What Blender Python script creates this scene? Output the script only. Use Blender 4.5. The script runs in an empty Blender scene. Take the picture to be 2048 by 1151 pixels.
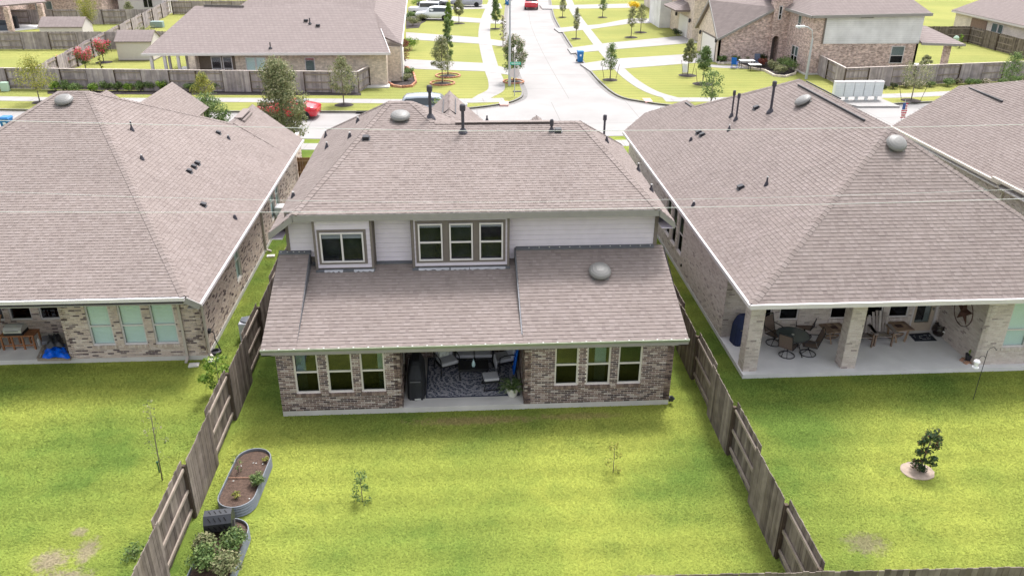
import bpy, math, random
import numpy as np
from mathutils import Vector
random.seed(7); rng=np.random.default_rng(7)
S=bpy.context.scene; COL=S.collection
# ------------------------------------------------------------ camera, sky, sun, exposure
CAM=np.array([5.6562,-21.4290,14.5680]); PIT,YAW,ROL,FPX=0.446875,0.0685371,0.0079972,1613.95
def _axes(p,y,r):
    f=np.array([math.sin(y)*math.cos(p),math.cos(y)*math.cos(p),-math.sin(p)])
    rt=np.array([math.cos(y),-math.sin(y),0.]); up=np.cross(rt,f)
    c,s=math.cos(r),math.sin(r)
    return rt*c+up*s,-rt*s+up*c,f
RT,UP,FW=_axes(PIT,YAW,ROL)
cd=bpy.data.cameras.new('camera'); cam=bpy.data.objects.new('camera',cd); COL.objects.link(cam); S.camera=cam
from mathutils import Matrix
mw=Matrix(((RT[0],UP[0],-FW[0],CAM[0]),(RT[1],UP[1],-FW[1],CAM[1]),(RT[2],UP[2],-FW[2],CAM[2]),(0,0,0,1)))
cam.matrix_world=mw
cd.sensor_width=36; cd.lens=FPX/2048*36; cd.clip_start=.1; cd.clip_end=1500
W=bpy.data.worlds.new('World'); S.world=W; W.use_nodes=True
nt=W.node_tree; bg=nt.nodes['Background']
sky=nt.nodes.new('ShaderNodeTexSky'); sky.sky_type='NISHITA'; sky.sun_disc=False
SUN_EL,SUN_AZ=math.radians(62),math.radians(28)      # azimuth measured from +Y towards +X
sky.sun_elevation=SUN_EL; sky.sun_rotation=SUN_AZ; sky.dust_density=4; sky.air_density=1.2; sky.ozone_density=1
hs=nt.nodes.new('ShaderNodeHueSaturation'); hs.inputs['Saturation'].default_value=.22
nt.links.new(sky.outputs[0],hs.inputs['Color']); nt.links.new(hs.outputs[0],bg.inputs[0]); bg.inputs[1].default_value=.15
sl=bpy.data.lights.new('sun','SUN'); sl.energy=1.5; sl.angle=math.radians(11); sl.color=(1,.96,.93)
so=bpy.data.objects.new('sun',sl); COL.objects.link(so)
dv=Vector((math.sin(SUN_AZ)*math.cos(SUN_EL),math.cos(SUN_AZ)*math.cos(SUN_EL),math.sin(SUN_EL)))
so.rotation_euler=dv.to_track_quat('Z','Y').to_euler(); so.location=(0,0,60)
S.view_settings.view_transform='Standard'; S.view_settings.look='None'; S.view_settings.gamma=1
S.view_settings.exposure=1.3; S.view_settings.use_curve_mapping=False
S.render.engine='CYCLES'
# ------------------------------------------------------------ calibrated rays
def ray(x,y): 
    return RT*((x-1024)/FPX)-UP*((y-575.5)/FPX)+FW
def G(x,y,z=0): d=ray(x,y); return CAM+d*((z-CAM[2])/d[2])
def onX(x,y,X): d=ray(x,y); return CAM+d*((X-CAM[0])/d[0])
def onY(x,y,Y): d=ray(x,y); return CAM+d*((Y-CAM[1])/d[1])
def onP(x,y,P): 
    a,b,c=P; d=ray(x,y); return CAM+d*((a+b*CAM[0]+c*CAM[1]-CAM[2])/(d[2]-b*d[0]-c*d[1]))
def tall(px,py,qx,qy,z0=0):      # height of a point seen at q standing above the point seen at p
    g=G(px,py,z0); d=ray(qx,qy); return (CAM+d*(math.hypot(*(g-CAM)[:2])/math.hypot(*d[:2])))[2]-z0
# ------------------------------------------------------------ materials
MATS={}
def M(name,col,rough=.8,var=.12,scale=6.,bump=0.,ramp=None,spec=.3,metal=0.,const=True,detail=4,trans=0.):
    if name in MATS: return MATS[name]
    m=bpy.data.materials.new(name); m.use_nodes=True; t=m.node_tree; N=t.nodes; Lk=t.links
    b=N['Principled BSDF']; b.inputs['Roughness'].default_value=rough; b.inputs['Metallic'].default_value=metal
    b.inputs['Specular IOR Level'].default_value=spec
    if ramp:
        at=N.new('ShaderNodeAttribute'); at.attribute_name='rnd'
        cr=N.new('ShaderNodeValToRGB'); cr.color_ramp.interpolation='CONSTANT' if const else 'LINEAR'
        e=cr.color_ramp.elements; n=len(ramp)
        while len(e)<n: e.new(.5)
        for i,(p,c) in enumerate(ramp): e[i].position=p; e[i].color=(*c,1)
        Lk.new(at.outputs['Fac'],cr.inputs[0]); src=cr.outputs[0]
    else:
        rgb=N.new('ShaderNodeRGB'); rgb.outputs[0].default_value=(*col,1); src=rgb.outputs[0]
    tc=N.new('ShaderNodeTexCoord')
    if var>0:
        nz=N.new('ShaderNodeTexNoise'); nz.inputs['Scale'].default_value=scale; nz.inputs['Detail'].default_value=detail
        Lk.new(tc.outputs['Object'],nz.inputs['Vector'])
        mr=N.new('ShaderNodeMapRange'); mr.inputs[1].default_value=.3; mr.inputs[2].default_value=.7
        mr.inputs[3].default_value=1-var; mr.inputs[4].default_value=1+var; Lk.new(nz.outputs[0],mr.inputs[0])
        mx=N.new('ShaderNodeMix'); mx.data_type='RGBA'; mx.blend_type='MULTIPLY'; mx.inputs[0].default_value=1
        Lk.new(src,mx.inputs[6]); Lk.new(mr.outputs[0],mx.inputs[7]); src=mx.outputs[2]
        if bump>0:
            bp=N.new('ShaderNodeBump'); bp.inputs['Strength'].default_value=bump; bp.inputs['Distance'].default_value=.02
            n2=N.new('ShaderNodeTexNoise'); n2.inputs['Scale'].default_value=scale*4; Lk.new(tc.outputs['Object'],n2.inputs['Vector'])
            Lk.new(n2.outputs[0],bp.inputs['Height']); Lk.new(bp.outputs[0],b.inputs['Normal'])
    Lk.new(src,b.inputs['Base Color'])
    if trans>0:
        tr=N.new('ShaderNodeBsdfTranslucent'); Lk.new(src,tr.inputs[0]); ms=N.new('ShaderNodeMixShader'); ms.inputs[0].default_value=trans
        Lk.new(b.outputs[0],ms.inputs[1]); Lk.new(tr.outputs[0],ms.inputs[2]); Lk.new(ms.outputs[0],N['Material Output'].inputs[0])
    MATS[name]=m; return m
def glass_mat(name,tint,refl):
    m=bpy.data.materials.new(name); m.use_nodes=True; t=m.node_tree; N=t.nodes; N.remove(N['Principled BSDF'])
    tr=N.new('ShaderNodeBsdfTransparent'); tr.inputs[0].default_value=(*tint,1)
    gl=N.new('ShaderNodeBsdfGlossy'); gl.inputs['Roughness'].default_value=.02; gl.inputs[0].default_value=(.85,.85,.95,1)
    ms=N.new('ShaderNodeMixShader'); ms.inputs[0].default_value=refl
    t.links.new(tr.outputs[0],ms.inputs[1]); t.links.new(gl.outputs[0],ms.inputs[2]); t.links.new(ms.outputs[0],N['Material Output'].inputs[0])
    return m
def brick_mat(name,c1,c2,mortar,bias=0.,bw=.21,rh=.07,kz=1.,rough=.9,ms=.01,nv=.15,ns=.8):
    m=bpy.data.materials.new(name); m.use_nodes=True; t=m.node_tree; N=t.nodes; Lk=t.links; b=N['Principled BSDF']
    b.inputs['Roughness'].default_value=rough; b.inputs['Specular IOR Level'].default_value=.2
    tc=N.new('ShaderNodeTexCoord'); sp=N.new('ShaderNodeSeparateXYZ'); Lk.new(tc.outputs['Object'],sp.inputs[0])
    ad=N.new('ShaderNodeMath'); Lk.new(sp.outputs[0],ad.inputs[0]); Lk.new(sp.outputs[1],ad.inputs[1])
    mz=N.new('ShaderNodeMath'); mz.operation='MULTIPLY'; mz.inputs[1].default_value=kz; Lk.new(sp.outputs[2],mz.inputs[0])
    cb=N.new('ShaderNodeCombineXYZ'); Lk.new(ad.outputs[0],cb.inputs[0]); Lk.new(mz.outputs[0],cb.inputs[1])
    bt=N.new('ShaderNodeTexBrick'); bt.inputs['Scale'].default_value=1; bt.inputs['Color1'].default_value=(*c1,1); bt.inputs['Color2'].default_value=(*c2,1)
    bt.inputs['Mortar'].default_value=(*mortar,1); bt.inputs['Mortar Size'].default_value=ms; bt.inputs['Bias'].default_value=bias
    bt.inputs['Brick Width'].default_value=bw; bt.inputs['Row Height'].default_value=rh; Lk.new(cb.outputs[0],bt.inputs['Vector'])
    nz=N.new('ShaderNodeTexNoise'); nz.inputs['Scale'].default_value=ns; nz.inputs['Detail'].default_value=8; Lk.new(tc.outputs['Object'],nz.inputs['Vector'])
    mr=N.new('ShaderNodeMapRange'); mr.inputs[1].default_value=.3; mr.inputs[2].default_value=.7; mr.inputs[3].default_value=1-nv; mr.inputs[4].default_value=1+nv; Lk.new(nz.outputs[0],mr.inputs[0])
    mx=N.new('ShaderNodeMix'); mx.data_type='RGBA'; mx.blend_type='MULTIPLY'; mx.inputs[0].default_value=1
    Lk.new(bt.outputs[0],mx.inputs[6]); Lk.new(mr.outputs[0],mx.inputs[7]); Lk.new(mx.outputs[2],b.inputs['Base Color'])
    return m
DIRT=[(15.7,-6.45,.62,.45,(.20,.165,.12),.7),(-4.5,-5.9,.5,.45,(.27,.22,.16),.85),(-3.75,-5.6,.3,.5,(.27,.22,.16),.8),(-4.2,-4.9,.25,.2,(.25,.2,.15),.7),(-3.9,-6.6,.8,.45,(.28,.23,.17),.85),(6.0,-.55,2.2,.28,(.30,.20,.11),.6),(9.2,-.5,1.6,.22,(.28,.19,.10),.5)]
def lawn_mat(name,ca,cb_,cc,sc=.35,dirt=None):
    m=bpy.data.materials.new(name); m.use_nodes=True; t=m.node_tree; N=t.nodes; Lk=t.links; b=N['Principled BSDF']
    b.inputs['Roughness'].default_value=.95; b.inputs['Specular IOR Level'].default_value=.08
    tc=N.new('ShaderNodeNewGeometry')
    def nz(s,d=6,lo=.35,hi=.65):
        n=N.new('ShaderNodeTexNoise'); n.inputs['Scale'].default_value=s; n.inputs['Detail'].default_value=d; n.inputs['Roughness'].default_value=.6
        Lk.new(tc.outputs['Position'],n.inputs['Vector']); r=N.new('ShaderNodeMapRange'); r.inputs[1].default_value=lo; r.inputs[2].default_value=hi
        Lk.new(n.outputs[0],r.inputs[0]); return r.outputs[0]
    def mix(f,a,c,mode='MIX'):
        x=N.new('ShaderNodeMix'); x.data_type='RGBA'; x.blend_type=mode
        if isinstance(f,float): x.inputs[0].default_value=f
        else: Lk.new(f,x.inputs[0])
        for i,q in ((6,a),(7,c)):
            if isinstance(q,tuple): x.inputs[i].default_value=(*q,1)
            else: Lk.new(q,x.inputs[i])
        return x.outputs[2]
    c=mix(nz(sc,5,.41,.60),ca,cb_); c=mix(nz(sc*4,5,.52,.95),c,cc)
    for (dx,dy,rx,ry,col,st) in DIRT:
        sb=N.new('ShaderNodeVectorMath'); sb.operation='SUBTRACT'; sb.inputs[1].default_value=(dx,dy,0); Lk.new(tc.outputs['Position'],sb.inputs[0])
        mu=N.new('ShaderNodeVectorMath'); mu.operation='MULTIPLY'; mu.inputs[1].default_value=(1/rx,1/ry,0); Lk.new(sb.outputs[0],mu.inputs[0])
        ln=N.new('ShaderNodeVectorMath'); ln.operation='LENGTH'; Lk.new(mu.outputs[0],ln.inputs[0])
        q=N.new('ShaderNodeTexNoise'); q.inputs['Scale'].default_value=5.; q.inputs['Detail'].default_value=8; q.inputs['Roughness'].default_value=.75; Lk.new(tc.outputs['Position'],q.inputs['Vector'])
        su=N.new('ShaderNodeMath'); su.operation='MULTIPLY_ADD'; su.inputs[1].default_value=2.6; Lk.new(q.outputs[0],su.inputs[0]); Lk.new(ln.outputs['Value'],su.inputs[2])
        rr_=N.new('ShaderNodeMapRange'); rr_.inputs[1].default_value=1.75; rr_.inputs[2].default_value=2.35; rr_.inputs[3].default_value=st; rr_.inputs[4].default_value=0; Lk.new(su.outputs[0],rr_.inputs[0])
        c=mix(rr_.outputs[0],c,col)
    at=N.new('ShaderNodeAttribute'); at.attribute_name='rnd'
    r=N.new('ShaderNodeMapRange'); r.inputs[3].default_value=.88; r.inputs[4].default_value=1.10; Lk.new(at.outputs['Fac'],r.inputs[0])
    wv=N.new('ShaderNodeTexWave'); wv.bands_direction='Y'; wv.inputs['Scale'].default_value=.30; wv.inputs['Distortion'].default_value=1.2; wv.inputs['Detail'].default_value=2; Lk.new(tc.outputs['Position'],wv.inputs['Vector'])
    wr=N.new('ShaderNodeMapRange'); wr.inputs[3].default_value=.93; wr.inputs[4].default_value=1.06; Lk.new(wv.outputs['Fac'],wr.inputs[0]); c=mix(1.,c,wr.outputs[0],'MULTIPLY')
    n3=nz(14,8,.3,.7); r3=N.new('ShaderNodeMapRange'); r3.inputs[3].default_value=.86; r3.inputs[4].default_value=1.14; Lk.new(n3,r3.inputs[0])
    c=mix(1.,c,r3.outputs[0],'MULTIPLY')
    if dirt=='blade': c=mix(1.,c,r.outputs[0],'MULTIPLY')
    Lk.new(c,b.inputs['Base Color'])
    bp=N.new('ShaderNodeBump'); bp.inputs['Strength'].default_value=.5; bp.inputs['Distance'].default_value=.05; Lk.new(nz(25,6,.2,.8),bp.inputs['Height'])
    if dirt!='blade': Lk.new(bp.outputs[0],b.inputs['Normal'])
    return m
SHR=[(0,(.203,.168,.157)),(.15,(.219,.183,.171)),(.42,(.232,.195,.184)),(.66,(.223,.186,.174)),(.84,(.243,.205,.194)),(.95,(.188,.155,.146))]
shingle=M('shingle',(.3,.26,.25),.95,.05,.5,0,SHR,spec=.15,detail=8)
underlay=M('roof_underlay',(.13,.11,.11),.95,.1,3,spec=.1)
farshingle=brick_mat('far_shingle',(.25,.21,.202),(.225,.187,.18),(.185,.153,.148),0,.35,.11,1.,ms=.02,nv=.06,ns=3.)
mortar=M('mortar',(.76,.70,.66),.95,.1,5,.2,spec=.1)
mortar2=M('mortar_pale',(.62,.57,.53),.95,.1,5,.2,spec=.1)
brickA=M('dark_brick',(.3,.2,.18),.9,.12,30,.3,[(0,(.085,.062,.062)),(.20,(.15,.108,.098)),(.44,(.21,.15,.132)),(.64,(.27,.20,.178)),(.80,(.34,.275,.25)),(.92,(.43,.37,.345))],spec=.2)
brickB=M('tan_brick',(.5,.43,.37),.9,.12,30,.3,[(0,(.56,.455,.40)),(.3,(.50,.40,.35)),(.55,(.60,.51,.46)),(.72,(.42,.34,.31)),(.85,(.13,.095,.098)),(.94,(.22,.17,.162))],spec=.2)
brickC=M('pale_brick',(.6,.54,.5),.9,.10,30,.3,[(0,(.60,.53,.50)),(.35,(.55,.48,.45)),(.65,(.63,.57,.54)),(.86,(.47,.41,.385)),(.96,(.33,.28,.27))],spec=.2)
concrete=M('concrete',(.56,.54,.52),.85,.10,1.5,.15,spec=.2,detail=8)
patio_c=M('patio_concrete',(.66,.65,.66),.8,.06,2,.1,spec=.2)
road_m=M('road_concrete',(.295,.283,.278),.85,.09,.30,.1,spec=.15,detail=9)
walk_m=M('sidewalk_concrete',(.315,.302,.297),.85,.07,.8,.1,spec=.15,detail=8)
joint_m=M('joint',(.20,.19,.186),.9,.1,5)
kerb_m=M('kerb_concrete',(.20,.19,.185),.85,.1,1.5,.1)
siding=M('siding_paint',(.62,.565,.65),.6,.04,3,spec=.3)
trim_d=M('taupe_trim',(.165,.14,.13),.6,.06,5)
fascia_m=M('grey_fascia',(.27,.255,.25),.6,.05,5)
white_t=M('cream_trim',(.60,.565,.575),.5,.04,5)
vinyl=M('window_vinyl',(.62,.585,.56),.45,.03,6)
drip_m=M('green_drip_edge',(.23,.26,.19),.45,.08,4,metal=.2)
rivet_m=M('rivet',(.5,.5,.48),.4,0)
flash_m=M('flashing',(.13,.135,.15),.5,.1,5,metal=.3)
seal_m=M('white_sealant',(.42,.42,.45),.6,.1,5)
vent_m=M('vent_metal',(.19,.185,.18),.5,.05,4,metal=.1,spec=.4)
black_m=M('black_plastic',(.03,.03,.037),.5,.1,6)
pipe_m=M('dark_pipe',(.055,.052,.065),.6,.1,6)
wood=M('weathered_wood',(.3,.26,.22),.9,.25,3,.3,[(0,(.145,.12,.105)),(.25,(.185,.155,.135)),(.5,(.16,.132,.112)),(.72,(.225,.19,.165)),(.9,(.11,.09,.08))],spec=.1,detail=8)
woodfar=M('far_weathered_wood',(.3,.26,.25),.9,.2,2,.2,[(0,(.30,.262,.272)),(.3,(.345,.30,.305)),(.6,(.265,.23,.24)),(.8,(.39,.345,.345))],spec=.1,detail=8)
rail_m=M('fence_rail',(.27,.225,.19),.9,.15,4,.2)
post_m=M('fence_post',(.085,.062,.048),.9,.2,4,.2)
glass=glass_mat('glass',(.62,.68,.66),.07)
glass_s=glass_mat('screened_glass',(.25,.29,.28),.03)
glass_u=glass_mat('upper_glass',(.7,.72,.74),.018)
glass_b=glass_mat('glass_over_blind',(.90,.97,.94),.05)
room_m=M('dark_room',(.012,.011,.013),.9,0)
blind_m=M('mint_blind',(.80,.78,.86),.7,.02,3)
curt_m=M('curtain',(.80,.90,.92),.8,.06,20)
mulch_m=M('mulch',(.075,.05,.045),.95,.4,18,.8,detail=8)
mulchb_m=M('dark_mulch',(.045,.036,.036),.95,.4,18,.8,detail=8)
soil_m=M('soil',(.085,.055,.042),.95,.35,14,.8,detail=8)
lawnN=lawn_mat('lawn_near',(.088,.140,.026),(.215,.248,.048),(.066,.113,.022),.15)
lawnB=lawn_mat('lawn_blades',(.125,.19,.038),(.29,.325,.065),(.094,.15,.032),.15,'blade')
lawnF=lawn_mat('lawn_far',(.215,.228,.068),(.262,.262,.08),(.18,.21,.06),.12)
# ------------------------------------------------------------ object helpers
ORG={}
def link(o,parent,rel=None):
    COL.objects.link(o)
    if parent is not None: o.parent=parent
def thing(name,label,cat,loc=(0,0,0),rot=0.,group=None,local=False):
    o=bpy.data.objects.new(name,None); COL.objects.link(o); o.location=tuple(float(q) for q in loc); o.rotation_euler=(0,0,rot)
    o.empty_display_size=.2; o['label']=label; o['category']=cat
    if group: o['group']=group
    ORG[o.name]=np.zeros(3) if (local or rot) else np.array(loc,float); return o
def dup(root,loc,rot=None,label=None,scale=None):
    r=root.copy(); COL.objects.link(r); r.location=tuple(float(q) for q in loc)
    if rot is not None: r.rotation_euler=(0,0,rot)
    if scale: r.scale=scale
    if label: r['label']=label
    for ch in list(root.children):
        c=ch.copy(); COL.objects.link(c); c.parent=r
        for g in ch.children:
            d=g.copy(); COL.objects.link(d); d.parent=c
    return r
def tag(o,label,cat,group=None):
    o['label']=label; o['category']=cat
    if group: o['group']=group
    return o
class MB:
    def __init__(s): s.v=[]; s.f=[]; s.r=[]; s.cur=.5
    def poly(s,pts,r=None):
        n=len(s.v); s.v.extend([tuple(map(float,p)) for p in pts]); s.f.append(tuple(range(n,n+len(pts)))); s.r.append(s.cur if r is None else r)
    def hexa(s,p,r=None):  # 8 pts: bottom 4 ccw, top 4
        n=len(s.v); s.v.extend([tuple(map(float,q)) for q in p])
        for q in ((3,2,1,0),(4,5,6,7),(0,1,5,4),(1,2,6,5),(2,3,7,6),(3,0,4,7)): s.f.append(tuple(n+i for i in q)); s.r.append(s.cur if r is None else r)
    def box(s,x0,x1,y0,y1,z0,z1,r=None):
        s.hexa([(x0,y0,z0),(x1,y0,z0),(x1,y1,z0),(x0,y1,z0),(x0,y0,z1),(x1,y0,z1),(x1,y1,z1),(x0,y1,z1)],r)
    def cbox(s,c,sz,rz=0.,r=None,tilt=None):
        a,b,h=sz[0]/2,sz[1]/2,sz[2]/2; pts=[]
        for z in(-h,h):
            for x,y in((-a,-b),(a,-b),(a,b),(-a,b)): pts.append(Vector((x,y,z)))
        if tilt:
            for ax,an in tilt: Mx=Matrix.Rotation(an,3,ax); pts=[Mx@p for p in pts]
        R=Matrix.Rotation(rz,3,'Z'); s.hexa([(R@p)+Vector(c) for p in pts],r)
    def fb(s,F,u0,u1,z0,z1,d0,d1,r=None):
        O,U,N=F; P=lambda u,z,d:(O[0]+U[0]*u+N[0]*d,O[1]+U[1]*u+N[1]*d,O[2]+z)
        s.hexa([P(u0,z0,d1),P(u1,z0,d1),P(u1,z0,d0),P(u0,z0,d0),P(u0,z1,d1),P(u1,z1,d1),P(u1,z1,d0),P(u0,z1,d0)],r)
    def bar(s,p,q,w,h,r=None,up=(0,0,1)):
        p=Vector(tuple(map(float,p)));q=Vector(tuple(map(float,q))); d=(q-p).normalized(); u=Vector(up)
        if abs(d.dot(u))>.98: u=Vector((0,1,0))
        a=d.cross(u).normalized()*w/2; b=a.cross(d).normalized()*h/2
        s.hexa([p-a-b,p+a-b,q+a-b,q-a-b,p-a+b,p+a+b,q+a+b,q-a+b],r)
    def prism(s,poly,z0,z1,r=None):
        s.poly([(x,y,z1) for x,y in poly],r); s.poly([(x,y,z0) for x,y in poly][::-1],r)
        for i in range(len(poly)):
            a,b=poly[i],poly[(i+1)%len(poly)]; s.poly([(a[0],a[1],z0),(b[0],b[1],z0),(b[0],b[1],z1),(a[0],a[1],z1)],r)
    def tube(s,pts,rad,n=7,r=None,close=False):
        pts=[Vector(tuple(map(float,p))) for p in pts]; m=len(pts); base=len(s.v); rr=r if r is not None else s.cur
        for i,p in enumerate(pts):
            if close: d=pts[(i+1)%m]-pts[i-1]
            else: d=pts[min(i+1,m-1)]-pts[max(i-1,0)]
            d.normalize(); u=Vector((0,0,1)) if abs(d.z)<.9 else Vector((1,0,0))
            a=d.cross(u).normalized(); b=a.cross(d); R=rad[i] if isinstance(rad,(list,tuple)) else rad
            for k in range(n): t=2*math.pi*k/n; s.v.append(tuple(p+(a*math.cos(t)+b*math.sin(t))*R))
        for i in range(m if close else m-1):
            j=(i+1)%m
            for k in range(n): s.f.append((base+i*n+k,base+i*n+(k+1)%n,base+j*n+(k+1)%n,base+j*n+k)); s.r.append(rr)
        if not close:
            s.f.append(tuple(base+k for k in range(n))[::-1]); s.r.append(rr); s.f.append(tuple(base+(m-1)*n+k for k in range(n))); s.r.append(rr)
    def lathe(s,c,prof,n=16,r=None,sx=1,sy=1,axis='z'):
        base=len(s.v); rr=r if r is not None else s.cur
        for R,z in prof:
            for k in range(n):
                t=2*math.pi*k/n; x,y=R*math.cos(t)*sx,R*math.sin(t)*sy
                s.v.append((c[0]+x,c[1]+y,c[2]+z) if axis=='z' else (c[0]+x,c[1]+z,c[2]+y))
        for i in range(len(prof)-1):
            for k in range(n): s.f.append((base+i*n+k,base+i*n+(k+1)%n,base+(i+1)*n+(k+1)%n,base+(i+1)*n+k)); s.r.append(rr)
        if prof[0][0]>1e-4: s.f.append(tuple(base+k for k in range(n))[::-1]); s.r.append(rr)
        if prof[-1][0]>1e-4: s.f.append(tuple(base+(len(prof)-1)*n+k for k in range(n))); s.r.append(rr)
    def build(s,name,mat,parent=None,smooth=False,kind=None,rotz=None):
        me=bpy.data.meshes.new(name)
        o3=ORG.get(parent.name,np.zeros(3)) if parent is not None else np.zeros(3)
        V=np.array(s.v,dtype=float).reshape(-1,3)-o3
        me.from_pydata(V.tolist(),[],s.f); me.materials.append(mat)
        a=me.attributes.new('rnd','FLOAT','FACE'); a.data.foreach_set('value',np.array(s.r,dtype=np.float32))
        if smooth: me.polygons.foreach_set('use_smooth',[True]*len(s.f))
        ob=bpy.data.objects.new(name,me); link(ob,parent); ORG[ob.name]=o3
        if kind: ob['kind']=kind
        return ob
def np_mesh(name,V,F,R,mat,parent=None,kind=None,org=None):   # V (n,3), F (m,k) arrays
    me=bpy.data.meshes.new(name); k=F.shape[1]
    o3=ORG.get(parent.name,np.zeros(3)) if parent is not None else np.zeros(3)
    V=V-o3; me.vertices.add(len(V)); me.vertices.foreach_set('co',V.astype(np.float32).ravel())
    me.loops.add(F.size); me.loops.foreach_set('vertex_index',F.astype(np.int32).ravel())
    me.polygons.add(len(F)); me.polygons.foreach_set('loop_start',(np.arange(len(F))*k).astype(np.int32))
    me.polygons.foreach_set('loop_total',np.full(len(F),k,np.int32)); me.update(calc_edges=True)
    me.materials.append(mat); a=me.attributes.new('rnd','FLOAT','FACE'); a.data.foreach_set('value',R.astype(np.float32))
    ob=bpy.data.objects.new(name,me); link(ob,parent); ORG[ob.name]=o3
    if kind: ob['kind']=kind
    return ob
# ------------------------------------------------------------ shingled roof planes
def clip(poly,cl):
    out=poly
    for i in range(len(cl)):
        a,b=cl[i],cl[(i+1)%len(cl)]; ex,ey=b[0]-a[0],b[1]-a[1]; inp=out; out=[]
        if not inp: return []
        sd=[ex*(p[1]-a[1])-ey*(p[0]-a[0]) for p in inp]
        for j in range(len(inp)):
            p,q=inp[j-1],inp[j]; sp,sq=sd[j-1],sd[j]
            if (sp>=0)!=(sq>=0):
                t=sp/(sp-sq); out.append((p[0]+(q[0]-p[0])*t,p[1]+(q[1]-p[1])*t))
            if sq>=0: out.append(q)
    return out
CAMD=lambda p:math.dist(p,CAM)
def shingles(roof,polys,nparts=0,expo=.143,wmin=.09,wmax=.22):
    """polys: convex planar 3D polygons. Lays lifted tabs course by course; the nearest ones are parts."""
    tabs=[]; base=MB()
    for pts in polys:
        P=[np.array(p,float) for p in pts]; n=np.cross(P[1]-P[0],P[2]-P[0]); n/=np.linalg.norm(n)
        if n[2]<0: n=-n; P=P[::-1]
        up=np.array([0,0,1.])-n*n[2]; up/=np.linalg.norm(up); h=np.cross(up,n); o=P[0]
        Q=[((p-o)@h,(p-o)@up) for p in P]
        ar=sum(Q[i-1][0]*Q[i][1]-Q[i][0]*Q[i-1][1] for i in range(len(Q)))
        if ar<0: Q=Q[::-1]
        base.poly([p for p in P]); base.poly([p-n*.12 for p in P][::-1])
        for i in range(len(P)): base.poly([P[i],P[i]-n*.12,P[(i+1)%len(P)]-n*.12,P[(i+1)%len(P)]])
        v0=min(q[1] for q in Q); v1=max(q[1] for q in Q); k=0; v=v0
        while v<v1:
            row=[q for q in clip(Q,[(-1e3,v),(1e3,v),(1e3,v+expo),(-1e3,v+expo)])]
            if len(row)>=3:
                u=min(q[0] for q in row)-random.uniform(0,.3); ue=max(q[0] for q in row); hi=True
                while u<ue:
                    w=random.uniform(wmin,wmax)*(1. if hi else .8); quad=[(u,v),(u+w,v),(u+w,v+expo),(u,v+expo)]
                    c=clip(quad,Q)
                    if len(c)>=3:
                        t=(.013 if hi else .007)+random.uniform(0,.003)
                        b=o+n*.003
                        top=[b+h*a+up*e+n*(t*(1-(e-v)/expo)+.002) for a,e in c]
                        lows=[(a,e) for a,e in c if e<v+1e-4]
                        fr=None
                        if len(lows)>=2:
                            a0=min(a for a,e in lows);a1=max(a for a,e in lows)
                            fr=[b+h*a0+up*v,b+h*a1+up*v,b+h*a1+up*v+n*(t+.002),b+h*a0+up*v+n*(t+.002)]
                        sd=None
                        if hi and len(c)==4 and fr is not None:
                            sd=[[b+h*u+up*v,b+h*u+up*v+n*(t+.002),b+h*u+up*(v+expo)+n*.002],[b+h*(u+w)+up*v,b+h*(u+w)+up*(v+expo)+n*.002,b+h*(u+w)+up*v+n*(t+.002)]]
                        rr=random.random()*(.93 if hi else .5)+(0 if hi else 0)
                        if random.random()<.03: rr=.97
                        tabs.append((CAMD(top[0]),top,fr,sd,rr))
                    u+=w; hi=not hi
            v+=expo; k+=1
    base.build('underlay',underlay,roof)
    tabs.sort(key=lambda t:t[0]) if nparts else None
    mb=MB()
    for i,(d,top,fr,sd,rr) in enumerate(tabs):
        m=MB() if i<nparts else mb
        m.poly(top,rr)
        if fr: m.poly(fr,rr*.9)
        if sd:
            for q in sd: m.poly(q,rr*.9)
        if i<nparts: m.build('shingle',shingle,roof)
    mb.build('shingles',shingle,roof,kind='stuff')
def caps(roof,lines,w=.16,step=.2,lift=.02):
    m=MB()
    for p,q,n1,n2 in lines:
        p=np.array(p,float);q=np.array(q,float); L=np.linalg.norm(q-p); d=(q-p)/L; k=int(L/step)
        def side(n):
            n=np.array(n,float)/np.linalg.norm(n); s=np.cross(n,d); 
            return s/np.linalg.norm(s)
        s1,s2=side(n1),side(n2)
        if s1[2]>0: s1=-s1
        if s2[2]>0: s2=-s2
        for i in range(k):
            a=p+d*(i*L/k); b=p+d*((i+1.25)*L/k) if i<k-1 else q; r=random.random()*.9
            la,lb=np.array([0,0,lift+.016]),np.array([0,0,lift])
            m.poly([a+la,a+la+s1*w,b+lb+s1*w,b+lb],r); m.poly([a+la,b+lb,b+lb+s2*w,a+la+s2*w],r)
            m.poly([a+la+s1*w,a+la,a+la+s2*w,a+s2*w,a+s1*w],.96)
    m.build('ridge_cap',shingle,roof,kind='stuff')
def norm_of(P): a,b,c=P; return (-b,-c,1.)
def pl(P,x,y): return (x,y,P[0]+P[1]*x+P[2]*y)
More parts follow.
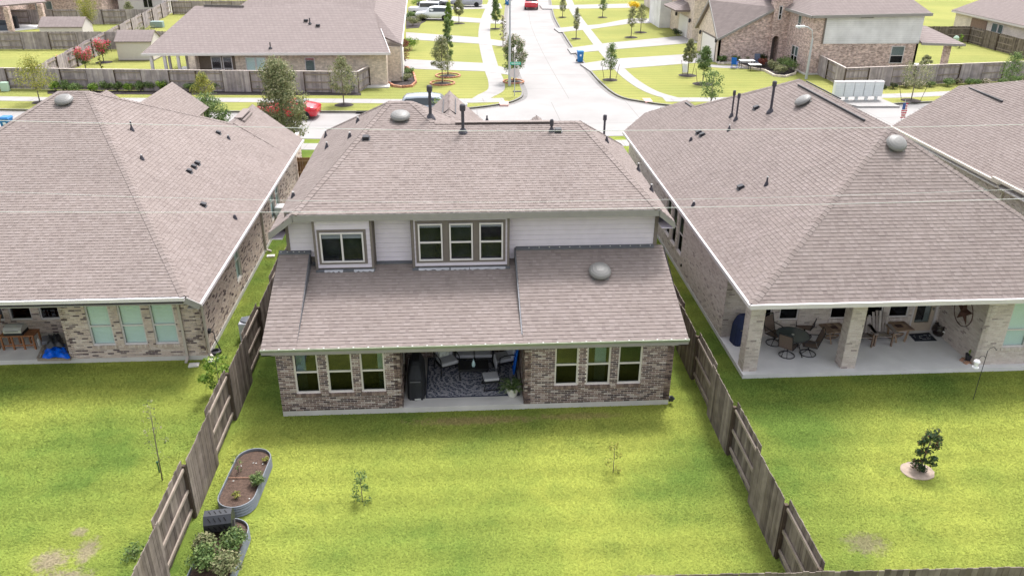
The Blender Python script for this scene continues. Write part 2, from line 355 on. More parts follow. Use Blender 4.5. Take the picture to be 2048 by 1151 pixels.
# ------------------------------------------------------------ walls and windows
def wall(house,F,length,height,ops,bmat,mmat,nparts=0,name='wall',z0=0.,thick=.2):
    """panel of mortar with openings, bricks laid 12 mm proud on its face"""
    us=sorted({0.,length,*[o[0] for o in ops],*[o[1] for o in ops]}); zs=sorted({z0,height,*[o[2] for o in ops],*[o[3] for o in ops]})
    mb=MB()
    for i in range(len(us)-1):
        for j in range(len(zs)-1):
            uc,zc=(us[i]+us[i+1])/2,(zs[j]+zs[j+1])/2
            if any(o[0]<uc<o[1] and o[2]<zc<o[3] for o in ops): continue
            mb.fb(F,us[i],us[i+1],zs[j],zs[j+1],-thick,0)
    wl=mb.build(name,mmat,house); br=[]
    O,U,N=F; z=z0+.005; k=0
    while z<height-.03:
        z1=min(z+.051,height); segs=[(0.,length)]
        for o in ops:
            if z1>o[2]-.005 and z<o[3]+.005:
                ns=[]
                for a,b in segs:
                    if o[1]<=a or o[0]>=b: ns.append((a,b)); continue
                    if o[0]>a: ns.append((a,o[0]))
                    if o[1]<b: ns.append((o[1],b))
                segs=ns
        for a,b in segs:
            u=math.floor(a/.212)*.212-(.106 if k%2 else 0)
            while u<b:
                ua,ub=max(u+.007,a),min(u+.205,b)
                if ub-ua>.02:
                    pos=(O[0]+U[0]*ua,O[1]+U[1]*ua,O[2]+z); br.append((CAMD(pos),ua,ub,z,z1,random.random()))
                u+=.212
        z+=.0677; k+=1
    if nparts: br.sort()
    mb=MB()
    for i,(d,ua,ub,za,zb,r) in enumerate(br):
        m=MB() if i<nparts else mb
        pr=.010+random.uniform(0,.005)
        O_,U_,N_=F; P=lambda u,z,dd:(O_[0]+U_[0]*u+N_[0]*dd,O_[1]+U_[1]*u+N_[1]*dd,O_[2]+z)
        a,b,c,d4=P(ua,za,pr),P(ub,za,pr),P(ub,zb,pr),P(ua,zb,pr); A,B,Cc,D=P(ua,za,0),P(ub,za,0),P(ub,zb,0),P(ua,zb,0)
        for q in((a,b,c,d4),(A,B,b,a),(d4,c,Cc,D),(a,d4,D,A),(b,B,Cc,c)): m.poly(q,r)
        if i<nparts: m.build('brick',bmat,wl)
    mb.build('bricks',bmat,wl,kind='stuff')
    return wl
def window(house,F,u0,u1,z0,z1,style='hung',blind=None,curtain=None,fmat=None,fw=.05,dep=-.09,gl=None,split=.5,room=.7):
    fmat=fmat or vinyl; m=MB(); a,b=dep,dep+.055
    m.fb(F,u0,u0+fw,z0,z1,a,b); m.fb(F,u1-fw,u1,z0,z1,a,b); m.fb(F,u0+fw,u1-fw,z1-fw,z1,a,b-.001); m.fb(F,u0+fw,u1-fw,z0,z0+fw,a,b+.004)
    panes=[]
    if style=='hung':
        zm=z0+(z1-z0)*split; m.fb(F,u0+fw,u1-fw,zm-.028,zm+.028,a,b-.004)
        panes=[(u0+fw,u1-fw,z0+fw,zm-.028,a+.02),(u0+fw,u1-fw,zm+.028,z1-fw,a+.03)]
    elif style=='slider':
        um=(u0+u1)/2; m.fb(F,um-.03,um+.03,z0+fw,z1-fw,a,b-.004); panes=[(u0+fw,um-.03,z0+fw,z1-fw,a+.02),(um+.03,u1-fw,z0+fw,z1-fw,a+.03)]
    else: panes=[(u0+fw,u1-fw,z0+fw,z1-fw,a+.02)]
    w=m.build('window',fmat,house)
    for ip,p in enumerate(panes):
        q=MB(); q.fb(F,p[0],p[1],p[2],p[3],p[4]-.004,p[4]); q.build('pane',gl or (glass_b if (blind or 0)>.9 else (glass_s if style=='hung' and ip==0 else glass)),w)
    if room:
        q=MB(); q.fb(F,u0-.3,u1+.3,z0-.4,z1+.1,-room-.05,-room); q.fb(F,u0-.3,u1+.3,z0-.45,z0-.4,-room,-.21);q.build('room_backing',room_m,w)
    if blind:
        q=MB(); zb=z1-(z1-z0)*blind; n=max(3,int((z1-zb)/.05))
        for i in range(n): q.fb(F,u0+fw,u1-fw,zb+(z1-zb)*i/n+.004,zb+(z1-zb)*(i+1)/n,a-.035-.004*(i%2),a-.025)
        q.build('blind',blind_m,w)
    if curtain:
        q=MB()
        for c0,c1 in curtain:
            n=10
            for i in range(n):
                ua=c0+(c1-c0)*i/n; q.fb(F,ua,c0+(c1-c0)*(i+1)/n,z0+fw,z1-fw,a-.10-.02*(i%2),a-.08)
        q.build('curtain',curt_m,w)
    return w
def sill(house,F,u0,u1,z,mat):
    m=MB(); n=int((u1-u0)/.075)
    for i in range(n):
        a=u0+(u1-u0)*i/n; m.fb(F,a+.004,a+(u1-u0)/n-.004,z-.11,z-.003,0,.05,random.uniform(.3,.8))
    m.build('brick_sill',mat,house)
# ------------------------------------------------------------ roof furniture
def dome(house,pos,nrm,s=.36):
    n=Vector(nrm).normalized(); m=MB(); m.lathe((0,0,0),[(.55*s,0),(.62*s,.08),(.6*s,.16)],20); m.lathe((0,0,0),[(.98*s,.10),(1.02*s,.13),(.98*s,.17),(.88*s,.215),(.68*s,.255),(.38*s,.285),(0,.295)],24)
    m.box(-.75*s,.75*s,-.8*s,.75*s,.0,.02)
    R=Vector((0,0,1)).rotation_difference(n); m.v=[tuple(R@Vector(q)+Vector(tuple(map(float,pos)))) for q in m.v]
    return m.build('turtle_vent',vent_m,house,smooth=False)
def pipe(house,pos,h,r=.04,cap=False,cone=True,light=False):
    r=r*.8
    x,y,z=map(float,pos); m=MB()
    if cone: m.lathe((x,y,z-.08),[(r*3.2,0),(r*3.0,.08),(r*1.25,.24)],12)
    m.tube([(x,y,z-.1),(x,y,z+h)],r,10)
    if cap: m.lathe((x,y,z+h-.05),[(r*1.5,0),(r*1.75,.04),(r*1.75,.2),(r*1.2,.24),(0,.25)],12)
    o=m.build('vent_pipe',pipe_m,house)
    if not cap:
        q=MB(); q.lathe((x,y,z+h),[(r*1.05,-.03),(r*1.05,.005),(r*.6,.006),(r*.6,-.02)],10); q.build('pipe_rim',M('pipe_rim_grey',(.6,.6,.6),.6,0),o)
def boxvent(house,pos,P,s=.14,ori=(0,-1)):
    x,y,z=map(float,pos); a,b,c=P; m=MB(); ang=math.atan2(ori[1],ori[0])
    g=math.hypot(b,c); m.cbox((x,y,z+.05),(s*1.5,s*1.6,.14),ang,tilt=[('Y',math.atan(g)*.6)]); m.cbox((x,y,z+.015),(s*2.1,s*2.1,.02),ang,tilt=[('Y',math.atan(g))])
    m.build('box_vent',black_m,house)
def slab(house,poly,z1=.18,mat=None,name='foundation'): m=MB(); m.prism(poly,-.1,z1); return m.build(name,mat or concrete,house)
def strip(house,name,mat,segs):
    m=MB()
    for p,q,w,h in segs: m.bar(p,q,w,h)
    return m.build(name,mat,house)
# ============================================================ GROUND, ROADS, PATHS
def struct(name,mb,mat,parent=None): o=mb.build(name,mat,parent); o['kind']='structure'; return o
m=MB(); m.box(-600,600,-300,900,-.5,-.17); struct('ground',m,lawnF)
def smooth(pts,n=6):
    out=[]
    for i in range(len(pts)-1):
        p0=pts[max(i-1,0)];p1=pts[i];p2=pts[i+1];p3=pts[min(i+2,len(pts)-1)]
        for k in range(n):
            t=k/n; out.append(tuple(.5*((2*p1[j])+(-p0[j]+p2[j])*t+(2*p0[j]-5*p1[j]+4*p2[j]-p3[j])*t*t+(-p0[j]+3*p1[j]-3*p2[j]+p3[j])*t**3) for j in(0,1)))
    out.append(pts[-1]); return out
NK=smooth([(-95,46),(-60,40.5),(-25,35.6),(-4.5,32.9),(5,32.5),(16,32.8),(38,33.7),(62,37.5),(95,45)])
FKL=smooth([(-95,52.5),(-60,47),(-28,42.1),(-5,40.7),(2,40.6),(6,41.3),(8.8,42.6),(10.4,44.2),(11.2,47),(11.2,54.5),(11.3,71.8),(11.7,83.5),(13,104),(14.4,120),(17,150),(21,180)])
FKR=smooth([(95,53),(62,45.5),(43,42.2),(37.9,41.3),(28,41.1),(23.2,41.7),(20.6,43.3),(19,45.4),(18.4,50.9),(18.3,59.4),(18.4,71.7),(19.1,92.8),(19.9,104),(21.3,120),(24,150),(28,180)])
m=MB(); m.prism([(-100,28),(100,28),(100,60),(40,60),(32,185),(8,185),(8,60),(-100,60)],-.165,-.12); struct('road',m,road_m)
def block(name,poly,mat,lab=None):
    m=MB(); m.prism(poly,-.165,0); return struct(name,m,mat)
block('back_lawn',[(-130,-60),(130,-60)]+NK[::-1][0:0]+[(95,45)]+NK[::-1][1:]+[(-130,46)],lawnN)
block('far_lawn',FKL[::-1]+[(-400,52.5),(-400,500),(21,500)],lawnF)
block('side_lawn',FKR+[(28,500),(400,500),(400,53)],lawnF)
def kerb(line,side,name='kerb'):
    m=MB()
    for i in range(len(line)-1):
        a=np.array(line[i]);b=np.array(line[i+1]); d=(b-a)/np.linalg.norm(b-a); n=np.array([-d[1],d[0]])*side
        a2,b2=a+n*.16,b+n*.16; c0,d0=a-n*.35,b-n*.35
        m.hexa([(*a,-.16),(*b,-.16),(*b2,-.16),(*a2,-.16),(*a,.012),(*b,.012),(*b2,.012),(*a2,.012)])
        m.hexa([(*c0,-.15),(*d0,-.15),(*a,-.15)[:2]+(-.15,),(*a,-.15)] if False else [(*c0,-.15),(*d0,-.15),(*b,-.15),(*a,-.15),(*c0,-.114),(*d0,-.114),(*b,-.105),(*a,-.105)])
    struct(name,m,kerb_m)
kerb(NK,-1); kerb(FKL,1); kerb(FKR,-1)
def ribbon(line,w,z,name,mat,joints=0):
    m=MB(); jm=MB(); acc=0
    for i in range(len(line)-1):
        a=np.array(line[i]);b=np.array(line[i+1]); 
        def nn(k):
            p=np.array(line[max(k-1,0)]);q=np.array(line[min(k+1,len(line)-1)]); d=(q-p)/np.linalg.norm(q-p); return np.array([-d[1],d[0]])
        na,nb=nn(i)*w/2,nn(i+1)*w/2
        m.hexa([(*(a-na),-.02),(*(b-nb),-.02),(*(b+nb),-.02),(*(a+na),-.02),(*(a-na),z),(*(b-nb),z),(*(b+nb),z),(*(a+na),z)])
        L=np.linalg.norm(b-a)
        if joints:
            d=(b-a)/L; n=nn(i)
            while acc<L:
                c=a+d*acc; e=d*.012; f=n*w/2
                jm.poly([(*(c-e-f),z+.004),(*(c+e-f),z+.004),(*(c+e+f),z+.004),(*(c-e+f),z+.004)]); acc+=joints
            acc-=L
    o=struct(name,m,mat)
    if joints: struct('path_joint',jm,joint_m,o)
    return o
def flat(name,pts,z,mat,zb=-.16):
    P=[tuple(p[:2]) for p in pts]; a=sum(P[i-1][0]*P[i][1]-P[i][0]*P[i-1][1] for i in range(len(P)))
    if a<0: P=P[::-1]
    m=MB(); m.prism(P,zb,z); return struct(name,m,mat)
Gp=lambda *ps:[tuple(G(*p)[:2]) for p in ps]
# pavements
ribbon(smooth([(-95,43.2),(-60,38.0),(-25,33.1),(-4.5,30.9),(5,30.6),(16,30.9),(38,31.8),(62,35.4),(95,43)]),1.5,.012,'pavement',walk_m,1.5)
ribbon(smooth([(-95,55.6),(-60,50),(-28,45.6),(-14,44.9),(-5,44.3),(1,43.9),(6,43.9),(9.4,44.1)]),1.5,.012,'pavement',walk_m,1.5)
ribbon(smooth([(7.3,43.9),(7.9,45.6),(8.9,48.0),(9.1,52),(8.95,58),(8.9,76),(9.55,91),(10.6,104),(11.6,116),(14,150),(18,180)]),1.42,.016,'pavement',walk_m,1.5)
ribbon(smooth([(95,57.5),(60,48),(48.5,45.6),(42,44.6),(32,44.0),(27,43.7),(22.5,43.8)]),1.5,.012,'pavement',walk_m,1.5)
ribbon(smooth([(23.6,43.8),(22.3,46.3),(21.6,50),(21.3,56),(21.5,68),(21.9,80),(22.8,100),(24.1,117),(27,150),(31,180)]),1.1,.016,'pavement',walk_m,1.5)
# driveways left of the side street, right of it, and by the mailboxes
def drive(pts,z=.022): 
    o=flat('driveway',pts,z,walk_m); return o
drive(Gp((798,118),(975,127),(1035,142),(1035,153),(970,143),(788,137)))
drive(Gp((812,65),(955,75),(1018,84),(1018,95),(960,88),(812,79)))
drive(Gp((812,26),(905,33),(955,37),(1012,41),(1012,49),(958,46),(870,41),(812,40)))
drive([(-1,107),(8.6,110),(12.6,112),(12.6,105.5),(8.6,105),(-1,103)])
drive(Gp((1108,57),(1200,49),(1262,37),(1300,38),(1300,47),(1265,47),(1180,59),(1118,65)))
drive(Gp((1135,97),(1200,88),(1365,72),(1400,86),(1375,87),(1243,98),(1142,107)))
drive(Gp((1160,128),(1230,118),(1400,107),(1432,124),(1405,125),(1255,137),(1180,142)))
drive([(18.6,110),(21,109.5),(34,112),(34,106.5),(21,105),(18.6,105.2)])
drive([(22,140),(44,142),(44,136),(22,135)]); drive([(-4,132),(15.5,135),(15.5,129),(-4,127)])
flat('mailbox_pad',Gp((1655,199),(1762,197),(1800,213),(1716,213)),.024,walk_m)
m=MB(); 
for a,b in (((1040,82),(1140,113)),((1050,113),(1150,125)),): pass
# joints on the roads
jm=MB()
def jl(p,q,w=.05): 
    a=np.array(p);b=np.array(q); d=(b-a)/np.linalg.norm(b-a); n=np.array([-d[1],d[0]])*w/2
    jm.poly([(*(a-n),-.116),(*(b-n),-.116),(*(b+n),-.116),(*(a+n),-.116)])
ctr=[((NK[i][0]+0),0) for i in range(0)]
for y in np.arange(49,178,6.1):
    k=min(range(len(FKL)),key=lambda i:abs(FKL[i][1]-y)+(0 if FKL[i][1]>45 and FKL[i][0]>0 else 99)); j=min(range(len(FKR)),key=lambda i:abs(FKR[i][1]-y)+(0 if FKR[i][0]<29 else 99))
    jl((FKL[k][0]+.3,y),(FKR[j][0]-.3,y),.045)
cl=smooth([(14.8,45),(14.8,60),(15,75),(15.5,90),(16.5,105),(18,120),(21,150),(25,178)])
for a,b in zip(cl,cl[1:]): jl(a,b,.05)
for x in np.arange(-60,70,6.1): 
    yn=np.interp(x,[p[0] for p in NK],[p[1] for p in NK]); jl((x,yn+.35),(x,yn+7.6 if not 5<x<24 else yn+11),.045)
cc=[(p[0],p[1]+3.95) for p in NK if -70<p[0]<75]
for a,b in zip(cc,cc[1:]): jl(a,b,.05)
struct('road_joint',jm,joint_m)
for px in ((997,203),(1017,203),(1017,210),(1000,210)),((1284,197),(1300,197),(1306,204),(1291,204)):
    flat('tactile_paving',Gp(*px),.03,M('tactile_pink',(.62,.40,.36),.9,.1,10))
m=MB(); a=G(712,224.5); b=G(742,224.5); m.box(a[0],b[0],a[1]-.02,a[1]+.35,-.06,.035); o=m.build('storm_drain',M('drain_dark',(.03,.03,.03),.9,0)); tag(o,'dark storm drain slot in the kerb across the street, left of the middle house roof','storm drain')

# ============================================================ MAIN HOUSE (middle)
H1=thing('brick_house','two storey dark brick house in the middle with pale lap siding upstairs','house')
slab(H1,[(0,0),(3.70,0),(3.70,-.01),(7.55,-.01),(7.55,0),(12.19,0),(12.19,21),(0,21)],.19)
FR=((0,0,0),(1,0),(0,-1))
winL=[(.50,1.23),(1.495,2.255),(2.50,3.24)]; winR=[(8.48,9.22),(9.475,10.225),(10.47,11.215)]
Z0=.84;Z1=2.42
FL=((0,0,0),(1,0),(0,-1)); wall(H1,FL,3.72,2.72,[(a,b,Z0-.01,Z1) for a,b in winL],brickA,mortar,150,z0=.19)
FRr=((7.54,0,0),(1,0),(0,-1)); wall(H1,FRr,4.65,2.72,[(a-7.54,b-7.54,Z0,Z1) for a,b in winR],brickA,mortar,150,z0=.19)
crt=[[(.55,.83)],None,[(3.02,3.19)]]
for (a,b),c in zip(winL,crt): window(H1,FL,a,b,Z0-.02,Z1,curtain=c,split=.46); sill(H1,FL,a-.02,b+.02,Z0-.02,brickA)
for i,(a,b) in enumerate(winR): window(H1,FL,a,b,Z0,Z1,split=.46,curtain=[(9.75,10.1)] if i==1 else None); sill(H1,FL,a-.02,b+.02,Z0,brickA)
# side walls and patio recess walls
wall(H1,((0,21,0),(0,-1),(-1,0)),20.8,2.72,[],brickA,mortar,0,z0=.19)
wall(H1,((12.19,0,0),(0,1),(1,0)),20.8,2.72,[],brickA,mortar,0,z0=.19)
wall(H1,((3.72,3.1,0),(1,0),(0,-1)),3.82,2.72,[],brickA,mortar,0,z0=.19)
wall(H1,((3.72,0,0),(0,1),(1,0)),3.1,2.72,[(1.0,1.7,.8,2.2)],brickA,mortar,0,z0=.19)
wall(H1,((7.54,3.1,0),(0,-1),(-1,0)),3.1,2.72,[],brickA,mortar,0,z0=.19)
m=MB(); m.box(3.5,7.7,.0,3.1,2.70,2.76); m.box(3.5,7.7,-.1,.0,2.42,2.72); m.build('patio_ceiling',fascia_m,H1)
# roof planes
PR=(2.62+.425*.42,0,.425); PC=(2.62+.31*.42,0,.31)
UR=(5.66-.285*2.8,0,.285); UL=(5.05+.75*.4,.75,0); URt=(5.2+.82*12.6,-.82,0)
YE=-.42; XL,XR=-.29,12.49; YW=3.28
roofA=MB().build('roof',underlay,H1)
lowC=[pl(PC,XL+.98,YE),pl(PC,7.5,YE),pl(PC,7.5,YW),pl(PC,XL+.98,YW)]
lowR=[pl(PR,7.46,YE),pl(PR,XR,YE),pl(PR,XR-.1,YW),pl(PR,7.46,YW)]
lowL=[pl(PR,XL,YE),pl(PR,.74,YE),pl(PR,.70,YW),pl(PR,XL+.02,YW)]
shingles(roofA,[lowC,lowR,lowL],300)
yb=2.75
xl=(UR[0]+UR[2]*yb-UL[0])/UL[1]; xr=(URt[0]-(UR[0]+UR[2]*yb))/.82
zr,zp=7.18,7.62; yr=(zr-UR[0])/.285; yp=(zp-UR[0])/.285
xrl=(zr-UL[0])/.75; xrr=(URt[0]-zr)/.82; xpl=(zp-UL[0])/.75; xpr=3.90
UU=(7.62+.518*3.93,-.518,0)
upR=[[pl(UR,xl,yb),pl(UR,xr,yb),pl(UR,xrr,yr),pl(UR,xrl,yr)],[pl(UR,xrl,yr),pl(UR,4.78,yr),pl(UR,xpr,yp),pl(UR,xpl,yp)]]
upL=[[pl(UL,-.4,yb),pl(UL,xl,yb),pl(UL,xpl,yp),pl(UL,-.4,15.3)]]
upRt=[[pl(URt,12.6,yb),pl(URt,12.6,12),pl(URt,xrr,yr),pl(URt,xr,yb)]]
shingles(roofA,upR+upL+upRt,0)
fU=onP(900,233,UU)
uu=[[pl(UU,xpr,yp),pl(UU,4.78,yr),pl(UU,6.4,yr),pl(UU,6.4,10.6),tuple(fU)]]
# front slopes beyond the ridge, street-side gables
front=[[(xpl,yp,zp),(xpr,yp,zp),(fU[0],fU[1]+.3,fU[2]-.1),(fU[0],15.3,5.05),(-.4,15.3,5.05)],[(5.5,yr,zr),(xrr,yr,zr),(12.6,12,5.2),(5.5,12,5.2)]]
shingles(roofA,uu+front[:0],0,expo=.143)
m=MB()
for f in front: m.poly(f,.4)
m.build('front_slope',shingle,roofA)
gx,gy,gz=5.23,21.,5.62; s=.91
shingles(roofA,[[(gx,gy,gz),(gx,9.9,gz+.6),(gx+3.2,9.9,gz+.6-s*3.2),(gx+3.2,gy,gz-s*3.2)],[(gx,gy,gz),(gx-3,gy,gz-s*3),(gx-3,11.5,gz-s*3+.5),(gx,11.5,gz+.5)]],0)
m=MB(); m.poly([(gx-3,gy-.3,gz-s*3),(gx+3.2,gy-.3,gz-s*3.2),(gx,gy-.3,gz-.06)]); m.box(gx-3,12.19,gy-.4,gy-.1,0,gz-s*3.2+.1); m.build('front_wall',brickA,H1)
g2=onY(1072.8,231,22); gx2,gz2=g2[0],g2[2]
shingles(roofA,[[(gx2,22,gz2),(gx2,14,gz2),(gx2+2.4,14,gz2-1.9),(gx2+2.4,22,gz2-1.9)],[(gx2,22,gz2),(gx2-2,22,gz2-1.6),(gx2-2,14,gz2-1.6),(gx2,14,gz2)]],0)
m=MB(); m.box(6.5,12.4,11.5,21,2.72,2.95); m.box(.2,12,15,21,2.72,2.9); m.box(3.3,11.6,12,15.2,2.72,4.2); m.build('porch_roof',shingle,roofA)
nUR,nUL,nURt,nUU=map(norm_of,(UR,UL,URt,UU))
caps(roofA,[(pl(UR,xl,yb),(xpl,yp,zp),nUR,nUL),(pl(UR,xr,yb),(xrr,yr,zr),nURt,nUR),((4.78,yr,zr),(xpr,yp,zp),nUU,nUR),((xpl,yp,zp),(xpr,yp,zp),(0,1,1),nUR),((4.78,yr,zr),(xrr,yr,zr),(0,1,1),nUR),((xrr,yr,zr),(12.6,12,5.2),nURt,(0,1,1)),((xpl,yp,zp),(-.4,15.3,5.05),nUL,(0,1,1)),((gx,gy,gz),(gx,11,gz+.5),(1,0,1),(-1,0,1)),(fU,(xpr,yp,zp),nUU,(0,1,1)),])
m=MB()
for x in (gx-.30,gx+.30):
    m.bar((x,gy-1.2,gz-.16),(x,gy-5.2,gz+.06),.05,.05)
m.bar((gx-.3,gy-5.2,gz+.06),(gx,gy-5.3,gz+.28),.05,.05); m.bar((gx,gy-5.3,gz+.28),(gx+.3,gy-5.2,gz+.06),.05,.05); m.build('ridge_vent',black_m,roofA)
m=MB(); m.bar((5.55,yr-.15,zr-.02),(9.15,yr-.15,zr-.02),.05,.05); m.build('ridge_vent',M('vent_brown',(.06,.045,.045),.8,0),roofA); m=MB(); m.bar((5.55,yr-.03,zr+.03),(9.15,yr-.03,zr+.03),.24,.03,.5); m.build('ridge_vent_cap',shingle,roofA)
# eaves: drip edge, fascias, soffits
m=MB(); m.fb(FL,XL,XR,2.46,2.56,.42,.44); m.build('fascia',fascia_m,H1)
m=MB(); m.fb(FL,XL-.02,XR+.02,2.555,2.605,.42,.46); m.fb(FL,XL-.02,XR+.02,2.605,2.632,.36,.47); de=m.build('drip_edge',drip_m,H1)
rv=MB()
for i in range(30):
    u=XL+.1+i*(XR-XL-.2)/29; rv.fb(FL,u-.022,u+.022,2.632,2.645,.39,.44)
rv.build('rivets',rivet_m,de,kind='stuff')
m=MB(); m.box(XL,XR,YE,-.0,2.42,2.45); m.box(XL,0,-.42,YW,2.42,2.45); m.box(12.19,XR,-.42,YW,2.42,2.45); m.build('soffit',fascia_m,H1)
# gable-end closing pieces of the lower roofs
m=MB()
for x,P in((XL,PR),(XR-.03,PR)): m.poly([(x,YE,2.45),(x,YW,2.45),pl(P,x,YW),pl(P,x,YE)])
m.build('rake_board',fascia_m,H1)
m=MB()
for x0,x1 in ((.70,.74),(7.42,7.46)):
    a=[pl(PC,x0,YE+.35),pl(PC,x0,YW),tuple(np.array(pl(PR,x0,YW))-np.array([0,0,.015])),tuple(np.array(pl(PR,x0,YE+.35))-np.array([0,0,.015]))]
    m.hexa([(a[0][0],a[0][1],a[0][2]-.05),(x1,a[0][1],a[0][2]-.05),(x1,YW,a[1][2]-.05),(x0,YW,a[1][2]-.05),a[3],(x1,*a[3][1:]),(x1,*a[2][1:]),a[2]])
m.build('step_flashing',flash_m,H1,kind='stuff')
# second storey: siding boards, bays, trim
YS=3.30; zt=5.52
def boards(F,u0,u1,z0,z1,h=.165):
    z=z0; 
    while z<z1-.02:
        zz=min(z+h,z1); O,U,N=F; zn=zz; zz=zz-.011; P=lambda u,zq,d:(O[0]+U[0]*u+N[0]*d,O[1]+U[1]*u+N[1]*d,O[2]+zq)  # gap bares the dark backing, standing in for shadow under each lap
        m=MB(); a,b=.026,.010
        m.hexa([P(u0,z,a),P(u1,z,a),P(u1,z,0),P(u0,z,0),P(u0,zz,b),P(u1,zz,b),P(u1,zz,0),P(u0,zz,0)],random.random()); m.build('siding_board',siding,H1); z=zn
FS=((0,YS,0),(1,0),(0,-1)); FB=((0,2.95,0),(1,0),(0,-1))
m=MB(); m.box(.02,12.17,YS,YS+.15,3.2,zt+.05); m.build('upper_wall',trim_d,H1)
boards(FS,.10,.94,4.0,zt-.02); boards(FS,2.86,4.02,3.78,zt-.02); boards(FS,7.26,12.08,3.8,zt-.02)
b1=(1.14,2.52,3.95,4.99); 
for b0,b1x in ((.99,2.74),(4.14,7.16)):
    m=MB(); 
    wz0,wz1=3.9,5.3
    m.box(b0-.05,b1x+.05,2.955,YS,3.6,zt+.03); m.build('bay_core',trim_d,H1)
def lapgrid(x0,x1,z0,z1,hole):
    hx0,hx1,hz0,hz1=hole
    boards(FB,x0,x1,z0,hz0); boards(FB,x0,hx0,hz0,hz1); boards(FB,hx1,x1,hz0,hz1); boards(FB,x0,x1,hz1,z1)
lapgrid(.99,2.74,3.74,5.50,(1.06,2.61,3.87,5.07)); lapgrid(4.14,7.16,3.74,5.50,(4.19,7.10,3.86,5.32))
m=MB()
def ring(F,u0,u1,z0,z1,w,d0,d1): m.fb(F,u0,u0+w,z0,z1,d0,d1); m.fb(F,u1-w,u1,z0,z1,d0,d1); m.fb(F,u0+w,u1-w,z1-w,z1,d0,d1); m.fb(F,u0+w,u1-w,z0,z0+w,d0,d1)
ring(FB,1.06,2.61,3.87,5.07,.085,0,.045); ring(FB,4.19,7.10,3.86,5.32,.09,0,.045); m.fb(FB,5.07,5.27,3.95,5.23,0,.04); m.fb(FB,6.05,6.25,3.95,5.23,0,.04)
m.build('window_surround',trim_d,H1,kind='stuff')
for u in (.93,2.74,4.06,7.16): m=MB(); m.fb(FB,u,u+.07,3.6,5.5,-.32,.05); m.build('corner_trim',trim_d,H1)
m=MB(); m.fb(FS,0,.1,3.9,5.3,0,.04); m.build('corner_trim',trim_d,H1); m=MB(); m.fb(FS,12.08,12.2,3.9,zt,0,.04); m.build('corner_trim',trim_d,H1)
F2=((0,2.86,0),(1,0),(0,-1))
wa=window(H1,F2,1.145,2.525,3.955,4.985,'slider',blind=.22,gl=glass_u,fmat=white_t,dep=-.04,room=0)
for a,b in ((4.28,5.06),(5.28,6.04),(6.25,7.02)): window(H1,F2,a,b,3.95,5.235,'hung',blind=.12,gl=glass_u,fmat=white_t,dep=-.04,room=0,split=.5)
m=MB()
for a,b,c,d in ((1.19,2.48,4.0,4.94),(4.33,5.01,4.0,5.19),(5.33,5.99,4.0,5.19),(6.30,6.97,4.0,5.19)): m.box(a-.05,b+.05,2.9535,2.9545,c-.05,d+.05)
m.build('dark_interior',M('painted_reflection_grey',(.045,.046,.052),.9,.6,2.2),H1,kind='stuff')  # board for the unlit room; mottled grey stands in for glass reflections
m=MB(); z=UR[0]+UR[2]*yb
m.box(xl-.02,xr+.02,yb-.03,yb+.005,z-.22,z-.005); m.bar((xl,yb-.012,z-.11),(-.42,yb-.012,4.93),.034,.21,up=(0,1,0)) if False else None
for sx,x0,xe in((1,xl,-.42),(-1,xr,12.62)):
    ze=5.03 if sx>0 else 5.18
    m.hexa([(xe,yb-.03,ze-.2),(x0,yb-.03,z-.22),(x0,yb+.005,z-.22),(xe,yb+.005,ze-.2),(xe,yb-.03,ze),(x0,yb-.03,z-.005),(x0,yb+.005,z-.005),(xe,yb+.005,ze)] if sx>0 else [(x0,yb-.03,z-.22),(xe,yb-.03,ze-.2),(xe,yb+.005,ze-.2),(x0,yb+.005,z-.22),(x0,yb-.03,z-.005),(xe,yb-.03,ze),(xe,yb+.005,ze),(x0,yb+.005,z-.005)])
m.build('fascia',fascia_m,H1)
m=MB(); m.box(xl,xr,yb,YS,z-.10,z-.07); m.poly([(-.4,yb,4.86),(xl,yb,z-.1),(xl,YS,z-.1),(-.4,YS,4.86)]); m.poly([(12.6,yb,5.0),(xr,yb,z-.1),(xr,YS,z-.1),(12.6,YS,5.0)]);
m.box(-.4,-.37,yb,15.2,4.85,5.04); m.box(12.57,12.6,yb,12,5.0,5.19); m.box(-.4,0,yb,15,4.83,4.86); m.box(12.19,12.6,yb,12,4.98,5.0); m.build('soffit',siding,H1)
m=MB(); m.box(.02,.2,YS,15,2.7,5.0); m.box(12.0,12.17,YS,12,2.7,5.1); m.box(.2,12,14.8,15,2.7,5); m.build('side_siding',siding,H1)
# flashing and sealant along the upper wall
m=MB(); m.box(7.46,12.3,YW-.16,YS+.01,4.115,4.215) if False else None
def apron(x0,x1,P,y0=YS-.0,w=.17):
    a=pl(P,x0,y0-w);b=pl(P,x1,y0-w); c=pl(P,x1,y0);d=pl(P,x0,y0); up=np.array([0,0,.035])
    fl.hexa([a,b,c,d,*[tuple(np.array(q)+up) for q in(a,b,c,d)]])
fl=MB(); apron(7.46,12.1,PR); apron(XL+.02,.76,PR); apron(2.86,4.05,PC); apron(.76,.93,PC)
apron(.93,2.83,PC,2.94,.14); apron(4.05,7.25,PC,2.94,.14); fo=fl.build('flashing',flash_m,H1)
m=MB()
for i in range(13): 
    x=7.9+i*.34; q=pl(PR,x,YS-.1); m.box(x-.018,x+.018,q[1]-.012,q[1]+.012,q[2]+.04,q[2]+.06)
for x in (-.2,.0,.2,.38,.55): q=pl(PR,x,YS-.1); m.box(x-.018,x+.018,q[1]-.012,q[1]+.012,q[2]+.04,q[2]+.06)
m.build('rivets',rivet_m,fo,kind='stuff')
m=MB()
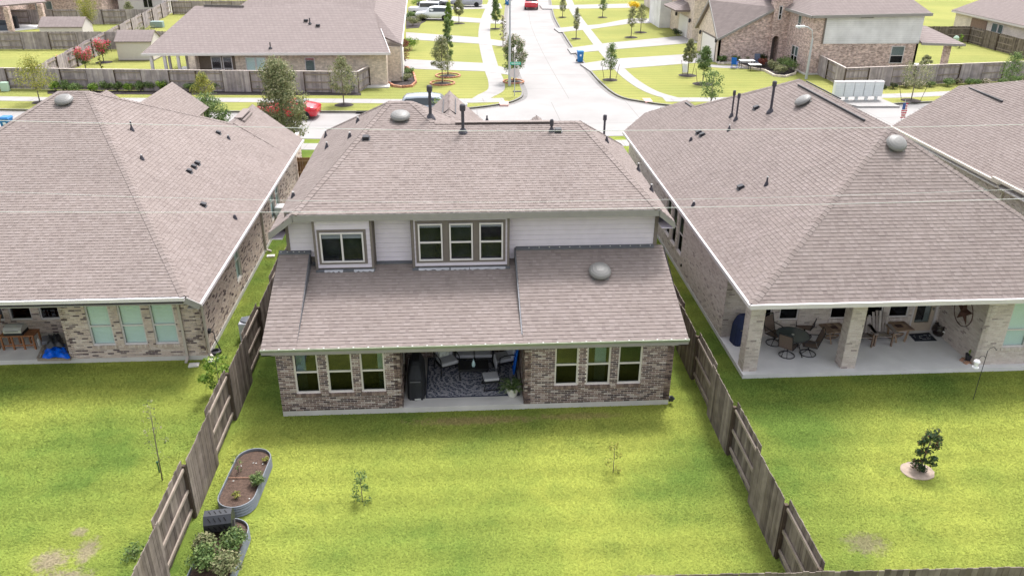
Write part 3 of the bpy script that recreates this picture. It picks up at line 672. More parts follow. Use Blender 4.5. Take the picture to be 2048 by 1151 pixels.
for x0,x1 in ((1.2,1.8),(2.15,2.8),(4.25,5.25),(5.3,5.9),(5.92,7.1)):
    n=14; pts=[]
    for i in range(n):
        t=i/(n-1); x=x0+(x1-x0)*t; y=2.80-.025*math.sin(i*1.7)-random.uniform(0,.03); pts.append((x,y))
    for i in range(n-1):
        a,b=pts[i],pts[i+1]; za,zb=PC[0]+PC[2]*a[1]+.04,PC[0]+PC[2]*b[1]+.04; zt_=PC[0]+PC[2]*2.88+.04
        m.hexa([(a[0],a[1],za-.01),(b[0],b[1],zb-.01),(b[0],2.88,zt_-.01),(a[0],2.88,zt_-.01),(a[0],a[1],za),(b[0],b[1],zb),(b[0],2.88,zt_),(a[0],2.88,zt_)])
m.build('sealant',seal_m,H1,kind='stuff')
# roof furniture
dome(H1,onP(801,238,UR),norm_of(UR)); dome(H1,onP(1199,547,PR),norm_of(PR),.36)
def pp(h,P,bx,by,tx,ty,r=.04,cap=False,cone=True):
    b=onP(bx,by,P); d=ray(tx,ty); t=math.hypot(*(b-CAM)[:2])/math.hypot(*d[:2]); pipe(h,b,max(.12,(CAM+d*t)[2]-b[2]),r,cap,cone)
pp(H1,UR,926,265,924,219,.075,True); pp(H1,UU,861,236,857,181,.075,True)
pp(H1,UR,1103,263,1103,249,.05,True); boxvent(H1,onP(1116,263,UR),UR); boxvent(H1,onP(732,278,UR),UR)
for a in ((1213,284,1213,271),(1276,342,1277,326),(1302,382,1303,368)): pp(H1,URt,*a)
for a in ((652,274,651,261),(700,275,700,264),(716,244,716,234),(654,296,653,284),(587,394,586,383)): pp(H1,UL,*a)
pipe(H1,onY(1208,270,13)-np.array([0,0,.35]),1.05,.06,True,False); pipe(H1,onY(974,244,12),.3,.04)
def fixture(o,x,y,z): pass
m=MB(); m.lathe((-.1,-.08,2.35),[(.05,-.1),(.09,0),(.07,.06),(0,.07)],10); m.lathe((12.3,-.08,2.35),[(.05,-.1),(.09,0),(.07,.06),(0,.07)],10); m.build('corner_light',vinyl,H1)
m=MB(); m.tube([(12.22,.05,.2),(12.3,.0,.3),(12.36,-.05,.22)],.04,8); m.box(12.2,12.34,-.02,.12,.12,.26); m.build('hose_bib',black_m,H1)

# ============================================================ LEFT HOUSE
H2=thing('brick_house','single storey tan brick house on the left, three mint-blind windows facing the lawn','house')
XW,YB=-3.30,3.66
slab(H2,[(-15.5,YB),(-3.27,YB-.02),(-3.27,24),(-15.5,24)],.17)
FA=((-7.91,YB,0),(1,0),(0,-1)); wz=(.66,2.40); wins=[(-7.07,-6.29),(-6.005,-5.215),(-4.95,-4.15)]
wall(H2,FA,4.61,2.75,[(a+7.91,b+7.91,*wz) for a,b in wins],brickB,mortar2,150,z0=.17)
for a,b in wins: window(H2,FA,a+7.91,b+7.91,*wz,blind=.995,split=.42,gl=glass_b,fmat=white_t); sill(H2,FA,a+7.89,b+7.93,wz[0],brickB)
FSd=((XW,24,0),(0,-1),(1,0))
sidew=[(24-9.2,24-8.45,.7,2.3),(24-16.2,24-15.3,.7,2.3),(24-17.3,24-16.5,.7,2.3)]
wall(H2,((XW,YB,0),(0,1),(1,0)),20.3,2.75,[(24-b-YB,24-a-YB,c,d) for a,b,c,d in sidew],brickB,mortar2,150,z0=.17)
for a,b,c,d in sidew: window(H2,((XW,YB,0),(0,1),(1,0)),24-b-YB,24-a-YB,c,d,blind=.99)
wall(H2,((-7.91,YB,0),(0,1),(-1,0)),1.95,2.75,[],brickB,mortar2,0,z0=.17)
FPb=((-15.5,5.6,0),(1,0),(0,-1)); pw=[(-11.6,-10.9),(-10.71,-9.93),(-9.65,-8.95)]
wall(H2,FPb,7.6,2.75,[(a+15.5,b+15.5,.72,2.2) for a,b in pw],brickB,mortar2,0,z0=.17)
for a,b in pw: window(H2,FPb,a+15.5,b+15.5,.72,2.2,split=.9,style='pic',fmat=white_t)
m=MB(); m.box(-15.5,-7.9,YB,5.6,2.7,2.76); m.build('patio_ceiling',fascia_m,H2)
r2=MB().build('roof',underlay,H2)
LR=(2.68-.65*2.9,-.65,0); LB=(2.95-.38*2.66,0,.38); LLx=-18.06; LL=(2.68+.65*18.06,.65,0)
ye=2.66; xh=(LR[0]-(LB[0]+LB[2]*ye))/.65; za=7.21; ya=(za-LB[0])/.38; xa=(LR[0]-za)/.65; xa2=-11.1
zr2=LR[0]+LR[1]*-5.6
pA=[[(-2.9,19.3,2.68),(-2.9,22.7,2.68),(-5.55,23.5,zr2),(-5.6,19.3,zr2)],[(-2.9,ye,2.68),(-2.9,19.3,2.68),(-5.6,19.3,zr2),(xa,ya,za),(xh,ye,2.95)]]
pB=[[(xh,ye,2.95),(xa,ya,za),(xa2,ya,za),(-17.5,ye,2.95)]]
shingles(r2,pA+pB,300)
m=MB(); m.poly([(xa,ya,za),(-5.6,19.3,zr2),(-8,24,2.7),(-14,24,2.7),(xa2,ya,za)]); m.poly([(xa2,ya,za),(-14,24,2.7),(-18,20,2.68),(-18,3,2.9)]); m.poly([(-5.55,23.5,zr2),(-8.2,22.7,2.7),(-8.2,19,2.7),(-5.6,19.3,zr2)]); m.build('front_slope',shingle,r2)
# street-side gables of the left house
def gable(house,roof,x,y0,y1,z,dx,sl,wallm=None,both=True):
    fs=[[(x,y0,z),(x+dx,y0,z-sl*dx),(x+dx,y1,z-sl*dx),(x,y1,z)],[(x,y0,z),(x,y1,z),(x-dx,y1,z-sl*dx),(x-dx,y0,z-sl*dx)]]
    shingles(roof,fs,0); m=MB(); m.poly([(x-dx,y1-.2,z-sl*dx-.05),(x+dx,y1-.2,z-sl*dx-.05),(x,y1-.2,z-.08)]); m.box(x-dx+.3,x+dx-.3,y0+.3,y1-.2,0,z-sl*dx); m.build('gable_wall',wallm or brickB,house)
g=onY(344,164,27.5); e=onY(418,215,27.5); dx_=e[0]-g[0]; gable(H2,r2,g[0],18.5,27.5,g[2],dx_,(g[2]-e[2])/dx_); g=onY(212.7,180,27); gable(H2,r2,g[0],20,27,g[2],2,.7)
caps(r2,[((xh,ye,2.95),(xa,ya,za),norm_of(LR),norm_of(LB)),((xa,ya,za),(xa2,ya,za),(0,1,1),norm_of(LB)),((xa,ya,za),(-5.6,19.3,zr2),norm_of(LR),(0,1,1)),((-5.6,19.3,zr2),(-5.55,23.5,zr2),(1,0,1),(-1,0,1)),((xa2,ya,za),(-17.5,ye,2.95),norm_of(LB),norm_of(LL))])
m=MB(); m.bar((-5.3,20.2,zr2-.1),(-5.3,22,zr2-.1),.12,.1); m.bar((-5.55,20.2,zr2+.06),(-5.55,22.2,zr2+.06),.4,.05,.5); m.build('ridge_vent',shingle,r2)
strip(H2,'gutter',white_t,[((-18,ye-.05,2.88),(xh,ye-.05,2.88),.11,.12),((-2.87,ye,2.63),(-2.87,22.7,2.63),.10,.11)])
strip(H2,'fascia',fascia_m,[((xh,ye-.05,2.84),(-2.86,ye-.05,2.58),.05,.22)])
m=MB(); m.box(-18,XW,ye,YB,2.66,2.7); m.box(XW,-2.9,ye,22.6,2.5,2.53); m.build('soffit',fascia_m,H2)
for pth in ([(-3.9,ye+.02,2.85),(-3.95,YB-.06,2.55),(-3.95,YB-.06,.15),(-3.95,YB-.3,.06)],[(-2.95,YB+.2,2.6),(-3.24,YB+.12,2.4),(-3.24,YB+.12,.15),(-3.1,YB,.06)],[(-2.95,13.2,2.6),(-3.24,13.2,2.4),(-3.24,13.2,.15),(-3.0,13.2,.06)]):
    m=MB(); 
    for a,b in zip(pth,pth[1:]): m.bar(a,b,.085,.06)
    m.build('downspout',M('downspout_tan',(.45,.40,.37),.5,.04),H2)
for i,px in enumerate(((388,731),(428,721),(542,513))):
    g=G(*px); m=MB(); m.cbox((g[0],g[1],.03),(.34,.24,.06),.1); m.cbox((g[0],g[1]-.02,.065),(.22,.14,.02),.1); o=m.build('splash_block',concrete)
    tag(o,['white concrete splash block on the lawn below the left house downspout, near the windows','white splash block at the rear right corner of the left house','splash block far along the left house side wall'][i],'splash block','splash blocks beside the left house')
dome(H2,onP(130,205,LB),norm_of(LB),.36)
for a in ((264,261,261,242),(284,319,282,309),(457,278,456,270),(470,437,469,430)): pp(H2,LR,*a)
for p in ((437,267),(395,328),(388,335),(379,344),(407,411)): boxvent(H2,onP(*p,LR),LR,.13,(1,0))
m=MB(); p=onX(418,662,XW+.05); m.box(p[0]-.03,p[0]+.06,p[1]-.08,p[1]+.08,p[2]-.05,p[2]+.08); m.tube([p,(p[0]+.12,p[1]+.1,p[2]-.1),(p[0]+.15,p[1]+.05,.5),(p[0]+.3,p[1],.1)],.018); m.build('hose_bib',black_m,H2)
m=MB(); g=G(432,706)
m.lathe((g[0],g[1],0),[(.16,0),(.2,.03),(.2,.1),(.12,.12),(.12,.04)],14); m.lathe((g[0]-.28,g[1]-.22,0),[(.1,0),(.14,.05),(.08,.08)],10); o=m.build('hose_reel',black_m); tag(o,'black coiled hose lying at the foot of the left house side wall','hose')
p=onX(556,421,XW+.1); m=MB(); m.box(XW+.02,XW+.42,p[1]-.3,p[1]+.3,p[2]-.25,p[2]+.25); m.build('meter_box',M('meter_white',(.7,.7,.72),.4,.03),H2)
q=MB(); q.box(XW+.42,XW+.44,p[1]-.2,p[1]+.2,p[2]-.15,p[2]+.15); q.build('meter_grille',black_m,H2)

# ============================================================ RIGHT HOUSE
H3=thing('brick_house','single storey pale brick house on the right with a two pillar patio and metal star','house')
xw,yw=15.12,1.62
slab(H3,[(xw-.03,yw-.22),(27.4,yw-.22),(27.4,22),(xw-.03,22)],.15,patio_c)
sw=[(6.55,7.35,.75,2.5),(7.6,8.35,.75,2.5),(8.6,9.35,.75,2.5)]
sideops=[]
for px in ((1332,395,1341,478),(1344,405,1354,487),(1356,418,1368,500)): 
    a=onX(px[0],px[1]+30,xw); b=onX(px[2],px[3]-30,xw); sideops.append((min(a[1],b[1]),max(a[1],b[1])))
yc=sorted([sum(s)/2 for s in sideops]); sideops=[(y-.38,y+.38,.8,2.45) for y in yc]
wall(H3,((xw,22,0),(0,-1),(-1,0)),22-4.05,3.0,[(22-b,22-a,c,d) for a,b,c,d in sideops],brickC,mortar2,150,z0=.15)
for a,b,c,d in sideops: window(H3,((xw,22,0),(0,-1),(-1,0)),22-b,22-a,c,d,fmat=white_t); sill(H3,((xw,22,0),(0,-1),(-1,0)),22-b,22-a,c,brickC)
FP=((xw,4.05,0),(1,0),(0,-1)); pw=[(16.45,16.93),(17.20,17.93),(19.12,19.85),(20.42,21.12),(21.34,22.10)]; 
wall(H3,FP,23.3-xw,3.0,[(a-xw,b-xw,.78,2.45) for a,b in pw]+[(22.27-xw,23.13-xw,.15,2.4)],brickC,mortar2,0,z0=.15)
for a,b in pw: window(H3,FP,a-xw,b-xw,.78,2.45,style='hung',split=.72,fmat=white_t); sill(H3,FP,a-xw-.03,b-xw+.03,.78,brickC)
m=MB(); F=FP; u0,u1=22.29-xw,23.11-xw; m.fb(F,u0,u1,.17,.52,-.1,-.04); m.fb(F,u0,u0+.13,.52,2.38,-.1,-.04); m.fb(F,u1-.13,u1,.52,2.38,-.1,-.04); m.fb(F,u0+.13,u1-.13,2.2,2.38,-.1,-.04)
dr=m.build('door',M('beige_door',(.46,.38,.31),.5,.05),H3); q=MB(); q.fb(F,u0+.13,u1-.13,.52,2.2,-.09,-.07); q.build('pane',glass,dr); q=MB(); q.fb(F,u0+.1,u1-.1,.4,2.3,-.5,-.45); q.build('room_backing',room_m,dr)
q=MB(); q.fb(F,u1+.0,u1+.09,.15,2.5,-.1,.03); q.fb(F,u0-.06,u0,.15,2.5,-.1,.03); q.build('door_frame',white_t,dr); q=MB(); q.fb(F,u1-.1,u1-.05,1.05,1.15,-.04,.02); q.build('handle',vent_m,dr)
wall(H3,((23.3,4.05,0),(0,-1),(-1,0)),4.05-yw,3.0,[],brickC,mortar2,150,z0=.15)
FW_=((23.3,yw,0),(1,0),(0,-1)); wall(H3,FW_,4.1,3.0,[(24.17-23.3,25.0-23.3,.82,2.55),(25.3-23.3,26.1-23.3,.82,2.55)],brickC,mortar2,0,z0=.15)
for a,b in ((24.17,25.0),(25.3,26.1)): window(H3,FW_,a-23.3,b-23.3,.82,2.55,blind=.99,split=.38,fmat=white_t); sill(H3,FW_,a-23.33,b-23.27,.82,brickC)
for x0,x1 in ((15.15,15.62),(18.60,19.08)):
    pil=thing('pillar','x','x') if False else None
    F1=((x0,yw,0),(1,0),(0,-1)); w=x1-x0
    m=MB(); m.box(x0,x1,yw,yw+.47,.15,3.0); ptop=m.build('pillar',mortar2,H3)
    bb=MB(); z=.155; k=0
    while z<2.95:
        for (O,U,N) in (((x0,yw),(1,0),(0,-1)),((x0,yw+.47),(0,-1),(-1,0)),((x1,yw),(0,1),(1,0)),((x1,yw+.47),(-1,0),(0,1))):
            u=-(.106 if k%2 else 0)
            while u<.47:
                a,b=max(u+.005,0),min(u+.207,.47)
                if b-a>.02: bb.fb(((O[0],O[1],0),U,N),a,b,z,z+.058,0,.012+random.uniform(0,.004),random.random())
                u+=.212
        z+=.0677;k+=1
    bb.build('bricks',brickC,ptop,kind='stuff')
m=MB(); m.box(xw,23.3,yw,4.05,2.95,3.0); m.box(xw,23.3,yw+.05,yw+.35,2.6,2.95); m.build('patio_ceiling',white_t,H3)
r3=MB().build('roof',underlay,H3)
RL=(3.15-.65*14.75,.65,0); RB=(3.15-.74*.77,0,.74); RRx=27.65; RR=(3.15+.65*27.65,-.65,0)
zc=7.33; xc=21.2; yc_=(zc-RB[0])/.74
fp=[tuple(onP(*p,RL)) for p in ((1290,226),(1373,200))]; vy=onP(1400,215,RL)
pL=[[(14.75,.77,3.15),(xc,yc_,zc),(xc,14.9,zc),(17.8,19.3,RL[0]+.65*17.8),(14.75,19.3,3.15)],[(14.75,19.3,3.15),(17.8,19.3,RL[0]+.65*17.8),fp[1],fp[0],(14.75,22,3.15)]]
pBk=[[(14.75,.77,3.15),(27.65,.77,3.15),(xc,yc_,zc)]]
pRt=[[(27.65,.77,3.15),(27.65,20,3.15),(xc,14.9,zc),(xc,yc_,zc)]]
shingles(r3,pL+pBk+pRt,300)
m=MB(); m.poly([(xc,14.9,zc),(27.6,20,3.15),(20.2,22.5,3.15),(17.8,19.3,5.1)]); m.build('front_slope',shingle,r3)
caps(r3,[((14.75,.77,3.15),(xc,yc_,zc),norm_of(RL),norm_of(RB)),((27.65,.77,3.15),(xc,yc_,zc),norm_of(RR),norm_of(RB)),((xc,yc_,zc),(xc,14.9,zc),(-1,0,1),(1,0,1)),((xc,14.9,zc),(17.8,19.3,RL[0]+.65*17.8),norm_of(RL),(0,1,1))])
m=MB(); 
for ya_,yb_ in ((7.8,14.3),):
    m.bar((xc-.27,ya_,zc-.12),(xc-.27,yb_,zc-.12),.06,.07)
m.bar((xc+.12,10.8,zc+.02),(xc+.12,14.4,zc+.02),.04,.05); 
p=onP(1371,206,RL);q=onP(1383,214,RL); m.bar(p,q,.08,.1); m.build('ridge_vent',black_m,r3)
strip(H3,'gutter',white_t,[((14.72,.72,3.09),(14.72,21.9,3.09),.10,.13),((14.7,.72,3.08),(27.7,.72,3.08),.10,.15)])
m=MB(); m.box(14.75,27.6,.75,yw,2.98,3.0); m.box(14.75,xw,.75,21.9,2.97,3.0); m.build('soffit',white_t,H3)
m=MB(); m.cbox((16.0,1.2,2.9),(.16,.1,.1),0); m.cbox((16.3,1.2,2.9),(.12,.1,.12),.4); m.build('flood_light',rivet_m,H3)
dome(H3,onP(1790,291,RB),norm_of(RB),.36); dome(H3,onP(1608,206,RL),norm_of(RL),.36)
for a in ((1463,233,1469,189,.05,True),(1472,240,1480,195,.05,True),(1541,224,1550,171,.07,True),(1458,261,1460,250),(1382,281,1383,275),(1533,370,1536,353),(1387,411,1389,402)): pp(H3,RL,*a)
for p in ((1512,217),(1397,266),(1404,271),(1481,376)): boxvent(H3,onP(*p,RL),RL,.15,(-1,0))
for p in (onX(1388,459,xw),onX(1364,530,xw)): m=MB(); m.lathe((xw-.03,p[1],p[2]),[(.05,-.05),(.05,.05)],8); m.build('wall_vent',black_m,H3)

# ============================================================ FAR RIGHT HOUSE (partly in frame)
H4=thing('brick_house','pale brick house at the right edge, cut off, mint-blind windows under a long gutter','house')
X4=30.4
wall(H4,((X4,26,0),(0,-1),(-1,0)),18.5,3.0,[(26-15.1,26-14.3,.9,2.5),(26-14.0,26-13.2,.9,2.5)],brickC,mortar2,0,z0=.1)
for a,b in ((14.3,15.1),(13.2,14.0)): window(H4,((X4,26,0),(0,-1),(-1,0)),26-b,26-a,.9,2.5,blind=.99,fmat=white_t)
slab(H4,[(X4-.02,7.5),(42,7.5),(42,26),(X4-.02,26)],.15)
r4=MB().build('roof',underlay,H4)
R4=(3.28-.62*30,.62,0); t1=onP(1918,172,R4); t2=onP(2012,212,R4); rv1=onX(1918,172,36.4); 
z4=R4[0]+R4[1]*36.4
xt=t1[0]
pts=[(30,11.9,3.28),(36.4,11.9,z4),(36.4,t1[1]-2.5,z4),(t1[0],t1[1],t1[2]),(30,22.2,3.28)]
z4=min(z4,7.3)
shingles(r4,[[(30,9.0,3.28),tuple(pl(R4,t1[0],9.0)),tuple(t1),(30,22.0,3.28)],[tuple(pl(R4,t1[0],9.0)),tuple(pl(R4,36.6,9.0)),tuple(pl(R4,36.6,t1[1]-6.5)),tuple(t1)]],0)
m=MB(); m.poly([tuple(t1),tuple(pl(R4,36.6,t1[1]-6.5)),(41,22,3.3),(36,27,3.3)]); m.poly([tuple(pl(R4,36.6,9.)),(42.8,9,3.28),(42.8,20,3.28),tuple(pl(R4,36.6,t1[1]-6.5))]); m.build('front_slope',shingle,r4)
strip(H4,'gutter',M('tan_gutter',(.55,.50,.44),.5,.04),[((29.95,11.9,3.24),(29.95,22,3.24),.12,.12),((29.75,8.9,3.44),(29.75,12.2,3.44),.12,.12),((29.9,11.95,3.1),(30.35,12.1,2.8),.09,.07),((30.36,12.1,2.8),(30.36,12.1,.2),.09,.07)])
p,q=t1,onP(2004,205,R4); m=MB(); m.bar((p[0]+.1,p[1]-.8,p[2]+.05),(q[0],q[1],q[2]+.05),.1,.1); m.build('ridge_vent',black_m,r4)
m=MB(); m.box(29.95,30.4,8.9,22,3.0,3.05); m.build('soffit',white_t,H4)
# ============================================================ FENCES
def fence(label,p0,p1,h=1.75,parts=True,bay=2.2,first=0,wm=None,pk=.14,group='wooden privacy fences',cap=False,z=0.,side=1,cat='fence',alt=True):
    wm=wm or wood; p0=np.array(p0,float);p1=np.array(p1,float); L=np.linalg.norm(p1-p0); d=(p1-p0)/L; n=np.array([-d[1],d[0]])*side
    t=thing('wooden_fence',label,cat,(p0[0],p0[1],z),group=group); nb=int(round(L/bay)); bl=L/nb; pan=MB(); rails=MB(); postsm=MB()
    o=np.array([*p0,z])
    for b in range(nb):
        sgn=1 if (b+first)%2==0 or not alt else -1
        a0=p0+d*(b*bl)
        if parts:
            m=MB(); m.cbox((*a0,z+h/2-.06),(.09,.09,h-.12),math.atan2(d[1],d[0]),.4); m.build('post',post_m,t)
        else: postsm.cbox((*a0,z+h/2-.02),(.1,.1,h-.04),math.atan2(d[1],d[0]),.4)
        off=n*(.065*sgn); ro=n*(.02*sgn)
        for zr_ in (.28,h*.5,h-.22):
            q=a0+d*bl; m=MB() if parts else rails; m.bar((*(a0+ro),z+zr_),(*(q+ro),z+zr_),.045,.085,.5)
            if parts: m.build('rail',rail_m,t)
        k=int(round(bl/pk)); w=bl/k
        for i in range(k):
            c=a0+d*((i+.5)*w)+off+n*random.uniform(-.004,.004); hh=h+random.uniform(-.02,.02)
            m=MB() if parts else pan; m.cbox((*c,z+.03+hh/2),(w-.008,.018,hh),math.atan2(d[1],d[0])+random.uniform(-.008,.008),random.random(),tilt=[('Y',random.uniform(-.006,.006))])
            if parts: m.build('picket',wm,t)
    m=MB(); m.cbox((*p1,z+h/2-.06),(.09,.09,h-.12),math.atan2(d[1],d[0]),.4); m.build('post',post_m,t)
    if not parts: pan.build('pickets',wm,t,kind='stuff'); rails.build('rails',rail_m,t,kind='stuff'); postsm.build('posts',post_m,t,kind='stuff')
    if cap: m=MB(); m.bar((*p0,z+h+.04),(*p1,z+h+.04),.14,.04,.95); m.build('cap_rail',M('pale_cap',(.55,.48,.45),.8,.1),t)
    return t
fence('weathered wooden fence between the left lawn and the middle lawn, beside the raised beds',(-1.42,-8.9),(-1.55,19.7),1.8,True,2.2,1)
fence('weathered wooden fence between the middle lawn and the right lawn, with pale rails',(13.22,-8.85),(13.65,19.95),1.8,True,2.13,0,side=-1)
fence('wooden back fence seen only as a strip of picket tops along the bottom edge',(6.6,-8.80),(29.8,-9.42),1.76,True,2.4,0,side=-1,alt=False)
# side gates between the houses
def gate(p0,p1,label,m_):
    t=thing('side_gate',label,'gate',(*p0,0),group='side gates between houses'); p0=np.array(p0);p1=np.array(p1);L=np.linalg.norm(p1-p0);d=(p1-p0)/L;k=int(L/.14)
    for i in range(k):
        c=p0+d*(i+.5)*L/k; m=MB(); m.cbox((*c,.9),(L/k-.01,.02,1.75),math.atan2(d[1],d[0]),random.random()); m.build('picket',m_,t)
    for z in (.3,.95,1.6): m=MB(); m.bar((p0[0],p0[1]-.03,z),(p1[0],p1[1]-.03,z),.04,.09); m.build('rail',M('gate_rail',(.42,.26,.15),.8,.15),t)
orange=M('stained_wood',(.3,.16,.08),.8,.2,5,.2,[(0,(.26,.13,.065)),(.5,(.34,.18,.09)),(.8,(.2,.1,.05))])
gate((-3.25,22.3),(-1.55,22.3),'orange stained wooden gate beside the left house side wall',orange)
gate((-1.45,22.0),(-.1,22.0),'orange stained gate piece left of the middle house, behind its roof edge',orange)
# ============================================================ FOLIAGE
def leafmat(name,cols): return M(name,cols[0],.6,.15,3,0,[(i/len(cols),c) for i,c in enumerate(cols)],spec=.2,trans=.35)
LG=leafmat('leaf_green',[(.08,.14,.045),(.12,.19,.06),(.16,.235,.08),(.23,.29,.11),(.055,.095,.035)])
LO=leafmat('leaf_olive',[(.14,.17,.075),(.20,.225,.105),(.26,.27,.14),(.33,.315,.18),(.09,.12,.055)])
LY=leafmat('leaf_yellowgreen',[(.20,.22,.05),(.30,.31,.07),(.38,.36,.09),(.14,.17,.045),(.45,.42,.12)])
LD=leafmat('leaf_dark',[(.018,.04,.018),(.03,.06,.025),(.05,.09,.035),(.09,.12,.05),(.12,.06,.035)])
LB_=leafmat('leaf_bright',[(.12,.22,.03),(.18,.29,.04),(.25,.36,.06),(.08,.15,.03),(.33,.40,.10)])
LP=leafmat('flower_pink',[(.55,.04,.10),(.70,.07,.15),(.78,.15,.22),(.12,.18,.05),(.6,.05,.09)])
LW=leafmat('flower_cream',[(.55,.47,.38),(.14,.17,.07),(.65,.55,.48),(.09,.12,.05),(.32,.30,.17)])
LR=leafmat('leaf_red',[(.13,.03,.04),(.2,.06,.06),(.3,.1,.06),(.08,.04,.04),(.35,.14,.09)]) if False else None
LRd=leafmat('leaf_red',[(.13,.03,.04),(.2,.06,.06),(.3,.1,.06),(.08,.04,.04),(.35,.14,.09)])
LYe=leafmat('flower_yellow',[(.75,.5,.03),(.85,.62,.05),(.6,.5,.05)])
bark=M('bark',(.19,.16,.135),.9,.25,12,.4)
def leaves(cent,rad,n,size,squash=1.,up=.3):
    """leaf quads scattered in clumps round the given centres"""
    C=np.repeat(cent,n,0); R=np.repeat(rad,n)
    d=rng.normal(size=(len(C),3)); d/=np.linalg.norm(d,axis=1)[:,None]; rr=R*rng.random(len(C))**.45
    P=C+d*rr[:,None]*np.array([1,1,squash])
    a=rng.normal(size=(len(C),3)); a/=np.linalg.norm(a,axis=1)[:,None]; nrm=d+np.array([0,0,up])+rng.normal(size=(len(C),3))*.6
    b=np.cross(a,nrm); b/=np.linalg.norm(b,axis=1)[:,None]+1e-9; a=np.cross(b,nrm); a/=np.linalg.norm(a,axis=1)[:,None]+1e-9
    s=size*(.6+.8*rng.random(len(C)))[:,None]
    V=np.stack([P-a*s*.5,P+b*s*.28,P+a*s*.5,P-b*s*.28],1).reshape(-1,3)
    F=np.arange(len(C)*4).reshape(-1,4); r=rng.random(len(C)); r=np.clip(r*.75+.25*np.repeat(rng.random(len(cent)),n),0,.999)
    return V,F,r
def tree(label,x,y,h,w,mat,base=.35,n=28,leaf=.11,den=140,group='young street trees',name='young_tree',stakes=False,ring=None,shape='cone',tr=.05,lean=(0,0),cat='tree',top=None,z=0.):
    t=thing(name,label,cat,(x,y,z),group=group)
    zb=h*base; zt_=h; tm=MB(); tx,ty=lean
    tm.tube([(x,y,z-.05),(x+tx*.3,y+ty*.3,z+h*.35),(x+tx*.7,y+ty*.7,z+h*.7),(x+tx,y+ty,z+h*.93)],[tr,tr*.8,tr*.5,tr*.2],8)
    cs=[];rs=[]
    for i in range(n):
        f=(i+.5)/n; zz=zb+(zt_-zb)*f
        if shape=='cone': rw=w/2*(1-f)**.7*(.35+1.6*min(f*2.2,.55))
        elif shape=='round': rw=w/2*math.sqrt(max(.05,1-(2*f-1)**2))
        else: rw=w/2*(.25+.75*f**.8)*(1 if f<.85 else .75)
        a=i*2.4+random.uniform(-.5,.5); q=rw*random.uniform(.35,.85)
        fr=zz/h; c=(x+tx*fr+math.cos(a)*q,y+ty*fr+math.sin(a)*q,z+zz-.02*h); cs.append(c); rs.append(w*random.uniform(.11,.2))
        if i%2==0 or shape=='vase': tm.tube([(x+tx*fr*.8,y+ty*fr*.8,z+max(zb*.8,zz-.18*h)),c],[tr*.3,tr*.08],5)
    tm.build('trunk',bark,t,smooth=True)
    den=int(den*1.3); rs=[q*1.15 for q in rs]; V,F,r=leaves(np.array(cs),np.array(rs),den,leaf,.8); np_mesh('crown',V,F,r,mat,t)
    if top:
        k=[i for i in range(n) if cs[i][2]-z>h*.5]; V,F,r=leaves(np.array([cs[i] for i in k])+np.array([0,0,.15]),np.array([rs[i]*1.0 for i in k]),den,leaf*1.15); np_mesh('blossom',V,F,r,top,t)
    if stakes:
        for sx in(-1,1):
            m=MB(); m.tube([(x+sx*w*.28,y,z),(x+sx*w*.42,y+.1,z+h*.42)],.02,5); m.build('stake',post_m,t)
    if ring:
        m=MB(); m.lathe((x,y,z),[(ring,0),(ring*.8,.05),(ring*.3,.09),(0,.1)],20); o=m.build('mulch_mound',mulchb_m,t)
    return t
def bush(label,x,y,h,w,mat,n=9,leaf=.11,den=90,group='shrubs along the far fence',name='shrub',z=0.,top=None,d=None):
    t=thing(name,label,'shrub',(x,y,z),group=group); cs=[];rs=[]
    for i in range(n):
        a=i*2.4; q=w*.30*math.sqrt(i/n); cs.append((x+math.cos(a)*q,y+math.sin(a)*q*(d or 1),z+h*(.35+.3*random.random()))); rs.append(w*.22)
    V,F,r=leaves(np.array(cs),np.array(rs),den,leaf,h/w*1.1); np_mesh('foliage',V,F,r,mat,t)
    m=MB()
    for c in cs[:5]: m.tube([(x,y,z-.02),c],[.02,.008],5)
    m.build('stem',bark,t)
    if top:
        V,F,r=leaves(np.array(cs)+np.array([0,0,h*.25]),np.array(rs)*.8,den//3,leaf); np_mesh('blossom',V,F,r,top,t)
    return t
def pt(label,bx,by,tx,ty,wpx,mat,**k):
    b=G(bx,by); h=tall(bx,by,tx,ty); w=wpx*np.linalg.norm(b-CAM)/FPX; return tree(label,b[0],b[1],max(h,.6),w,mat,**k)
brickring=M('ring_brick',(.42,.2,.13),.9,.2,10,.3,[(0,(.45,.2,.12)),(.4,(.55,.3,.2)),(.8,(.35,.16,.11))])
def ringbricks(x,y,r,label,z=0.,m_=None,squash=1.,hh=.11):
    t=thing('brick_edging',label,'edging',(x,y,z)); n=int(2*math.pi*r/.24)
    for i in range(n):
        a=2*math.pi*i/n; m=MB(); m.cbox((x+math.cos(a)*r,y+math.sin(a)*r*squash,z+hh/2),(.13,.21,hh),a+random.uniform(-.08,.08),random.random()); m.build('brick',m_ or brickring,t)
    return t
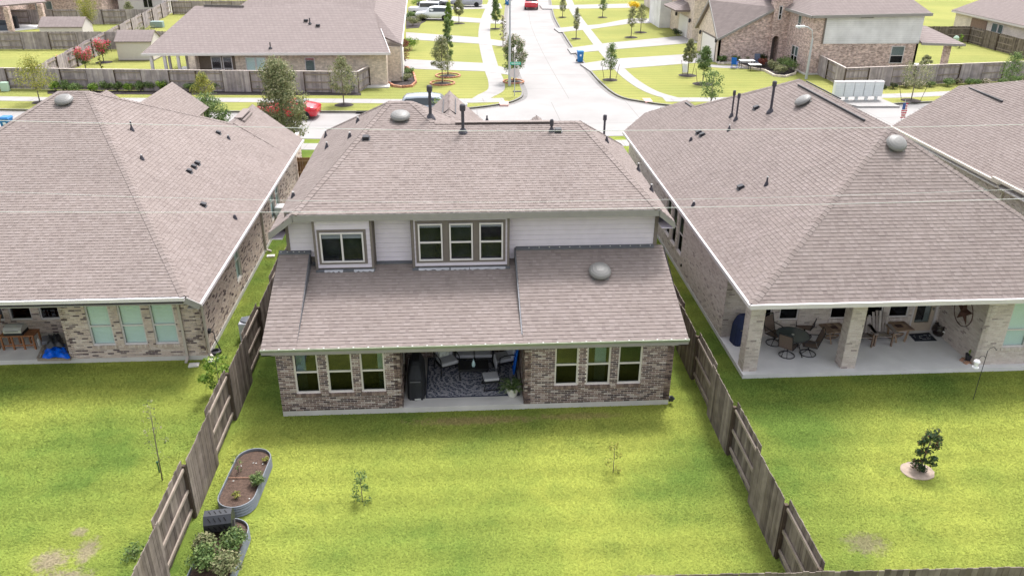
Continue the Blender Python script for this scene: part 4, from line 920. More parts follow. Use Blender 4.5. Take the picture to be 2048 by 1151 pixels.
# street trees on the far side
pt('olive green young tree in the nearer of the two brick rings on the far lawn',885,167,888,74,52,LO,ring=.75,n=24)
g=G(885,167); ringbricks(g[0],g[1],1.05,'nearer brick ring round a young tree on the corner lawn')
g=G(896,152); pt('slender tree in the farther brick ring, rising behind the olive tree',896,152,901,36,30,LG,ring=.75,n=24,base=.3); ringbricks(g[0],g[1],1.1,'farther brick ring on the corner lawn')
pt('small pale green tree with a bare trunk on the third lawn strip, left side',918,47,915,-8,24,LO,ring=.8,base=.35)
pt('bright green narrow tree rising at the top left of the side street',898,80,900,4,22,LB_,base=.3)
pt('small tree on the verge between side street pavement and kerb, near the top',991,58,989,-6,24,LG,ring=.7,base=.3)
pt('sparse brownish pink tree on the verge, left of the lamp pole',1006,92,1010,30,20,LW,base=.2,n=18,den=40)
pt('cream flowering tree behind the street lamp pole at the corner',1027,164,1027,76,50,LG,top=LW,ring=.65,n=26,shape='round',base=.25)
g=G(1027,164); ringbricks(g[0],g[1],.9,'brick ring under the flowering corner tree by the lamp pole')
pt('dark green young tree on the verge right of the side street',1220,160,1224,87,40,LG,ring=.7,n=26,den=60,stakes=True)
pt('thin yellow-green tree on the second verge strip, right side',1152,78,1153,16,20,LO,ring=.6,den=50)
pt('tiny tree on the verge at the top right of the side street',1125,35,1125,-5,18,LO,ring=.6,den=45)
pt('nearer of two feathery trees on the middle right lawn',1262,75,1268,14,24,LO,ring=.8,den=50,base=.4)
pt('farther of two feathery trees on the middle right lawn, with yellow tint',1281,65,1284,8,28,LO,ring=.8,den=50,base=.4)
pt('small tree on the upper right lawn near the side street',1205,35,1207,-6,20,LG,ring=.7,den=45,base=.4)
pt('pale green staked tree on the corner lawn, left of the darker one',1375,151,1377,78,32,LO,ring=.85,n=22,stakes=True,base=.42)
pt('darker staked tree on the corner lawn beside the brick garage wall',1405,168,1412,93,36,LG,ring=.9,n=24,stakes=True,base=.42)
pt('feathery olive tree in front of the right end of the left grey fence',688,210,689,114,62,LO,ring=.75,n=26,base=.3,den=90,leaf=.12)
pt('yellow-green feathery tree at the far left in front of the grey fence',80,205,66,116,74,LY,ring=.6,n=26,base=.38,den=90)
pt('yellowish young tree in front of the fence, between two street-side gables',412,210,405,148,46,LY,ring=.6,n=20,base=.4,den=80)
pt('pale feathery staked tree behind the small flag, in front of the right fence',1822,201,1834,124,62,LO,ring=.8,n=24,stakes=True,base=.42,den=50,shape='round')
pt('upright green staked tree at the right edge in front of the fence',2012,193,2018,104,50,LG,ring=.85,n=24,stakes=True,base=.36,den=80)
tree('large olive tree in the left front yard partly hiding the red sports car',-5.2,29.0,5.8,3.2,LO,base=.10,n=60,den=200,leaf=.13,shape='round',tr=.12,name='oak_tree',group='front yard trees')
tree('bushy tree with pale tips between the gables of the left house',-9.75,29.2,3.6,2.9,LG,base=.12,n=44,den=150,leaf=.12,shape='round',tr=.09,name='oak_tree',group='front yard trees')
tree('small sparse tree showing above the roof of the right house',25.8,41.9,2.6,2.5,LG,base=.25,n=18,den=55,leaf=.14,shape='round',group='young street trees')
tree('bright leafy twig tree behind the tall flue of the middle house',4.4,29.5,3.4,1.6,LB_,base=.3,n=10,den=40,group='young street trees')
# hedge shrubs
hx=[(112,181),(135,181),(152,183),(188,183),(212,181),(235,180),(258,182),(282,181),(303,180),(325,182),(382,182),(437,180),(468,178),(488,180),(524,180),(580,180),(606,181),(628,180),(655,180),(706,183)]
for i,(x,y) in enumerate(hx):
    g=G(x,y+2); w=random.uniform(1.0,1.5); bush('green hedge shrub along the left grey street fence, number %s from its left end'%['one','two','three','four','five','six','seven','eight','nine','ten','eleven','twelve','thirteen','fourteen','fifteen','sixteen','seventeen','eighteen','nineteen','twenty'][i],g[0],g[1],random.uniform(.85,1.15),w,LG if i%3 else LB_,den=110,leaf=.10)
m=MB(); m.prism([tuple(G(95,188)[:2]),tuple(G(400,190)[:2]),tuple(G(722,191)[:2]),tuple(G(722,186)[:2]),tuple(G(400,183)[:2]),tuple(G(95,182)[:2])],-.02,.03); struct('mulch_bed',m,mulchb_m)
rx=[(1767,178,.6,LD),(1786,178,.9,LD),(1812,176,1.2,LW),(1838,176,1.2,LW),(1860,174,1.0,LG),(1895,173,1.3,LG),(1915,168,1.0,LW),(1938,171,1.2,LG),(1952,171,1.0,LG),(1970,171,1.1,LW),(2003,171,1.0,LG),(2032,168,1.2,LG),(2048,167,1.0,LW)]
nm=['tiny round dark','small round dark','pale-tipped','pale green second','round green','dense green','small pale','green mid-row','green close-set','pale-topped','green near the right tree','green beside the frame edge','pale last']
for i,(x,y,w,m_) in enumerate(rx):
    g=G(x,y); bush(nm[i]+' shrub along the right grey fence, behind the mailboxes',g[0],g[1],w*.7,w,m_,den=100,leaf=.10)
# planter bed at the left far house corner and other front beds
def bed(label,poly,mat_,m_,edge=True):
    t=thing('planting_bed',label,'flower bed',(poly[0][0],poly[0][1],0)); m=MB(); m.prism(poly,-.05,.05); m.build('mulch',mulchb_m,t)
    if edge:
        for i in range(len(poly)):
            a=np.array(poly[i]);b=np.array(poly[(i+1)%len(poly)]); L=np.linalg.norm(b-a); k=max(1,int(L/.26))
            for j in range(k):
                c=a+(b-a)*(j+.5)/k; q=MB(); q.cbox((*c,.09),(L/k*.92,.16,random.uniform(.16,.24)),math.atan2(b[1]-a[1],b[0]-a[0]),random.random()); q.build('stone',m_,t)
    return t
P1=[tuple(G(*p)[:2]) for p in ((775,166),(787,174),(805,176),(824,174),(832,166),(828,150),(815,137),(790,137),(782,150))]
bed('raised brick planter full of grasses at the corner of the left far house',P1,None,brickring)
for x,y,h,w,m_,lb in ((795,160,.9,1.5,LG,'bright grass clump at the front left of the brick planter'),(812,162,.8,1.4,LO,'pale grass clump at the front right of the brick planter'),(783,148,.8,1.1,LD,'dark shrub at the wall side of the brick planter'),(799,150,1.3,1.3,LRd,'burgundy shrub in the middle of the brick planter'),(816,150,.9,1.3,LG,'round green shrub at the back of the brick planter')):
    g=G(x,y); bush(lb,g[0],g[1],h,w,m_,group='planter shrubs',leaf=.12)
g=G(808,135); tree('small red-leaved tree beside the brick planter',g[0],g[1],2.7,2.0,LRd,base=.3,n=16,den=55,group='ornamental trees',shape='vase',name='ornamental_tree')
for x,y,h,w,m_,lb in ((820,100,1.5,2.3,LB_,'bright green shrub between the first and second left driveways'),(806,98,1.0,1.6,LD,'dark shrub beside the bright one by the second left driveway'),(826,52,1.4,2.2,LO,'tan grassy shrub in the bed below the white cars'),(843,42,1.2,2.2,LO,'olive shrub in the bed nearest the white cars'),(823,40,1.4,2.4,LG,'pale green shrub at the back of the bed by the cars'),(836,15,2.0,3.0,LB_,'bright green bush behind the white boxy car')):
    g=G(x,y); bush(lb,g[0],g[1],h,w,m_,group='front bed shrubs',leaf=.15)
m=MB(); m.prism(Gp((812,58),(838,56),(842,48),(852,43),(850,36),(812,34))[::1],-.03,.03); struct('mulch_bed',m,mulchb_m)
P2=[tuple(G(*p)[:2]) for p in ((1500,138),(1530,143),(1548,153),(1570,155),(1590,149),(1592,142),(1560,130),(1530,124),(1440,125),(1436,129),(1470,129))]
bed('long front bed with pale stone edging against the right far brick house',P2,None,M('edge_stone',(.6,.53,.45),.9,.15,8,.2,[(0,(.6,.53,.45)),(.5,(.68,.6,.52)),(.8,(.5,.44,.38))]))
for x,y,h,w,m_,lb in ((1443,126,.9,1.3,LG,'shrub nearest the garage in the long front bed'),(1470,125,.9,1.3,LG,'second shrub from the garage in the long front bed'),(1492,124,.8,1.3,LO,'third shrub from the garage, behind the white chairs'),(1520,126,1.2,1.6,LD,'dark round shrub left of the arched entry'),(1523,134,1.0,1.3,LRd,'reddish shrub before the arched entry'),(1545,140,1.2,1.7,LO,'pale olive shrub before the arched entry'),(1560,148,1.0,1.7,LO,'pale shrub at the front tip of the long bed'),(1578,145,1.7,2.2,LG,'largest green shrub in the long bed, below the double window'),(1565,137,1.4,2.0,LG,'green shrub behind the pale ones by the arched entry')):
    g=G(x,y); bush(lb,g[0],g[1],h,w,m_,group='front bed shrubs',leaf=.13)
g=G(1267,22); bush('yellow flowering bush beside the upper right garage',g[0],g[1],1.6,2.4,LYe,group='front bed shrubs',leaf=.2)
for x,y,lb in ((1353,72,'dark round shrub at the garage corner of the middle right drive'),(1330,45,'small bush below the white garage door')):
    g=G(x,y); bush(lb,g[0],g[1],1.1,1.6,LD,group='front bed shrubs')
# ============================================================ BACKYARD PLANTS
g=G(325,960); tree('thin bare sapling on the left lawn beside the fence',g[0],g[1],2.6,.9,LO,base=.3,n=14,den=7,leaf=.07,group='backyard saplings',name='sapling',tr=.02,lean=(.05,.1))
m=MB(); q=G(319,944); m.tube([(q[0],q[1],0),(q[0],q[1],.36)],.02,8); m.box(q[0]-.03,q[0]+.03,q[1]-.02,q[1]+.02,.33,.38); o=m.build('garden_stake',M('dark_green_metal',(.03,.09,.05),.5,0)); tag(o,'short dark green stake standing next to the bare sapling','stake')
g=G(725,1003); tree('feathery knee-high sapling at the left of the middle lawn',g[0],g[1],1.0,.8,LG,base=.05,n=10,den=26,leaf=.07,group='backyard saplings',name='sapling',tr=.012)
g=G(1226,945); tree('very thin pale sapling in the middle of the central lawn',g[0],g[1],1.05,.7,LY,base=.1,n=9,den=14,leaf=.07,group='backyard saplings',name='sapling',tr=.012)
g=G(443,792); tree('leafy bright green shrub against the fence, beside the left house rear corner',g[0],g[1],1.5,1.3,LB_,base=.2,n=14,den=45,leaf=.11,group='backyard shrubs',name='leafy_shrub',shape='round',tr=.02,cat='shrub')
g=G(1838,944)
t=tree('dark glossy holly shrub in a pale ring on the right lawn',g[0],g[1],1.35,.78,LD,base=.1,n=22,den=45,leaf=.085,group='backyard shrubs',name='holly_shrub',shape='round',tr=.03,lean=(.18,.1),cat='shrub')
def blob(cx,cy,rx,ry,z0,z1,n=26,jit=.08,seed=1):
    r=random.Random(seed); return [(cx+rx*math.cos(2*math.pi*i/n)*(1+r.uniform(-jit,jit)),cy+ry*math.sin(2*math.pi*i/n)*(1+r.uniform(-jit,jit))) for i in range(n)]
sand=M('pale_sand',(.34,.27,.22),.95,.2,6,.5,detail=8)
m=MB(); c=G(1834,942); m.prism(blob(c[0],c[1],.47,.40,0,0,30,.04),-.02,.028); o=m.build('sand_ring',sand); tag(o,'pale sandy ring on the lawn under the dark holly shrub','sand bed')
g=G(270,1110); bush('low weedy plant by the fence foot at the bottom of the left lawn',g[0],g[1],.35,.8,LG,n=8,den=40,leaf=.06,group='backyard shrubs')
# raised beds
galv=M('galvanised_steel',(.20,.22,.25),.45,.06,5,metal=.4,spec=.5)
def raised(label,cx,cy,L,w,rot,h=.34):
    t=thing('raised_bed',label,'planter',(cx,cy,0),rot,group='oval galvanised raised beds',local=True)
    def oval(L,w,n=14):
        r=w/2; a=L/2-r; return [(r*math.cos(math.pi*i/n),a+r*math.sin(math.pi*i/n)) for i in range(n+1)]+[(-r*math.cos(math.pi*i/n),-a-r*math.sin(math.pi*i/n)) for i in range(n+1)]
    base=oval(L,w); m=MB(); k=len(base); rings=[]; nz=17
    for j in range(nz):
        z=h*j/(nz-1); off=.010*math.sin(j*math.pi/2*1.0+.3)*(1 if 0<j<nz-1 else 0)+(.012 if j%4 in(1,2) else 0); o_=oval(L+2*off,w+2*off); rings.append([(x,y,z) for x,y in o_])
    for j in range(nz-1):
        for i in range(k): a,b=i,(i+1)%k; m.poly([rings[j][a],rings[j][b],rings[j+1][b],rings[j+1][a]])
    inn=oval(L-.03,w-.03)
    for i in range(k): a,b=i,(i+1)%k; m.poly([(*inn[b],h-.12),(*inn[a],h-.12),(*inn[a],h),(*inn[b],h)])
    m.build('side_panel',galv,t)
    q=MB(); q.tube([(x,y,h) for x,y in oval(L,w)],.017,6,close=True); q.build('rim',M('rim_steel',(.24,.26,.29),.4,.04,5,metal=.5),t)
    q=MB(); q.poly([(x,y,h-.07) for x,y in oval(L-.02,w-.02)]); q.build('soil',soil_m,t)
    q=MB(); q.tube([(-w/2,0,h-.04),(w/2,0,h-.04)],.012,6); q.build('cross_brace',M('rusty_rod',(.35,.2,.13),.7,.1),t)
    return t
raised('oval galvanised raised bed with a round herb bush and bare soil, nearer the house',-.37,-3.33,2.5,.96,-.05)
raised('oval galvanised raised bed overgrown with leafy plants at the bottom left',-.36,-6.5,3.0,1.0,-.05)
bs=lambda *a,**k: bush(*a,group='plants in the raised beds',**k)
bs('round dark green herb bush in the nearer raised bed',.02,-3.62,.42,.52,LG,n=12,den=110,leaf=.045,z=.27)
bs('small pale plant at the far end of the nearer raised bed',.03,-2.62,.22,.25,LY,n=6,den=25,leaf=.05,z=.27)
bs('small yellow-green plant at the near end of the nearer raised bed',-.42,-4.12,.24,.3,LY,n=6,den=30,leaf=.05,z=.27)
tree('wispy blue-green plant with pale stems in the nearer raised bed',-.62,-3.05,.6,.4,LG,base=.1,n=8,den=10,leaf=.05,group='plants in the raised beds',name='garden_plant',shape='vase',tr=.012,z=.27,cat='plant')
for i,(x,y,h,w,lb) in enumerate(((-.02,-6.0,.6,.85,'leafy plant spilling over the right rim of the lower raised bed'),(-.72,-6.0,.55,.7,'leafy plant at the left rim of the lower raised bed, below the tumbler'),(-.5,-6.6,.7,1.0,'largest leafy clump in the lower raised bed'),(.0,-6.75,.65,.95,'leafy clump at the lower right of the bottom raised bed'))):
    bs(lb,x,y,h,w,LO if i%2 else LG,n=16,den=75,leaf=.075,z=.27)
    c_=thing
def litter():
    m=MB()
    for i in range(9):
        x,y=random.uniform(-.7,.0),random.uniform(-4.3,-2.5); m.cbox((x,y,.285),(.035,.025,.01),random.uniform(0,3))
    o=m.build('stones',rivet_m,kind='stuff'); tag(o,'scattered white stones on the soil of the nearer raised bed','stones')
litter()
# compost tumbler
t=thing('compost_tumbler','black octagonal compost tumbler with slotted sides standing between the two raised beds','composter',(-.50,-5.38,0),.12,local=True)
m=MB(); n=8; prof=[]
cz=.62; R=.29; hw=.33
ringp=[(R*math.cos(2*math.pi*(i+.5)/n),R*math.sin(2*math.pi*(i+.5)/n)) for i in range(n)]
for i in range(n):
    a,b=ringp[i],ringp[(i+1)%n]; m.poly([(-hw,a[0],cz+a[1]),(hw,a[0],cz+a[1]),(hw,b[0],cz+b[1]),(-hw,b[0],cz+b[1])])
m.poly([(-hw,a[0],cz+a[1]) for a in ringp]); m.poly([(hw,a[0],cz+a[1]) for a in ringp][::-1]); m.build('drum',M('tumbler_black',(.022,.024,.03),.4,.1,8,spec=.5),t)
q=MB()
for i in range(n):
    a,b=np.array(ringp[i]),np.array(ringp[(i+1)%n]); c=(a+b)/2; nn_=c/np.linalg.norm(c)
    for k in range(4):
        x=-hw+.14+k*.125; e=(b-a)/np.linalg.norm(b-a)
        p0=c-e*.05+nn_*.006; p1=c+e*.05+nn_*.006; q.bar((x-.03,p0[0],cz+p0[1]),(x+.03,p1[0],cz+p1[1]),.02,.012,up=(0,nn_[0],nn_[1]))
q.build('vent_slots',M('slot_dark',(.004,.004,.005),.6,0),t,kind='stuff')
for sx in(-1,1):
    q=MB(); q.tube([(sx*(hw+.03),-.3,0),(sx*(hw+.03),0,cz),(sx*(hw+.03),.3,0)],.015,6); q.build('leg',vent_m,t)
for sx in (-1,1): q=MB(); q.lathe((sx*hw,0,cz),[(.31,-.012),(.31,.012)],8,axis='y'); 
# shepherd's hook with feeder
b=G(1946,799); hh=tall(1946,799,1988,716)
t=thing('shepherd_hook','thin black double shepherd hook planted in the right lawn by the patio edge','garden hook',(b[0],b[1],0))
m=MB(); x,y=b[0],b[1]; hh=1.95
m.tube([(x,y,0),(x,y,hh-.12),(x+.05,y,hh-.02),(x+.15,y,hh+.02),(x+.24,y,hh-.03),(x+.27,y,hh-.10),(x+.3,y,hh-.06)],.011,7); m.build('pole',black_m,t)
m=MB(); m.tube([(x,y,hh-.38),(x-.06,y,hh-.30),(x-.16,y,hh-.30),(x-.22,y,hh-.38),(x-.25,y,hh-.42)],.009,6); m.build('hook',black_m,t)
m=MB(); m.lathe((x-.25,y,hh-.72),[(.02,.28),(.07,.27),(.1,.22),(.065,.2),(.065,.06),(.10,.03),(.1,0)],14); o=m.build('bird_feeder',M('feeder_white',(.75,.75,.8),.5,.03)); tag(o,'white bird feeder hanging from the black garden hook','bird feeder')
# ============================================================ FURNITURE HELPERS
cush=M('grey_cushion',(.43,.43,.46),.9,.06,20); blk=M('black_metal',(.014,.014,.018),.5,0,spec=.4)
def sofa(label,cx,cy,z,rot,w,cat,grp=None,n=1,back=True):
    t=thing('cushioned_'+('loveseat' if n>1 else 'armchair'),label,cat,(cx,cy,z),rot,group=grp,local=True)
    for i in range(n):
        x0=-w/2+w*i/n+.01; x1=-w/2+w*(i+1)/n-.01; m=MB(); m.cbox(((x0+x1)/2,-.02,.42),(x1-x0,.56,.13),0); o=m.build('seat_cushion',cush,t); bev(o,.04)
        m=MB(); m.cbox(((x0+x1)/2,.30,.72),(x1-x0,.13,.56),0,tilt=[('X',-.28)]); o=m.build('back_cushion',cush,t); bev(o,.04)
    for sx in(-1,1):
        X=sx*(w/2+.03); m=MB(); m.tube([(X,-.30,0),(X,-.28,.34),(X,-.26,.6),(X,-.1,.64),(X,.15,.63),(X,.30,.6)],.02,7); m.build('arm',blk,t)
        m=MB(); m.tube([(X,.34,0),(X,.28,.4),(X,.42,.98)],.018,7); m.build('back_leg',blk,t)
    m=MB(); m.box(-w/2-.03,w/2+.03,-.28,.28,.31,.35); m.build('seat_frame',blk,t)
    return t
def bev(o,w=.02,s=2):
    b=o.modifiers.new('bevel','BEVEL'); b.width=w; b.segments=s; o.data.polygons.foreach_set('use_smooth',[False]*len(o.data.polygons))
zf=.19
# rug
rug=bpy.data.materials.new('rug_pattern'); rug.use_nodes=True; N=rug.node_tree.nodes; Lk=rug.node_tree.links; b_=N['Principled BSDF']; b_.inputs['Roughness'].default_value=.95
tc=N.new('ShaderNodeTexCoord'); v1=N.new('ShaderNodeTexVoronoi'); v1.feature='DISTANCE_TO_EDGE'; v1.inputs['Scale'].default_value=8; Lk.new(tc.outputs['Object'],v1.inputs[0])
n1=N.new('ShaderNodeTexNoise'); n1.inputs['Scale'].default_value=12; Lk.new(tc.outputs['Object'],n1.inputs[0]); w1=N.new('ShaderNodeTexWave'); w1.wave_type='RINGS'; w1.rings_direction='SPHERICAL'; w1.inputs['Scale'].default_value=1.6; w1.inputs['Distortion'].default_value=14; Lk.new(tc.outputs['Object'],w1.inputs[0])
a1=N.new('ShaderNodeMath'); a1.operation='LESS_THAN'; a1.inputs[1].default_value=.055; Lk.new(v1.outputs[0],a1.inputs[0]); a2=N.new('ShaderNodeMath'); a2.operation='GREATER_THAN'; a2.inputs[1].default_value=.72; Lk.new(w1.outputs[1],a2.inputs[0])
a3=N.new('ShaderNodeMath'); a3.operation='MAXIMUM'; Lk.new(a1.outputs[0],a3.inputs[0]); Lk.new(a2.outputs[0],a3.inputs[1]); a4=N.new('ShaderNodeMath'); a4.operation='MULTIPLY'; Lk.new(a3.outputs[0],a4.inputs[0]); Lk.new(n1.outputs[0],a4.inputs[1])
mx=N.new('ShaderNodeMix'); mx.data_type='RGBA'; mx.inputs[6].default_value=(.075,.085,.125,1); mx.inputs[7].default_value=(.62,.6,.63,1); Lk.new(a4.outputs[0],mx.inputs[0]); Lk.new(mx.outputs[2],b_.inputs[0])
t=thing('patio_rug','dark blue-grey patterned rug on the middle house patio','rug',(5.95,1.75,zf)); m=MB(); m.box(4.45,7.42,.52,3.0,zf,zf+.014); m.build('rug_field',rug,t)
m=MB(); 
for a in ((4.45,7.42,.49,.53),(4.45,7.42,2.98,3.02),(4.42,4.46,.49,3.02),(7.4,7.44,.49,3.02)): m.box(*a,zf,zf+.018)
m.build('border',M('rug_border',(.05,.055,.085),.95,0),t)
# covered grill
def covered(label,cx,cy,z,rot,w,d,h,mat_,cap_=.75):
    t=thing('covered_grill',label,'grill cover',(cx,cy,z),rot,local=True); m=MB()
    lv=[(0,1.04,1.03),(.35,1.0,1.0),(.62,.96,.98),(.72,.9,.86),(.92,.62,.62),(1,.42,.45)]; n=28; ringsv=[]
    for f,sx,sy in lv:
        rg=[]
        for i in range(n):
            a=2*math.pi*i/n; c,s=math.cos(a),math.sin(a); e=.42; X=math.copysign(abs(c)**e,c)*w/2*sx; Y=math.copysign(abs(s)**e,s)*d/2*sy
            k=1+.035*math.sin(i*3.1)*(1-f); rg.append((X*k,Y*k,h*f))
        ringsv.append(rg)
    for j in range(len(lv)-1):
        for i in range(n): a,b=i,(i+1)%n; m.poly([ringsv[j][a],ringsv[j][b],ringsv[j+1][b],ringsv[j+1][a]])
    m.poly(ringsv[-1]); m.build('cover',mat_,t)
    q=MB(); q.box(-w*.3,w*.3,-d*.5-.012,-d*.5+.01,h*.55,h*.58); q.build('strap',M('strap_grey',(.12,.12,.13),.8,0),t)
    q=MB(); q.cbox((w*.1,-d*.52,.05),(w*.35,.03,.05)); q.build('hem_tag',rivet_m,t) if z>.185 else None
    return t
covered('black fabric covered grill at the left end of the middle house patio',4.12,1.12,zf,0,.55,1.45,1.2,M('cover_black',(.022,.023,.028),.65,.1,5))
covered('navy fabric covered grill behind the left pillar of the right patio',15.70,3.62,.15,.15,.62,.55,1.12,M('cover_navy',(.02,.03,.085),.7,.1,5))
sofa('grey cushioned armchair at the left of the patio rug, turned towards the table',5.1,2.15,zf,.42,.62,'armchair','grey cushioned patio chairs')
sofa('grey cushioned armchair at the right end of the rug, facing left',7.02,2.25,zf,-1.25,.58,'armchair','grey cushioned patio chairs')
sofa('grey two seat loveseat against the middle patio back wall',6.02,2.6,zf,0,1.25,'loveseat',None,2)
pil=M('pillow_pattern',(.5,.52,.5),.9,.35,16,0,detail=8)
m=MB(); m.cbox((4.98,2.25,zf+.72),(.4,.13,.4),.42,tilt=[('X',-.35)]); o=m.build('throw_pillow',pil); bev(o,.06,3); tag(o,'patterned square pillow on the left grey armchair','pillow')
m=MB(); m.cbox((7.15,2.42,zf+.78),(.3,.12,.3),-1.2,tilt=[('X',-.35)]); o=m.build('throw_pillow',pil); bev(o,.05,3); tag(o,'small striped pillow at the top of the right grey armchair','pillow')
t=thing('coffee_table','black low coffee table between the patio chairs','table',(5.98,1.72,zf),0,local=True); m=MB(); m.box(-.5,.5,-.3,.3,.42,.46); m.build('table_top',blk,t); m=MB(); m.box(-.48,.48,-.28,.28,.36,.42); m.build('apron',blk,t)
for sx in(-1,1):
    for sy in(-1,1): m=MB(); m.tube([(sx*.44,sy*.25,.42),(sx*.47,sy*.27,.2),(sx*.44,sy*.25,0)],.02,6); m.build('leg',blk,t)
m=MB(); m.lathe((5.98,1.62,zf+.46),[(.05,0),(.065,.05),(.055,.14),(.02,.22),(.012,.28),(0,.285)],12); o=m.build('glass_bottle',M('teal_white_glass',(.5,.68,.72),.2,.1,10,spec=.6)); tag(o,'pale teal teardrop bottle standing on the black coffee table','bottle')
t=thing('ottoman','grey cushioned ottoman with black woven base at the front of the rug','ottoman',(6.53,1.02,zf),.12,local=True); m=MB(); m.cbox((0,0,.42),(.5,.46,.1)); o=m.build('cushion',cush,t); bev(o,.035)
m=MB(); m.box(-.25,.25,-.23,.23,.3,.37)
m.build('seat_frame',blk,t)
for sx in(-1,1):
    for sy in(-1,1): m=MB(); m.tube([(sx*.25,sy*.23,.4),(sx*.22,sy*.2,.2),(sx*.27,sy*.25,0)],.018,6); m.build('leg',blk,t)
for sy in(-1,1): m=MB(); m.box(-.25,.25,sy*.23-.01,sy*.23+.01,.02,.06); m.build('stretcher',blk,t)
m=MB(); m.cbox((6.72,1.9,zf+.45),(.06,.36,.34),.2,tilt=[('X',.3)]); o=m.build('loose_cushion',cush); bev(o,.02); tag(o,'small grey cushion standing between the coffee table and the right armchair','cushion')
t=thing('plastic_sled','bright blue plastic sled leaning on the right wall of the middle patio','sled',(7.42,1.95,zf)); m=MB(); blue=M('blue_plastic',(.01,.13,.62),.4,.05)
m.hexa([(7.30,1.75,zf),(7.36,1.75,zf),(7.36,2.15,zf),(7.30,2.15,zf),(7.44,1.78,zf+.95),(7.49,1.78,zf+.95),(7.49,2.12,zf+.95),(7.44,2.12,zf+.95)]); o=m.build('shell',blue,t); bev(o,.03)
for k in range(5): m=MB(); zz=.12+k*.17; m.box(7.28+zz*.145,7.31+zz*.145,1.8,2.1,zf+zz,zf+zz+.04); m.build('ridge',blue,t)
m=MB(); m.lathe((7.36,2.32,zf+.72),[(.05,0),(.055,.12),(.05,.17),(.04,.2),(0,.21)],10); m.lathe((7.36,2.32,zf),[(.03,0),(.03,.72)],8); o=m.build('yellow_toy',M('yellow_plastic',(.75,.68,.05),.5,0)); tag(o,'bright yellow plastic object on a stick beside the blue sled','toy')
def frond_plant(label,x,y,z,n,L,mat_,name='fern'):
    t=thing(name,label,'plant',(x,y,z)); V=[];
    m=MB()
    for i in range(n):
        a=i*2.39996+random.uniform(-.2,.2); l=L*random.uniform(.7,1.1); el=random.uniform(.6,1.3); px,pz=0,0; pts=[]
        for k in range(8):
            f=k/7; pts.append((l*(math.sin(f*1.5)*math.cos(el)*.9+f*.3),l*(math.sin(el)*f-1.05*f*f*.55)))
        for k in range(7):
            (r0,z0),(r1,z1)=pts[k],pts[k+1]; w=.055*math.sin(math.pi*(k+1)/8.5)+.01; ca,sa=math.cos(a),math.sin(a)
            for sgn in (-1,1):
                for h_ in (0,.5):
                    ra=r0+(r1-r0)*h_; za_=z0+(z1-z0)*h_; rb=ra+(r1-r0)*.42; ox,oy=-sa*sgn,ca*sgn
                    m.poly([(x+ca*ra,y+sa*ra,z+za_),(x+ca*rb,y+sa*rb,z+za_+(z1-z0)*.4),(x+ca*(rb+.02)+ox*w,y+sa*(rb+.02)+oy*w,z+za_-.012)],random.random())
    m.build('frond',mat_,t,kind='stuff'); return t
t=thing('urn_planter','white round planter at the front right corner of the middle patio','planter',(7.2,.48,zf)); m=MB(); m.lathe((7.2,.48,zf),[(.1,0),(.13,.02),(.19,.2),(.245,.34),(.25,.37),(.225,.37),(.2,.32),(0,.3)],22); m.build('pot',M('white_pot',(.68,.67,.62),.6,.1,5),t)
frond_plant('arching green fern growing in the white planter',7.2,.48,zf+.32,38,.55,LG)
# left patio
t=thing('gas_grill','stainless lidded grill on an orange-brown wooden cart, left patio','grill',(-10.05,4.62,.17),.0,local=True); org=M('grill_wood',(.26,.11,.05),.6,.2,6)
m=MB(); m.box(-.55,.75,-.28,.28,.72,.78); m.build('cart_top',org,t)
for x in(-.5,-.1,.3,.7):
    for y in(-.24,.24): m=MB(); m.box(x-.03,x+.03,y-.03,y+.03,0,.72); m.build('leg',org,t)
m=MB(); m.box(-.5,.7,-.26,-.22,.2,.25); m.build('stretcher',org,t)
m=MB(); m.box(-.35,.35,-.26,.26,.78,.92); m.build('firebox',blk,t)
m=MB(); seg=[(-.27,.92),(-.27,1.08),(-.18,1.17),(.0,1.22),(.18,1.18),(.27,1.08),(.27,.92)]
for (a,b),(c,d) in zip(seg,seg[1:]): m.poly([(-.34,a,b),(.34,a,b),(.34,c,d),(-.34,c,d)])
for sx in(-.34,.34): m.poly([(sx,a,b) for a,b in seg])
m.build('lid',M('stainless',(.55,.54,.53),.35,.1,3,metal=.35),t); m=MB(); m.tube([(-.25,-.31,1.05),(.25,-.31,1.05)],.018,6); m.build('handle',vent_m,t)
t.scale=(.9,.9,.72)
t=thing('slatted_bench','reddish brown slatted wooden lounger back beside the grill at the left edge','bench',(-11.0,4.9,.17))
for i in range(8): m=MB(); x=-11.28+i*.075; m.hexa([(x,4.5,.55),(x+.06,4.5,.55),(x+.06,4.54,.55),(x,4.54,.55),(x,5.1,1.2),(x+.06,5.1,1.2),(x+.06,5.14,1.2),(x,5.14,1.2)],.6); m.build('slat',orange,t)
m=MB(); m.box(-11.3,-10.68,4.45,4.52,.17,.58); m.build('front_panel',org,t)
pa=[G(76,722,.17),G(142,721,.17),G(131,692,.17),G(90,692,.17)]
t=thing('wooden_pallet','low wooden pallet at the right front of the left patio','pallet',tuple(pa[0]))
for i in range(9):
    f=(i+.15)/9; a=pa[0]*(1-f)+pa[1]*f; f2=(i+.15)/9; b=pa[3]*(1-f2)+pa[2]*f2; m=MB(); m.bar((a[0],a[1],.30),(b[0],b[1],.30),.07,.02,random.random()); m.build('slat',wood,t)
for f in (0.02,.5,.97): a=pa[0]*(1-f)+pa[3]*f; b=pa[1]*(1-f)+pa[2]*f; m=MB(); m.bar((a[0],a[1],.235),(b[0],b[1],.235),.06,.1); m.build('stringer',rail_m,t)
tm=M('blue_tarp',(.0,.10,.62),.35,.12,4,.6,spec=.5,detail=6)
